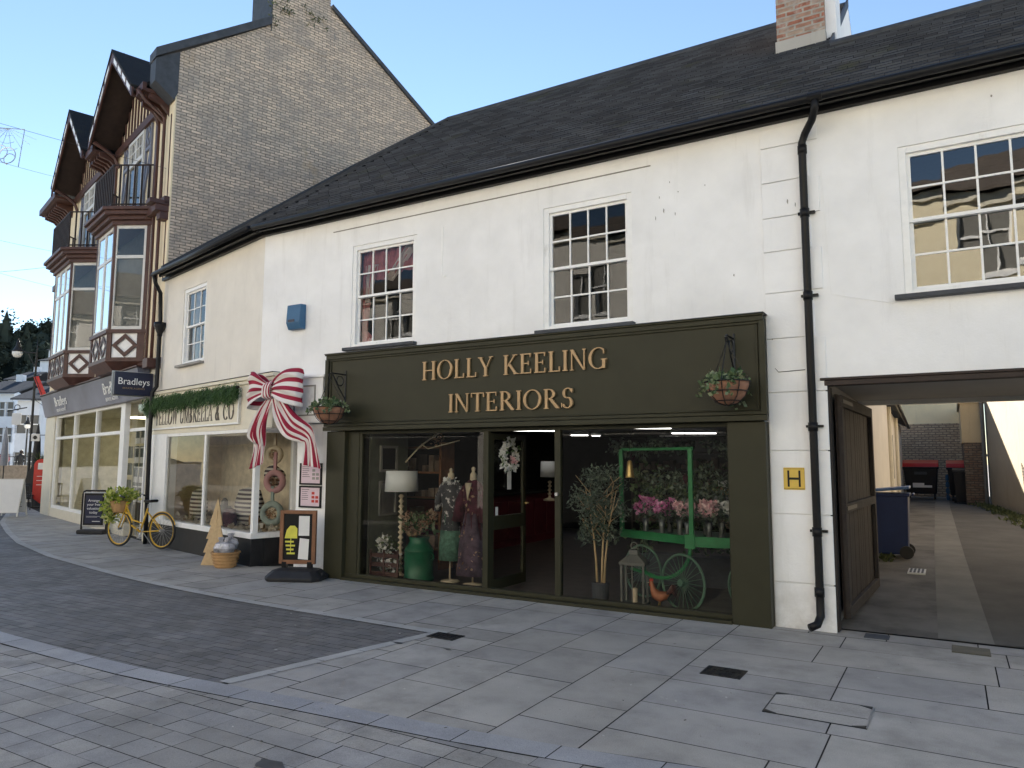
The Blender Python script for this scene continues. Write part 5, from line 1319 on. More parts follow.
for i, (x, y, z, r_) in enumerate(((-.09, -.03, .30, .12), (.09, -.05, .31, .12), (.0, .08, .36, .12))):
    t2 = thing('wrapped_present', ['silver wrapped bundle at the left of the wicker basket', 'silver wrapped bundle at the right of the wicker basket', 'silver wrapped bundle at the back of the wicker basket'][i], 'present', (-10.07 + x, 7.96 + y, z), rnd.uniform(0, 3), 'presents in the wicker basket')
    s = MB(); s.lathe([(.02, -.10), (.10, -.08), (r_, 0), (.09, .07), (.03, .10), (.05, .16), (.02, .17)], n=11, wob=.3); s.build('wrap', 'silver', t2)

# ------------------------------------------------------------------ bicycle
t = thing('bicycle', 'yellow bicycle with a front basket overflowing with leaves outside the cream shop', 'bicycle', (-13.52, 8.70, .02), R(8))
def wheel(x, parent):
    s = MB(); s.torus((x, 0, .345), .325, .022, 'Y', 40, 8); ty = s.build('wheel', 'rubber', parent)
    s = MB(); s.torus((x, 0, .345), .303, .014, 'Y', 40, 6); s.build('rim', 'yellow', ty)
    s = MB()
    for i in range(22):
        a = i * 2 * math.pi / 22; s.tube([(x + .02 * math.cos(a + 1), (.02 if i % 2 else -.02), .345 + .02 * math.sin(a + 1)), (x + .3 * math.cos(a), 0, .345 + .3 * math.sin(a))], .0022, 4, False)
    s.tube([(x, -.05, .345), (x, .05, .345)], .02, 10); s.build('spokes', 'steel', ty); return ty
wheel(-.56, t); wheel(.56, t)
s = MB(); A_ = (.0, 0, .30); H1 = (-.40, 0, .80); H2 = (-.425, 0, .68); ST = (.17, 0, .76)
s.tube([(-.385, 0, .88), (-.43, 0, .66)], .020, 8); s.tube([H2, (-.25, 0, .42), A_], .020, 8); s.tube([(-.40, 0, .76), (-.22, 0, .52), (.06, 0, .46)], .016, 8)
s.tube([A_, ST], .017, 8)
for y in (-.035, .035): s.tube([A_, (.56, y, .345)], .011, 6); s.tube([(.15, 0, .70), (.56, y, .345)], .010, 6); s.tube([(-.43, y * .9, .66), (-.47, y, .55), (-.56, y, .345)], .012, 6)
s.build('frame', 'yellow', t, smooth=True)
s = MB(); s.torus((.56, 0, .345), .352, .010, 'Y', 30, 5, 20, 170); s.torus((-.56, 0, .345), .352, .010, 'Y', 30, 5, 20, 150); s.build('mudguard', 'yellow', t)
s = MB(); s.tube([ST, (.185, 0, .84)], .013, 8); s.build('seat_post', 'steel', t)
s = MB(); s.prism([(.06, -.02, .86), (.06, .02, .86), (.20, .055, .86), (.34, .095, .87), (.35, 0, .87), (.34, -.095, .87), (.20, -.055, .86)], (0, 0, .055)); s.build('saddle', 'black', t, bevel=.02)
s = MB(); s.tube([(-.385, 0, .88), (-.375, 0, 1.0)], .014, 8); s.tube([(-.20, -.27, .97), (-.30, -.25, 1.0), (-.38, -.12, 1.0), (-.38, .12, 1.0), (-.30, .25, 1.0), (-.20, .27, .97)], .012, 8); s.build('handlebar', 'steel', t)
for y in (-.27, .27): MB().tube([(-.26, y * .96, .985), (-.14, y, .96)], .018, 8).build('grip', 'black', t)
s = MB(); s.torus((0, -.045, .30), .085, .007, 'Y', 24, 6); s.tube([(0, -.06, .30), (.09, -.07, .20)], .009, 6); s.tube([(0, .06, .30), (-.09, .07, .40)], .009, 6); s.box(.06, .12, -.13, -.07, .19, .21); s.box(-.12, -.06, .07, .13, .39, .41); s.build('crank', 'steel', t)
s = MB(); s.lathe([(.12, 0), (.15, .10), (.175, .22), (.16, .22), (.11, .02)], (-.58, 0, .66), 18, sx=1.1); s.torus((-.58, 0, .88), .18, .01, 'Z', 22, 6); bk = s.build('basket', 'wicker', t)
s = MB(); s.leaves(420, (-.58, 0, .95), (.30, .24, .17), .10, up=.5, aspect=2, rnd=rnd); s.leaves(330, (-.74, -.05, .72), (.18, .20, .30), .09, up=-.5, aspect=2, rnd=rnd); s.leaves(120, (-.35, 0, .98), (.20, .2, .10), .09, up=.5, rnd=rnd); s.build('flowers', 'yleaf', bk)
MB().tube([(.05, .03, .28), (.16, .16, .02)], .008, 5).build('kickstand', 'steel', t)

# ------------------------------------------------------------------ pavement boards
def aframe(name, label, loc, rz, w, h, lean, board, frame, cat='pavement sign'):
    t = thing(name, label, cat, loc, rz)
    for sg_ in (-1, 1):
        s = MB(); M4 = Matrix.Translation((0, sg_ * .0, h)) @ Matrix.Rotation(R(-lean * sg_), 4, 'X'); s.T = M4
        s.box(-w / 2, -w / 2 + .03, -.014 , .014, -h, 0); s.box(w / 2 - .03, w / 2, -.014, .014, -h, 0); s.box(-w / 2 + .03, w / 2 - .03, -.014, .014, -.03, 0); s.box(-w / 2 + .03, w / 2 - .03, -.014, .014, -h + .1, -h + .13)
        f = s.build('leg_frame', frame, t)
        s = MB(); s.T = M4; s.box(-w / 2 + .03, w / 2 - .03, -.006, .006, -h + .13, -.03); s.build('board', board, f)
    return t
M['greymetal'] = M['greypaint']
a1 = aframe('pavement_board', 'white pavement board with silver legs at the far left edge', tuple(atz(9, 517, 0)), R(38), .72, 1.12, 14, 'paper', 'alu')
s = MB()
for sg_ in (-1,):
    s.T = Matrix.Translation((0, 0, 1.12)) @ Matrix.Rotation(R(14), 4, 'X')
    for j in range(11): s.box(-.30, .30 - .2 * rnd.random(), -.009, -.0065, -.16 - j * .07, -.14 - j * .07)
s.build('print', 'greypaint', a1)
t = thing('poster_board', 'black framed pavement poster stand with white writing beside the yellow bicycle', 'pavement sign', (-17.1, 9.85, 0), R(26))
s = MB(); W2 = .30
s.tube([(-W2, 0, .10), (-W2, 0, .90), (-W2 + .02, 0, .96), (-W2 + .07, 0, .985), (W2 - .07, 0, .985), (W2 - .02, 0, .96), (W2, 0, .90), (W2, 0, .10)], .022, 8); s.build('hoop', 'black', t)
s = MB(); s.box(-.27, .27, -.03, .0, .16, .95); fp = s.build('snap_frame', 'steel', t, bevel=.015)
MB().box(-.245, .245, -.036, -.031, .20, .93).build('poster_border', 'black', fp, bevel=.01)
MB().box(-.20, .20, -.040, -.0365, .24, .88).build('poster', 'navy', fp)
s = MB(); s.prism([(-.32, -.16, .0), (.32, -.16, 0), (.32, .16, 0), (-.32, .16, 0)], (0, 0, .10)); s.build('base', 'rubber', t, bevel=.03)
for i, (tx, z) in enumerate((('Arrange', .76), ('your free', .67), ('valuation', .58), ('today', .49))): text(tx, .085, 'paper', fp, (0, -.0405, z), ext=.001, width=[.28, .32, .32, .2][i])
s = MB(); s.box(-.17, .17, -.0415, -.0402, .40, .405); s.box(-.17, .10, -.0415, -.0402, .38, .385); s.box(-.02, .17, -.0415, -.0402, .28, .295); s.build('small_print', 'paper', fp)
# red banner sign and covered board behind the white board
p = atz(38.5, 508, 0)
t = thing('red_totem_sign', 'red curved top sign standing by the cream pilaster', 'sign', (p.x, p.y, 0), R(30))
s = MB(); n_ = 10
pts = [(-.26, 0, .35), (.20, 0, .05), (.26, 0, 1.5)] + [(.26 * math.cos(a), 0, 1.5 + .22 * math.sin(a)) for a in [math.pi * k / n_ for k in range(1, n_)]] + [(-.26, 0, 1.5)]
s.prism(pts, (0, .03, 0)); s.build('panel', 'redlid', t)
s = MB(); 
for z in (.8, .95, 1.1): s.box(-.14, .18, -.004, -.001, z, z + .02)
s.box(-.12, .12, -.004, -.001, 1.35, 1.58); s.build('white_print', 'paper', t); MB().box(-.2, .2, -.1, .12, 0, .05).build('foot', 'rubber', t)
p = atz(27.5, 502, 0)
t = thing('folded_parasol', 'black covered board between the white board and the red sign', 'covered board', (p.x, p.y, 0), R(30))
s = MB(); s.prism([(-.42, 0, .12), (.30, 0, .12), (.42, 0, .7), (.30, 0, 1.35), (.12, 0, 1.55), (-.05, 0, 1.25)], (0, .12, 0)); s.build('cover', 'rubber', t, bevel=.03)
MB().box(-.36, .2, -.1, .2, 0, .1).build('foot', 'alu', t); t['category'] = 'covered board'; t.name = 'covered_board'

# ------------------------------------------------------------------ shop goods behind the big window
FZ = .0
def lamp(name, label, loc, shade_r=.27, h=1.55):
    t = thing(name, label, 'lamp', loc)
    s = MB(); s.lathe([(shade_r * .92, h - .30), (shade_r * .86, h)], n=28); s.build('lamp_shade', 'lampshade', t, smooth=True)
    s = MB(); z = .10; pr = [(.12, 0), (.12, .03), (.03, .06)]
    while z < h - .36:
        pr += [(.018, z), (.045, z + .03), (.018, z + .06)]; z += .075
    s.lathe(pr, n=14); s.build('beaded_stem', 'bone', t, smooth=True); return t
lamp('floor_lamp', 'tall lamp with white drum shade and cream bead stem in the left shop window', (-7.04, 8.62, 0))
lamp('table_lamp', 'distant lamp with a pale shade seen beside the right door post', (-6.66, 12.6, .95), .20, .75)
lamp('table_lamp', 'pale shaded lamp at the back right of the shop window', (-2.75, 10.5, .78), .20, .66)
s = MB(); s.box(-7.42, -7.40, 8.32, 9.2, 0, 2.1); s.build('window_side_panel', 'oliveglass', WB)
for i, (z0, z1, lb) in enumerate(((1.53, 1.93, 'arched dark mirror, upper one on the window side panel'), (.88, 1.40, 'pale framed mirror, lower one on the window side panel'))):
    t = thing('wall_mirror', lb, 'mirror', (-7.395, 8.72, z0), 0, 'mirrors on the window side panel'); h_ = z1 - z0
    s = MB()
    for (a, b_, c, d) in ((-.20, -.16, 0, h_), (.16, .20, 0, h_), (-.16, .16, 0, .04), (-.16, .16, h_ - .04, h_)): s.box(0, .03, a, b_, c, d)
    s.build('frame', 'greypaint', t); MB().box(.004, .012, -.16, .16, .04, h_ - .04).build('mirror_glass', 'steel' if i else 'black', t)
# floral box
t = thing('flower_crate', 'dark slatted crate full of white and red flowers at the left of the shop window', 'crate', (-7.12, 8.50, 0), R(5))
s = MB(); s.box(-.25, .25, -.15, .15, .02, .04)
for z in (.05, .18, .31): s.box(-.25, .25, -.16, -.145, z, z + .06); s.box(-.25, .25, .145, .16, z, z + .06)
for x in (-.25, -.02, .22): s.box(x, x + .03, -.172, -.16, .02, .42); s.box(x, x + .03, .16, .172, .02, .42)
s.build('slats', 'timber', t)
s = MB(); s.leaves(130, (0, 0, .20), (.22, .13, .16), .06, rnd=rnd); s.leaves(90, (-.05, 0, .48), (.20, .12, .12), .06, up=.7, rnd=rnd); s.build('foliage', 'ivy', t)
s = MB(); s.leaves(110, (0, -.08, .26), (.24, .08, .22), .06, aspect=1.3, rnd=rnd); s.leaves(60, (-.1, -.05, .50), (.1, .08, .1), .07, aspect=1.3, rnd=rnd); s.build('white_flowers', 'wpetal', t)
# churn
t = thing('milk_churn', 'green metal milk churn with dried hydrangeas in the shop window', 'churn', (-6.60, 8.50, 0))
s = MB(); s.lathe([(.20, 0), (.215, .02), (.215, .06), (.205, .07), (.205, .42), (.215, .43), (.205, .45), (.16, .52), (.13, .56), (.15, .62), (.12, .62)], n=26); s.build('body', 'churngreen', t, smooth=True)
for sx in (-1, 1): MB().torus((sx * .21, 0, .36), .05, .010, 'Y', 14, 6).build('handle', 'churngreen', t)
s = MB(); s.leaves(170, (0, 0, .78), (.30, .22, .18), .09, up=.6, rnd=rnd); s.build('foliage', 'ivy', t)
s = MB()
for (x, y, z) in ((-.14, -.1, .78), (.12, -.08, .80), (.0, -.14, .70), (.2, 0, .92), (-.2, 0, .9)): s.leaves(70, (x, y, z), (.10, .09, .08), .045, aspect=1.2, rnd=rnd)
s.build('dried_hydrangeas', 'dpetal', t)
# dresses on stands
M['dress1'] = mat('black_floral_cloth', (.05, .05, .055), .85, var=.2, vs=10, dirt=((.55, .52, .50), 11, 1, .54, .60))
M['skirt'] = mat('green_skirt_cloth', (.075, .16, .115), .85, var=.5, vs=18)
M['dress2'] = mat('plum_cloth', (.06, .012, .022), .85, var=.6, vs=12)
M['dress2b'] = mat('smoky_lilac_cloth', (.075, .05, .07), .85, var=.6, vs=9)
M['stand'] = mat('mannequin_linen', (.50, .42, .30), .8)
t = thing('clothes_stand', 'headless stand in a black floral top and green skirt', 'dress stand', (-6.20, 8.70, 0))
s = MB(); s.lathe([(.18, .30), (.17, .55), (.15, .75), (.13, .95)], n=36, sy=.7, wob=.08); s.build('skirt', 'skirt', t, smooth=True)
s = MB(); s.lathe([(.16, .72), (.14, .9), (.13, 1.02), (.155, 1.20), (.17, 1.32), (.15, 1.38), (.06, 1.43), (.05, 1.44)], n=24, sy=.7, wob=.05)
for sx in (-1, 1): s.tube([(sx * .13, 0, 1.35), (sx * .20, -.02, 1.18), (sx * .215, -.02, .98)], [.05, .055, .05], 10)
s.build('blouse', 'dress1', t, smooth=True)
s = MB(); s.lathe([(.045, 1.42), (.045, 1.52), (.02, 1.54), (.03, 1.58), (.01, 1.60)], n=12); s.tube([(0, 0, .02), (0, 0, .4)], .012, 8); s.lathe([(.14, 0), (.13, .02), (.02, .04)], n=16); s.build('stand', 'stand', t, smooth=True)
s = MB(); s.leaves(60, (0, -.02, 1.40), (.12, .1, .06), .06, aspect=1.2, rnd=rnd); s.build('scarf', 'wpetal', t)
t = thing('clothes_stand', 'stand in a long plum dress with ruffled hem beside the shop door', 'dress stand', (-5.76, 8.62, 0))
s = MB(); s.lathe([(.25, .14), (.22, .3), (.20, .55), (.15, .80), (.115, .98)], n=48, sy=.75, wob=.16); s.build('skirt', 'dress2b', t, smooth=True)
s = MB(); s.lathe([(.18, .62), (.13, .9), (.12, 1.0), (.15, 1.18), (.16, 1.30), (.13, 1.38), (.06, 1.44)], n=24, sy=.7, wob=.06)
for sx in (-1, 1): s.tube([(sx * .12, 0, 1.34), (sx * .20, -.02, 1.15), (sx * .23, -.04, .86)], [.055, .07, .09], 10)
s.build('bodice', 'dress2', t, smooth=True)
s = MB(); s.lathe([(.05, 1.42), (.045, 1.52), (.02, 1.55), (.03, 1.6), (.01, 1.62)], n=12); s.prism([(-.055, -.118, 1.40), (.055, -.118, 1.40), (0, -.135, 1.16)], (0, -.012, 0)); s.tube([(0, 0, .02), (0, 0, .4)], .012, 8); s.lathe([(.14, 0), (.13, .02), (.02, .04)], n=16); s.build('stand', 'stand', t, smooth=True)
s = MB()
for k in range(150):
    a = rnd.uniform(0, 6.3); z = rnd.uniform(.15, 1.35); r_ = interp([(.1, .25), (.5, .21), (.98, .125), (1.2, .16), (1.4, .14)], z); s.leaves(1, (r_ * math.cos(a), r_ * .74 * math.sin(a), z), (.01, .01, .01), .05, aspect=1.3, rnd=rnd)
s.build('blossom_print', 'dpetal', t)
t = thing('ceiling_foliage', 'dried foliage hanging from the ceiling above the flower cart', 'dried foliage', (-3.0, 9.7, 1.93)); s = MB()
for k in range(26): s.leaves(36, (rnd.uniform(-1.3, 1.1), rnd.uniform(-.7, .7), rnd.uniform(-.08, .03)), (.16, .12, .10), .07, up=-.6, rnd=rnd)
s.build('sprays', 'olivel', t); MB().tube([(-1.4, 0, .10), (1.1, 0, .10)], .01, 5).build('rail', 'iron', t)
t = thing('artificial_hedge', 'leafy mass of plants standing behind the flower cart', 'plants', (-2.9, 10.3, 0)); s = MB()
for k in range(22): s.leaves(40, (rnd.uniform(-1.1, 1.0), rnd.uniform(-.2, .2), rnd.uniform(.5, 1.7)), (.22, .15, .22), .10, up=.4, rnd=rnd)
s.build('foliage', 'ivy', t); MB().box(-1.1, 1.0, -.15, .15, 0, .4).build('planter', 'lead', t)
# wreath on the open door
t = thing('flower_wreath', 'pale flower wreath hanging on the open shop door', 'wreath', (-5.17, 8.62, 1.78))
s = MB()
for i in range(130):
    a = rnd.uniform(0, 6.28); s.leaves(2, (0, .16 * math.cos(a), .19 * math.sin(a)), (.03, .04, .04), .06, aspect=1.3, rnd=rnd)
s.build('blossom', 'wpetal', t)
s = MB()
for i in range(50):
    a = rnd.uniform(0, 6.28); s.leaves(2, (0, .16 * math.cos(a), .19 * math.sin(a)), (.03, .05, .05), .06, rnd=rnd)
s.build('leaves', 'ivy', t); s = MB(); s.leaves(40, (.02, .05, -.08), (.03, .05, .05), .05, aspect=1.2, rnd=rnd); s.build('pink_blossom', 'pink', t)
# olive tree
t = thing('potted_olive_tree', 'potted olive tree with twin pale stems behind the right shop window', 'tree', (-3.80, 8.52, 0))
s = MB(); s.lathe([(.09, 0), (.105, .04), (.11, .22), (.095, .22)], n=20); s.build('pot', 'lead', t)
s = MB()
for (dx, tx, ty) in ((-.04, -.06, .0), (.02, .02, .03), (.05, .08, -.02)):
    s.tube([(dx, 0, .2), (dx * 1.4, 0, .5), (dx + tx, ty, .9), (dx + 2.5 * tx, ty * 3, 1.35)], [.016, .014, .010, .005], 7)
    for i in range(7):
        a = rnd.uniform(0, 6.3); z = .75 + i * .09; s.tube([(dx + tx * z, 0, z), (dx + tx * z + .12 * math.cos(a), .1 * math.sin(a), z + .14), (dx + .28 * math.cos(a), .2 * math.sin(a), z + .24)], [.007, .005, .002], 5)
s.build('trunk', 'plywood', t, smooth=True)
s = MB()
for i in range(60):
    a = rnd.uniform(0, 6.3); q = rnd.random() ** .6; z = rnd.uniform(.72, 1.58); k = 1 - abs(z - 1.15) / .6
    cx, cy = (.12 + .26 * k) * q * math.cos(a), .24 * q * math.sin(a)
    s.leaves(44, (cx, cy, z), (.11, .09, .11), .065, up=.4, aspect=3.5, rnd=rnd)
s.build('crown', 'olivel', t)
# lantern
t = thing('lantern', 'large grey open lantern on the shop floor in front of the cart', 'lantern', (-3.33, 8.46, 0), R(8))
s = MB()
for x in (-.13, .13):
    for y in (-.11, .11): s.box(x - .012, x + .012, y - .012, y + .012, .03, .48)
s.box(-.155, .155, -.135, .135, 0, .035); s.box(-.155, .155, -.135, .135, .48, .51); s.box(-.006, .006, -.122, -.112, .035, .48)
s.build('frame', 'lanterngrey', t)
s = MB(); s.add([(-.16, -.14, .51), (.16, -.14, .51), (.16, .14, .51), (-.16, .14, .51), (-.05, -.05, .60), (.05, -.05, .60), (.05, .05, .60), (-.05, .05, .60)], [(0, 1, 5, 4), (1, 2, 6, 5), (2, 3, 7, 6), (3, 0, 4, 7), (4, 5, 6, 7)]); s.box(-.05, .05, -.05, .05, .60, .65); s.torus((0, 0, .70), .04, .006, 'Y', 16, 6); s.build('roof', 'lanterngrey', t)
MB().lathe([(.035, .04), (.035, .2), (.005, .21)], n=12).build('candle', 'bone', t)
# rooster
t = thing('rooster_ornament', 'copper coloured rooster ornament by the cart wheel', 'ornament', (-2.98, 8.36, 0), R(180))
s = MB(); s.tube([(-.10, 0, .20), (-.06, 0, .17), (0, 0, .15), (.05, 0, .17), (.085, 0, .23), (.095, 0, .28), (.105, 0, .305), (.125, 0, .30)], [.02, .05, .065, .06, .035, .024, .026, .012], 12); s.build('body', 'copper', t, smooth=True)
s = MB(); s.tube([(.12, 0, .303), (.15, 0, .295)], [.009, .002], 6); s.build('beak', 'bone', t)
s = MB(); s.prism([(.08, -.004, .32), (.085, -.004, .35), (.098, -.004, .335), (.107, -.004, .355), (.117, -.004, .335), (.127, -.004, .34), (.125, -.004, .315)], (0, .008, 0)); s.tube([(.12, 0, .29), (.122, 0, .262)], [.006, .010], 6); s.build('comb', 'redlid', t)
s = MB()
for i in range(7):
    a = R(100 + i * 14); s.tube([(-.08, (i - 3) * .006, .19), (-.13 + .03 * math.cos(a), (i - 3) * .01, .22 + .07 * math.sin(a)), (-.17 + .05 * math.cos(a), (i - 3) * .012, .21 + .07 * math.sin(a) - .01 * i)], [.014, .011, .003], 5)
s.build('tail_feathers', 'timber', t)
for y in (-.025, .025):
    s = MB(); s.tube([(.0, y, .11), (.01, y, .06), (.0, y, .01)], .007, 6)
    for a in (-25, 0, 25): s.tube([(0, y, .008), (.04 * math.cos(R(a)), y + .04 * math.sin(R(a)), .006)], .004, 5)
    s.build('leg', 'brass', t)
# flower cart
t = thing('flower_cart', 'green painted flower cart with spoked wheels and posts behind the right shop window', 'cart', (0, 0, 0))
s = MB(); s.prism([(-3.72, 8.98, .74), (-2.66, 8.52, .74), (-2.66, 8.52, .84), (-3.72, 8.98, .84)], (.02, .03, 0)); s.prism([(-2.66, 8.50, .72), (-1.80, 8.62, .72), (-1.80, 8.62, .84), (-2.66, 8.50, .84)], (0, .03, 0))
s.box(-2.72, -2.60, 8.49, 8.56, .70, .86); s.build('side_rail', 'green', t, bevel=.004)
s = MB(); s.prism([(-3.70, 9.02, .76), (-2.66, 8.56, .76), (-1.80, 8.66, .76), (-1.80, 9.6, .76), (-3.4, 9.9, .76)], (0, 0, .03)); s.build('bed', 'churngreen', t)
for (x, y, z0, z1) in ((-3.69, 8.97, .8, 1.86), (-2.64, 8.52, .84, 1.86)):
    s = MB(); s.box(x - .026, x + .026, y - .022, y + .022, z0, z1); s.build('post', 'green', t, bevel=.004)
s = MB(); s.prism([(-3.70, 8.98, 1.84), (-2.60, 8.50, 1.84), (-2.60, 8.56, 1.84), (-3.68, 9.04, 1.84)], (0, 0, .035)); s.build('top_rail', 'green', t)
for i, (x, y, r_) in enumerate(((-2.72, 8.40, .315), (-3.45, 9.05, .315), (-2.02, 8.62, .29))):
    WT = Matrix.Translation((x, y, 0)) @ Matrix.Rotation(R(-24), 4, 'Z') @ Matrix.Translation((-x, -y, 0))
    s = MB(); s.T = WT; s.torus((x, y, r_ + .01), r_, .016, 'Y', 40, 6); wh = s.build('wheel', 'wheelgrey', t)
    s = MB(); s.T = WT
    for j in range(24):
        a = j * math.pi / 12; s.tube([(x + .03 * math.cos(a), y, r_ + .01 + .03 * math.sin(a)), (x + r_ * math.cos(a), y, r_ + .01 + r_ * math.sin(a))], .004, 4, False)
    s.tube([(x, y - .05, r_ + .01), (x, y + .06, r_ + .01)], .04, 10); s.build('spokes', 'wheelgrey', wh)
s = MB(); s.torus((-3.02, 8.50, .70), .36, .022, 'Y', 20, 6, 235, 360); s.tube([(-3.4, 8.52, .42), (-3.1, 8.50, .36)], .02, 6); s.build('spring', 'green', t)
# vases of flowers on the cart: each vase with its own bunch
M['galv'] = mat('galvanised_vase', (.16, .17, .17), .4, metal=.5)
vs_ = [(-3.38, 9.0, 'magenta', 'vase of magenta roses at the left of the flower cart', .13), (-3.14, 8.92, 'magenta', 'vase of magenta roses, second from the left on the flower cart', .14), (-2.92, 8.95, 'olivel', 'vase of grey green foliage in the middle of the flower cart', .16), (-2.76, 8.74, 'pink', 'vase of pink peonies just left of the front cart post', .12), (-2.50, 8.74, 'pink', 'vase of pink peonies just right of the front cart post', .12), (-2.40, 8.92, 'wpetal', 'vase of white roses behind the front cart post', .14), (-2.20, 8.84, 'wpetal', 'vase of white roses at the right of the flower cart', .12), (-3.2, 9.4, 'ivy', 'tall bunch of mixed leaves at the back left of the flower cart', .36), (-2.7, 9.3, 'ivy', 'tall bunch of mixed leaves at the back middle of the flower cart', .38), (-2.25, 9.3, 'dpetal', 'bunch of dried flowers at the back right of the flower cart', .34), (-1.98, 9.0, 'olivel', 'dark foliage bunch at the right end of the flower cart', .2)]
for (x, y, mt, lb, rr) in vs_:
    t = thing('flower_vase', lb, 'vase of flowers', (x, y, .79), 0, 'flower vases on the cart')
    s = MB(); s.lathe([(.035, 0), (.04, .02), (.03, .10), (.045, .2), (.04, .2)], n=14); s.build('vase', 'galv', t, smooth=True)
    s = MB(); zc = .34 if rr < .2 else .50; s.leaves(130 if rr < .2 else 620, (0, 0, zc - .03), (rr, rr, rr * (.8 if rr < .2 else 1.1)), .07, up=.6, rnd=rnd); s.build('foliage', 'olivel', t)
    if mt not in ('olivel',):
        s = MB()
        for j in range(17 if rr < .2 else 14):
            a = rnd.uniform(0, 6.3); q = rnd.uniform(.3, .9) * rr; s.leaves(26, (q * math.cos(a), q * math.sin(a) - .02, zc + rnd.uniform(-.05, .08)), (.05, .05, .042), .044, up=.5, aspect=1.1, rnd=rnd)
        s.build('blooms', mt, t)
t = thing('hanging_bell', 'brass bell hanging at the left post of the flower cart', 'bell', (-3.50, 8.78, 1.50)); s = MB(); s.lathe([(.06, 0), (.055, .02), (.04, .12), (.03, .20), (.01, .22)], n=14); s.build('cup', 'brass', t, smooth=True); MB().tube([(0, 0, .21), (0, 0, .78)], .003, 4).build('cord', 'iron', t)
for i, (x, y, z) in enumerate(((-2.85, 9.0, 1.42), (-3.9, 9.9, 1.7), (-2.2, 9.8, 1.6))):
    t = thing('hanging_trinket', ['heart shaped trinket hanging inside the cart canopy', 'trinket hanging in the dark behind the olive tree', 'trinket hanging at the back right of the shop window'][i], 'ornament', (x, y, z), 0, 'trinkets hanging in the shop'); s = MB(); s.lathe([(.005, 0), (.035, .06), (.04, .09), (.02, .12), (.004, .14)], n=10); s.build('body', 'dress2', t, smooth=True); MB().tube([(0, 0, .13), (0, 0, 2.3 - z)], .003, 4).build('cord', 'iron', t)
# counter, back shelves
t = thing('shop_counter', 'burgundy panelled counter deep inside the shop', 'counter', (-7.72, 12.4, 0))
s = MB(); s.box(-.9, 0, -1.8, 2.6, 0, 1.02); s.build('carcass', 'burgundy', t); s = MB()
for j in range(8): s.box(.002, .02, -1.75 + j * .54, -1.30 + j * .54, .15, .9)
s.build('panel', 'burgundy', t, bevel=.01); MB().box(-.95, .06, -1.86, 2.66, 1.02, 1.06).build('worktop', 'shopwall', t)
for k, (x, y, w_, lb) in enumerate(((-5.2, 16.6, 2.6, 'crowded shelf unit against the back wall of the shop'), (-2.3, 11.2, 1.0, 'crowded shelf unit behind the flower cart'), (-7.6, 9.7, 1.2, 'small shelf unit behind the white lampshade'))):
    t = thing('shelf_unit', lb, 'shelves', (x, y, 0)); s = MB()
    for z in (.3, .7, 1.1, 1.5, 1.9): s.box(-w_ / 2, w_ / 2, -.18, .18, z, z + .03)
    for q in (-w_ / 2, w_ / 2): s.box(q - .02, q + .02, -.18, .18, 0, 2.0)
    s.build('boards', 'wood' if k else 'shopfloor', t)
    s = MB()
    for z in (.33, .73, 1.13, 1.53):
        q = -w_ / 2 + .05
        while q < w_ / 2 - .1:
            a = rnd.uniform(.05, .14); s.box(q, q + a, -.12, .1, z, z + rnd.uniform(.08, .28)); q += a + rnd.uniform(.02, .08)
    s.build('stock', mat('stock_%d' % k, (.16, .12, .09), .6, var=.3, island=.8), t)
t = thing('antler_branch', 'twisted pale branch hanging above the left window display', 'branch', (-6.9, 8.9, 2.0)); s = MB(); s.tube([(-.3, 0, -.32), (-.05, 0, -.1), (.2, .05, .08), (.3, .1, .14)], .012, 6); s.tube([(.0, 0, -.05), (.2, -.1, -.12), (.7, 0, .0)], .008, 6); s.tube([(.2, .05, .08), (.22, .05, .3)], .003, 4); s.build('twigs', 'bone', t); s = MB(); s.leaves(60, (.25, .05, .05), (.12, .08, .12), .06, rnd=rnd); s.build('dried_leaves', 'dpetal', t)

# ------------------------------------------------------------------ display in the cream shop's window
CW = Matrix.Translation((-9.7, 8.2, 0)) @ Matrix.Rotation(TB, 4, 'Z')
def cs(x, y, z): return CW @ Vector((x, y, z))
M['stripecloth'] = mat('striped_cushion', (.4, .38, .36), .9)
m_, t_, o_ = nt('striped_cushion_cloth'); tc_ = N(t_, 'TexCoord').outputs['Object']; wv_ = N(t_, 'TexWave', i_Scale=4.2, bands_direction='Z'); L(t_, tc_, wv_.inputs['Vector']); finish(t_, o_, ramp(t_, wv_.outputs[0], [(.47, (.07, .05, .06)), (.53, (.62, .57, .50))]), .9); M['stripecloth'] = m_
for i, (x, y, z, w_, h_, lb) in enumerate(((-3.1, .36, .5, .30, .64, 'black and cream striped cushion at the left of the cream shop window'), (-1.30, .52, .5, .44, .72, 'large striped cushion in the middle of the cream shop window'), (-1.45, .24, .5, .22, .36, 'small dark red patterned cushion in front of the large striped one'), (-2.5, .6, .5, .3, .36, 'grey cushion in the shadow behind the window bar'))):
    t = thing('cushion', lb, 'cushion', cs(x, y, z), TB, 'cushions in the cream shop window'); s = MB(); s.lathe([(.1 * w_, 0), (w_ * .8, .06 * h_), (w_, .35 * h_), (w_ * .95, .65 * h_), (w_ * .7, .93 * h_), (.05, h_)], n=20, sy=.45); s.build('cover', ['stripecloth', 'stripecloth', 'dress2', 'greypaint'][i], t, smooth=True)
def ringdec(label, p, r_, m_, hang):
    t = thing('ring_wreath', label, 'wreath', p, R(20), 'ring wreaths in the cream shop window'); s = MB(); s.torus((0, 0, 0), r_, r_ * .36, 'Y', 28, 10); s.build('ring', m_, t, smooth=True)
    s = MB(); s.leaves(60, (0, -.02, 0), (r_ * .6, .05, r_ * .6), .05, aspect=1.3, rnd=rnd); s.build('centre', 'dpetal', t); MB().box(-.025, .025, -.02, .02, r_, r_ + hang).build('ribbon', m_, t)
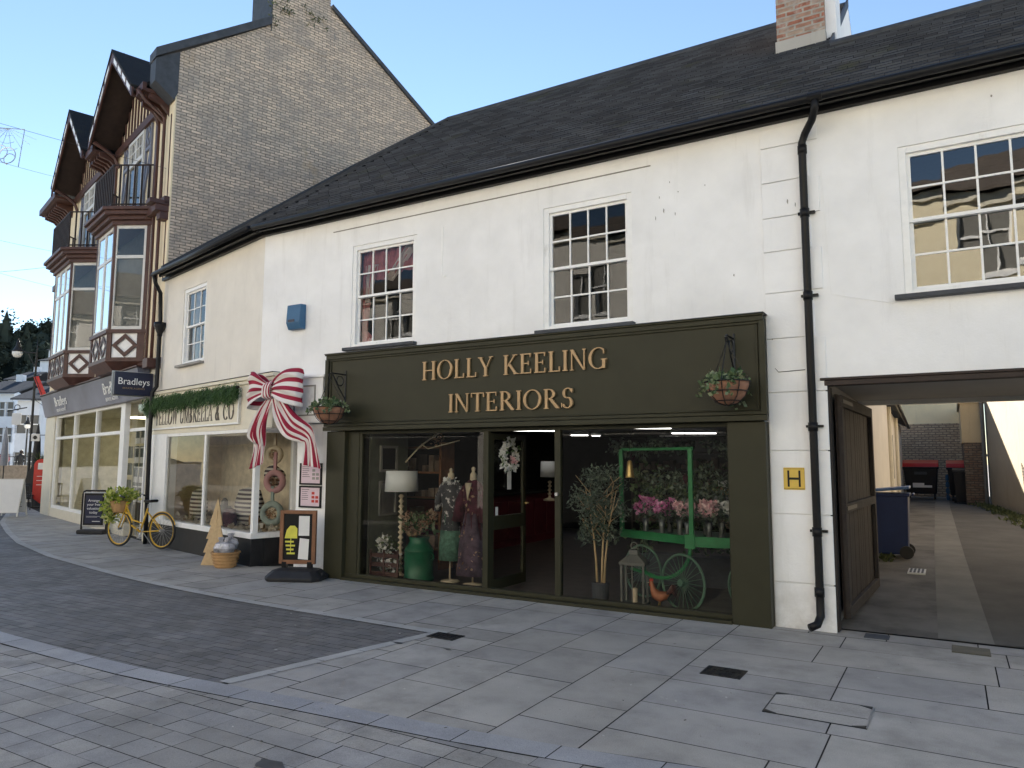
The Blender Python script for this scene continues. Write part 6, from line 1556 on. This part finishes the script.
M['palepink'] = mat('pale_pink_felt', (.55, .30, .30), .9); M['palesage'] = mat('pale_sage_felt', (.33, .38, .34), .9)
ringdec('cream ring wreath hanging highest behind the striped bow tail', cs(-.62, .62, 1.80), .12, 'bone', .4)
ringdec('pink ring wreath hanging in the middle of the window corner', cs(-.45, .55, 1.34), .15, 'palepink', .35)
ringdec('sage green ring wreath lowest in the window corner', cs(-.45, .52, .80), .16, 'palesage', .3)
t = thing('stocking_roll', 'rolled striped stocking lying behind the pink ring wreath', 'decoration', cs(-.85, .7, 1.36), TB); s = MB(); s.tube([(-.2, .1, .12), (0, .1, .05), (.25, -.05, -.03)], .15, 16); s.build('roll', 'stripecloth', t)
t = thing('paper_snow', 'crumpled pale paper spread across the cream shop window floor', 'paper', cs(0, 0, .5), TB); s = MB()
for i in range(420): x = rnd.uniform(-3.8, -.2); y = rnd.uniform(.12, 1.0); s.leaves(1, (x, y, .02 + rnd.random() * .07), (.02, .02, .01), .12, aspect=1.3, rnd=rnd)
s.build('scraps', leafmat('paper_scraps', (.50, .42, .32), (.75, .68, .58)), t); t['kind'] = 'stuff'
for i, (x, r_) in enumerate(((-2.15, .09), (-.95, .09))):
    t = thing('soft_toy', ['small grey toy sitting on the window floor beside the window bar', 'small brown toy on the window floor between cushion and sage ring'][i], 'toy', cs(x, .45, [.5, .5][i]), TB, 'toys in the cream shop window'); s = MB(); s.lathe([(.02, 0), (r_, .08), (r_ * 1.05, .2), (r_ * .6, .3), (r_ * .75, .36), (r_ * .7, .45), (.02, .5)], n=14); s.build('body', ['blind', 'wicker', 'palepink'][i], t, smooth=True)
# ------------------------------------------------------------------ across the street (seen in the window reflections)
M['oppcream'] = rendermat('opposite_cream', (.86, .76, .54), amt=.1)
M['opproof'] = mat('opposite_roof', (.12, .10, .085), .95, var=.3, spec=.1)
def row_house(name, label, loc, rz, w, h, wm, nwin, storeys, roofm='opproof', shop=True):
    t = thing(name, label, 'house', loc, rz, None)
    hs = []; 
    for st in range(storeys):
        z0 = (3.9 if shop else 1.0) + st * 2.9
        for i in range(nwin):
            cx = w * (i + .5) / nwin; hs.append((cx - .55, cx + .55, z0, z0 + 1.6))
    s = MB(); wall_holes(s, 0, w, -.05, h, hs, 0, .35); s.box(0, w, 6.0, 6.3, -.05, h); s.box(0, .3, .36, 6.0, -.05, h); s.box(w - .3, w, .36, 6.0, -.05, h); s.build('wall', wm, t)
    for (a, b_, c, d) in hs:
        s = MB(); s.box(a, a + .07, .1, .16, c, d); s.box(b_ - .07, b_, .1, .16, c, d); s.box(a + .07, b_ - .07, .1, .16, d - .07, d); s.box(a + .07, b_ - .07, .1, .16, c, c + .07); s.box(a + .07, b_ - .07, .1, .16, (c + d) / 2 - .03, (c + d) / 2 + .03); s.box((a + b_) / 2 - .02, (a + b_) / 2 + .02, .11, .15, c + .07, d - .07)
        s.box(a - .08, b_ + .08, -.07, .0, c - .1, c - .0)
        f = s.build('window', 'paintwhite', t); s = MB(); s.add([(a, .18, c), (b_, .18, c), (b_, .18, d), (a, .18, d)], [(0, 1, 2, 3)]); s.build('pane', 'blind', f)
    s = MB(); s.prism([(-.1, -.35, h), (w + .1, -.35, h), (w + .1, 3.1, h + 1.7), (-.1, 3.1, h + 1.7)], (0, 0, .1)); s.prism([(-.1, 6.6, h), (w + .1, 6.6, h), (w + .1, 3.1, h + 1.7), (-.1, 3.1, h + 1.7)], (0, 0, .1)); s.build('roof', roofm, t)
    s = MB(); s.prism([(0, .3, h), (0, 6.2, h), (0, 3.1, h + 1.6)], (.3, 0, 0)); s.prism([(w - .3, .3, h), (w - .3, 6.2, h), (w - .3, 3.1, h + 1.6)], (.3, 0, 0)); s.build('gable_wall', wm, t)
    s = MB(); s.box(0, w, -.12, -.002, h - .25, h - .02); s.box(0, w, -.06, -.002, 3.3, 3.5); s.build('cornice', 'paintcream', t)
    if shop:
        s = MB(); s.box(.3, w - .3, -.10, -.002, 2.7, 3.25); s.build('shop_fascia', 'lead', t)
        s = MB(); s.box(.3, w - .3, -.02, -.001, .0, 2.6); s.build('shop_window', 'room', t)
    return t
row_house('street_house', 'cream three storey house facing the olive shopfront from across the street', (9.0, -6.4, 0), R(180), 12.5, 8.9, 'oppcream', 4, 2)
row_house('street_house', 'white three storey house across the street, next left along from the cream one', (-3.6, -6.4, 0), R(180), 11, 9.6, 'white2', 4, 2)
row_house('street_house', 'pale house with low eaves across the street opposite the half timbered building', (-14.7, -6.4, 0), R(176), 12, 8.4, 'white2', 4, 2)
row_house('street_house', 'cream house far along the other side of the street', (-26.8, -7.2, 0), R(166), 14, 9.6, 'oppcream', 5, 2)
row_house('street_house', 'tall cream house at the bend on the other side of the street', (-40.5, -3.9, 0), R(152), 14, 10.2, 'oppcream', 5, 2)

row_house('street_house', 'unseen house added behind the half timbered building to shade the street', (-40.0, 21.0, 0), R(-17), 12.5, 9.4, 'white2', 5, 2)  # out of view, added to throw shade over the far left paving
# ------------------------------------------------------------------ down the street
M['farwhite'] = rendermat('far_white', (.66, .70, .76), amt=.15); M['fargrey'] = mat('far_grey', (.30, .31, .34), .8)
def gp(px, depth, z=0):
    d = FW + RT * ((px - 512) / 735) - UP * ((463 - 384) / 735); p = Vector((0, 0, HC)) + d * depth; return Vector((p.x, p.y, z))
def far_house(name, label, px0, px1, depth, h, wm, roof=1.8, storeys=2, nw=3, deep=8, turn=0, z0=0):
    a, b_ = gp(px0, depth), gp(px1, depth); d = b_ - a; w = d.length; ang = math.atan2(d.y, d.x) + turn
    t = thing(name, label, 'house', (a.x, a.y, z0), ang)
    hs = [(w * (i + .5) / nw - .45, w * (i + .5) / nw + .45, .9 + s_ * (h - .6) / storeys, .9 + s_ * (h - .6) / storeys + 1.3) for i in range(nw) for s_ in range(storeys)]
    s = MB(); wall_holes(s, 0, w, -.5, h, hs, 0, .3); s.box(0, .3, .3, deep, -.5, h); s.box(w - .3, w, .3, deep, -.5, h); s.box(0, w, deep, deep + .3, -.5, h); s.build('wall', wm, t)
    for (p, q, c, e) in hs:
        s = MB(); s.box(p, p + .08, .08, .14, c, e); s.box(q - .08, q, .08, .14, c, e); s.box(p, q, .07, .13, (c + e) / 2 - .04, (c + e) / 2 + .04); f = s.build('window', 'paintwhite', t)
        MB().add([(p, .2, c), (q, .2, c), (q, .2, e), (p, .2, e)], [(0, 1, 2, 3)]).build('pane', 'blind', f)
    s = MB(); m2 = deep / 2
    s.prism([(-.3, -.4, h), (w + .3, -.4, h), (w + .3, m2, h + roof), (-.3, m2, h + roof)], (0, 0, .12)); s.prism([(-.3, deep + .4, h), (w + .3, deep + .4, h), (w + .3, m2, h + roof), (-.3, m2, h + roof)], (0, 0, .12)); s.build('roof', 'farroof', t)
    s = MB(); s.box(w * .3, w * .3 + .6, m2 - .3, m2 + .3, h + roof - .3, h + roof + .7); s.build('chimney', wm, t); return t
far_house('far_house', 'white rendered house behind the street lamp at the end of the street', 13, 34, 52, 5.9, 'farwhite', 1.3, 2, 2, turn=R(8))
far_house('far_house', 'pale blue grey house directly beside the half timbered building at the end of the street', 33, 60, 62, 6.6, 'farwhite', 1.2, 2, 4, turn=R(-8))
far_house('far_house', 'pale house at the extreme left edge of the street view', -30, 9, 66, 7.6, 'farwhite', 1.5, 3, 5)
far_house('far_house', 'grey blue house with a dark roof up behind the white one', 2, 16, 86, 11, 'farwhite', 1.4, 3, 2, z0=0)
far_house('far_house', 'small white house standing high on the wooded hill', 41, 62, 150, 4.2, 'farwhite', 1.0, 1, 3, z0=20)
far_house('far_house', 'pale house on the hillside below the small high white one', 33, 60, 125, 4.6, 'farwhite', 1.1, 1, 3, z0=14)
far_house('far_house', 'cream roofed house half way up the wooded hill', -20, 30, 140, 5, 'farwhite', 1.8, 1, 4, z0=10)
# wooded hill
hm = MB(); C0 = gp(20, 260); ax = (gp(60, 260) - gp(-40, 260)).normalized(); ay = Vector((-ax.y, ax.x, 0))
def hh(u, v): return 52 * math.exp(-((u + 30) / 95) ** 2) * max(0, min(1, (v + 130) / 130)) ** .9 + 2 * math.sin(u * .11) + 1.5 * math.sin(v * .2 + u * .07) - 2
n_ = 28; vv = []
for i in range(n_ + 1):
    for j in range(n_ + 1):
        u = -230 + 420 * i / n_; v = -150 + 300 * j / n_; p = C0 + ax * u + ay * v; vv.append((p.x, p.y, hh(u, v)))
hm.add(vv, [(i * (n_ + 1) + j, (i + 1) * (n_ + 1) + j, (i + 1) * (n_ + 1) + j + 1, i * (n_ + 1) + j + 1) for i in range(n_) for j in range(n_)])
M['hillgrass'] = mat('hill_scrub', (.022, .027, .020), 1.0, var=.4, vs=.1, spec=0)
struct(hm.build('hill', 'hillgrass', smooth=True))
wdz = MB(); rnd = random.Random(77)
for i in range(620):
    u = rnd.uniform(-75, 45); v = rnd.uniform(-105, 10); p = C0 + ax * u + ay * v; z = hh(u, v); r_ = rnd.uniform(2.0, 4.6)
    conif = rnd.random() < .25
    wdz.leaves(80, (p.x, p.y, z + r_ * (.8 if not conif else 1.4)), (r_ * (.9 if not conif else .5), r_ * .9, r_ * (.9 if not conif else 1.7)), r_ * .30, inner=.55, aspect=1.4, rnd=rnd)
    wdz.lathe([(.1, 0), (r_ * .55, r_ * .3), (r_ * .72, r_ * .8), (r_ * .5, r_ * 1.3), (.1, r_ * 1.6)] if not conif else [(.1, 0), (r_ * .45, r_ * .4), (r_ * .3, r_ * 1.6), (.05, r_ * 2.8)], (p.x, p.y, z - .3), 6)
    if i % 2: wdz.tube([(p.x, p.y, z - 1), (p.x, p.y, z + r_)], .25, 4)
tag(wdz.build('hillside_wood', 'farleaf'), 'dark wood covering the hill at the end of the street', 'wood', kind='stuff')

# street lamps
def street_lamp(name, label, p, h, arm, rz):
    t = thing(name, label, 'street lamp', p, rz)
    s = MB(); s.lathe([(.11, 0), (.11, .15), (.08, .25), (.065, 1.0), (.05, 1.1), (.04, h - .2), (.025, h), (.012, h + .5)], n=12); s.build('post', 'iron', t, smooth=True)
    s = MB(); s.tube([(0, 0, h - .05), (-arm * .5, 0, h - .05), (-arm * .8, 0, h + .06), (-arm, 0, h + .5), (-arm, 0, h + .55)], .025, 6); s.tube([(0, 0, h - .7), (-arm * .45, 0, h - .08)], .015, 5); s.build('arm', 'iron', t)
    s = MB(); s.lathe([(.02, .46), (.05, .44), (.07, .25), (.16, .06), (.21, .0), (.20, -.01)], (-arm, 0, h - .0), 16); s.build('lamp_hood', 'iron', t, smooth=True)
    s = MB(); s.lathe([(.19, -.01), (.19, -.10), (.13, -.22), (.03, -.26)], (-arm, 0, h), 16); s.build('globe', 'lampshade', t, smooth=True)
street_lamp('street_lamp', 'tall black street lamp with white globe in front of the white house', gp(29, 30), 6.15, .80, R(32))
street_lamp('street_lamp', 'smaller distant black street lamp beside the tall one', gp(25, 44), 3.8, .01, R(30))
t = thing('red_banner', 'red banner flag slanting from the corner of the half timbered building', 'flag', (-24.95, 12.4, 3.0))
p0 = at(33.5, 377, 25.3); p1 = at(46.5, 404, 25.0); w0 = t.location
s = MB(); q0, q1 = p0 - Vector(w0), p1 - Vector(w0); sd_ = Vector((.0, 0, .18))
s.prism([q0 + RT * .0, q0 + RT * .17 + Vector((0, 0, .03)), q1 + RT * .07 + Vector((0, 0, .1)), q1 - RT * .08], FW * .012); s.build('cloth', 'redlid', t)
MB().tube([q1 + Vector((0, 0, -.05)), q0 + Vector((0, 0, .10)) ], .012, 5).build('pole', 'iron', t)
s = MB(); s.tube([q0 - Vector((0, 0, .2)), q0 + RT * .12 - Vector((0, 0, .8)), q1 - RT * .05 - Vector((0, 0, .1)), q1 + RT * .25 + Vector((0, 0, .1)), q1 + RT * .25 + Vector((0, 0, .5))], .008, 4); s.build('cord', 'iron', t)
# hanging shop signs on the far houses
for i, (px, py, d_, w_, h_) in enumerate(((16.5, 419, 38, .24, .30), (35.5, 437.5, 30, .17, .15))):
    p = at(px, py, d_); t = thing('hanging_sign', ['pale hanging sign with scroll bracket on the white house', 'small white sign with a black round emblem near the tall lamp'][i], 'sign', p, R(31))
    MB().box(-w_, w_, -.02, .02, -h_, h_).build('board', 'paper', t, bevel=.01)
    s = MB(); s.lathe([(.02, 0)] + [(.16, .0), (.16, .01)], n=14) if i else s.torus((0, 0, h_ + .3), .14, .02, 'Y', 16, 6)
    if i: s.T = None; s.v = []; s.f = []; s.m = []; s.u = []; s.tube([(0, -.03, 0), (0, -.022, 0)], .08, 16); s.tube([(-.11, -.026, -.02), (.11, -.026, -.02)], .012, 4)
    else: s.tube([(-.5, 0, h_ + .1), (.5, 0, h_ + .3)], .03, 5)
    s.build('emblem' if i else 'bracket', 'iron', t)
    if i: MB().tube([(.17, 0, .1), (.4, 0, .1)], .015, 5).build('bracket', 'iron', t)
# terrace: low stone wall, planters, cafe tables and chairs, folded parasols
p = gp(-20, 40); q = gp(44, 40)
M['sandstone'] = mat('pale_stone_wall', (.34, .28, .22), .85, var=.25)
t = thing('terrace_wall', 'low pale stone wall of the terrace at the end of the street', 'wall', p, math.atan2(q.y - p.y, q.x - p.x)); ln = (q - p).length
MB().box(0, ln, 0, .3, -.05, 1.30).build('stone', 'sandstone', t); MB().box(-.02, ln + .02, -.04, .34, 1.301, 1.38).build('coping', 'sandstone', t)
s = MB()
for i in range(9): s.tube([(ln * i / 8, .15, 1.38), (ln * i / 8, .15, 1.85)], .02, 5)
s.tube([(0, .15, 1.85), (ln, .15, 1.85)], .02, 5); s.build('railing', 'iron', t)
p = gp(41, 27); t = thing('potted_palm', 'spiky green potted plant by the cream pilaster', 'plant', (p.x, p.y, 0))
s = MB(); s.lathe([(.2, 0), (.28, .5), (.25, .5)], n=14); s.build('pot', 'lead', t)
s = MB()
for i in range(70):
    a = rnd.uniform(0, 6.3); e = rnd.uniform(.1, 1.3); l = rnd.uniform(.5, .9); c_ = Vector((0, 0, 1.5)); d1 = Vector((math.cos(a) * math.cos(e), math.sin(a) * math.cos(e), math.sin(e))); pts = c_ + d1 * l
    n1 = d1.cross(Vector((0, 0, 1))).normalized() * .03; s.add([c_ - n1, c_ + n1, pts + Vector((0, 0, -.2))], [(0, 1, 2)])
s.build('fronds', 'weeds', t); MB().tube([(0, 0, .4), (0, 0, 1.5)], .06, 6).build('trunk', 'timber', t)
# cafe chairs and tables: one of each, then copies
def cafe_chair():
    t = thing('cafe_chair', 'dark cafe chair in the cluster beyond the white pavement board', 'chair', (0, 0, 0), 0, 'dark cafe chairs beyond the white pavement board')
    MB().box(-.21, .21, -.21, .21, .43, .46).build('seat', 'rubber', t)
    s = MB(); 
    for x in (-.2, -.1, 0, .1, .2): s.box(x - .012, x + .012, .19, .21, .46, .88)
    s.box(-.22, .22, .18, .22, .84, .90); s.build('backrest', 'rubber', t)
    for x in (-.19, .19):
        for y in (-.19, .19): MB().tube([(x, y, .43), (x * 1.1, y * 1.1, 0)], .014, 5).build('leg', 'iron', t)
    return t
c0 = cafe_chair(); spots = [(3, 24.5, .3), (8, 25.5, 2.0), (13, 24.6, 4.0), (18, 25.6, 1.1), (23, 24.8, 5.2), (27, 26.0, 3.0), (6, 28, 2.5), (15, 28.5, .6), (22, 28.4, 3.7)]
for i, (px, d_, rz) in enumerate(spots):
    o = c0 if i == 0 else copy_tree(c0); o.location = gp(px, d_); o.rotation_euler = (0, 0, rz)
for i, (px, d_, lb) in enumerate(((6, 26.5, 'round dark cafe table at the left edge of the chair cluster'), (19, 27.0, 'round dark cafe table at the right of the chair cluster'))):
    t = thing('cafe_table', lb, 'table', gp(px, d_), 0, 'dark cafe tables'); MB().lathe([(.36, .72), (.36, .75)], n=20).build('tabletop', 'rubber', t); MB().lathe([(.22, 0), (.22, .03), (.03, .05), (.03, .72)], n=10).build('pedestal', 'iron', t)
for i, (px, d_) in enumerate(((4, 36), (36, 33))):
    p = gp(px, d_); t = thing('folded_parasol', ['folded grey parasol at the far left edge', 'folded dark parasol near the potted palm'][i], 'parasol', p, 0, 'folded parasols on the terrace')
    MB().tube([(0, 0, 0), (0, 0, 3.3)], .025, 6).build('pole', 'iron', t); MB().lathe([(.16, 1.4), (.17, 1.7), (.12, 2.6), (.03, 3.25)], n=10, wob=.2).build('canopy', ['fargrey', 'rubber'][i], t)
# two people standing on the terrace, far away
def person(label, p, rz, top, legs):
    t = thing('person', label, 'person', p, rz)
    me = bpy.data.meshes.new('body')
    J = [((0, 0, .95), .13), ((0, 0, 1.15), .13), ((0, 0, 1.38), .15), ((0, 0, 1.50), .06), ((0, 0, 1.58), .09), ((0, 0, 1.70), .085),
         ((.10, 0, .88), .09), ((.11, .02, .48), .06), ((.12, 0, .08), .045), ((.12, -.14, .03), .035), ((-.10, 0, .88), .09), ((-.11, .02, .48), .06), ((-.12, 0, .08), .045), ((-.12, -.14, .03), .035),
         ((.19, 0, 1.40), .055), ((.25, .02, 1.13), .042), ((.20, -.16, 1.0), .032), ((.17, -.24, 1.02), .028), ((-.19, 0, 1.40), .055), ((-.25, .02, 1.13), .042), ((-.25, -.05, .88), .032), ((-.25, -.07, .80), .028)]
    E_ = [(0, 1), (1, 2), (2, 3), (3, 4), (4, 5), (0, 6), (6, 7), (7, 8), (8, 9), (0, 10), (10, 11), (11, 12), (12, 13), (2, 14), (14, 15), (15, 16), (16, 17), (2, 18), (18, 19), (19, 20), (20, 21)]
    me.from_pydata([j[0] for j in J], E_, []); o = bpy.data.objects.new('body', me); COL.objects.link(o); o.parent = t
    mo = o.modifiers.new('skin', 'SKIN'); mo.use_smooth_shade = True
    for i, j in enumerate(J): me.skin_vertices[0].data[i].radius = (j[1], j[1] * .85)
    me.skin_vertices[0].data[0].use_root = True
    o.modifiers.new('s', 'SUBSURF').render_levels = 1; me.materials.append(M[legs])
    s = MB(); s.lathe([(.16, .92), (.17, 1.0), (.17, 1.2), (.20, 1.38), (.15, 1.46), (.07, 1.50)], n=16, sy=.8); s.tube([(.17, 0, 1.42), (.26, .02, 1.13), (.20, -.16, 1.0)], [.07, .055, .045], 8); s.tube([(-.17, 0, 1.42), (-.26, .02, 1.13), (-.25, -.05, .90)], [.07, .055, .045], 8); s.build('jacket', top, t, smooth=True)
    s = MB(); s.lathe([(.02, 1.72), (.095, 1.70), (.105, 1.62), (.09, 1.56)][::-1] if False else [(.085, 1.56), (.105, 1.62), (.10, 1.70), (.05, 1.75), (.01, 1.76)], (0, .02, 0), n=14); s.build('hair', 'timberdark', t, smooth=True)
    return t
M['skin'] = mat('skin_tone', (.45, .27, .20), .6)
person('person in a dark jacket standing on the terrace beside the tall street lamp', gp(20.5, 47, .55), R(40), 'rubber', 'room')
person('person in a pink top standing on the terrace at the left edge', gp(4, 47, .55), R(60), 'pinkcloth', 'room')
tr = MB(); a_, b2_ = gp(-40, 40.4), gp(46, 40.4); c_, d_ = gp(46, 56), gp(-40, 56); tr.prism([tuple(a_), tuple(b2_), tuple(c_), tuple(d_)], (0, 0, .55)); struct(tr.build('terrace', 'farground'))

# overhead wires and the unlit festive motif
def wire(label, p, q, sag=.25, r_=.008):
    p, q = Vector(p), Vector(q); t = MB(); t.tube([p.lerp(q, k / 14) - Vector((0, 0, 4 * sag * (k / 14) * (1 - k / 14))) for k in range(15)], r_, 5, False); o = t.build('overhead_wire', 'iron'); tag(o, label, 'wire', 'overhead wires')
TW = Matrix.Translation((-14.05, 9.33, 0)) @ Matrix.Rotation(R(-17), 4, 'Z')
tw = lambda u, w_, z: TW @ Vector((-u, -w_, z))
wire('uppermost thin wire carrying the festive motif to the gable', at(-60, 106, 15), tw(.3, .05, 8.0), .02, .004)
wire('thin wire below the festive motif crossing the sky', at(-40, 150, 17), at(56, 177, 22), .02, .004)
wire('thin wire crossing the sky level with the lower balcony', at(-40, 231, 19), at(56, 252, 24), .02, .004)
wire('thickest low wire, reaching the far bay just below its cornice', at(-40, 275, 20), at(58, 266, 25), .02, .006)
wire('thin loose wire, lowest one beside the far bay window', at(-40, 262, 20), at(58, 288, 25), .02, .004)
p = at(5, 145, 15.2); t = thing('festive_motif', 'unlit wire festive light motif hanging from the wire in the sky', 'festive light', p, math.atan2(RT.y, RT.x))
s = MB(); s.T = Matrix.Rotation(R(4), 4, 'Y'); u_ = 1 / 48.4
for (a, b_) in (((-.75, 0, .36), (.36, 0, .36)), ((.36, 0, .36), (.34, 0, -.45)), ((-.75, 0, -.45), (-.75, 0, .36))): s.tube([a, b_], .008, 5)
for k in range(9):
    a = R(100 + k * 18 + 90); s.tube([(.02, 0, .36), (.02 + .75 * math.cos(a) * .9, 0, .36 + .45 * math.sin(a))], .004, 4)
for k in (1, 2, 3): s.torus((.02, 0, .36), .16 * k, .004, 'Y', 16, 4, 180, 300)
s.torus((.08, 0, -.22), .17, .009, 'Y', 22, 5); s.torus((-.08, 0, -.16), .15, .008, 'Y', 22, 5); s.torus((.14, 0, -.30), .12, .008, 'Y', 18, 5, 20, 250)
s.build('wire_frame', 'steel', t)
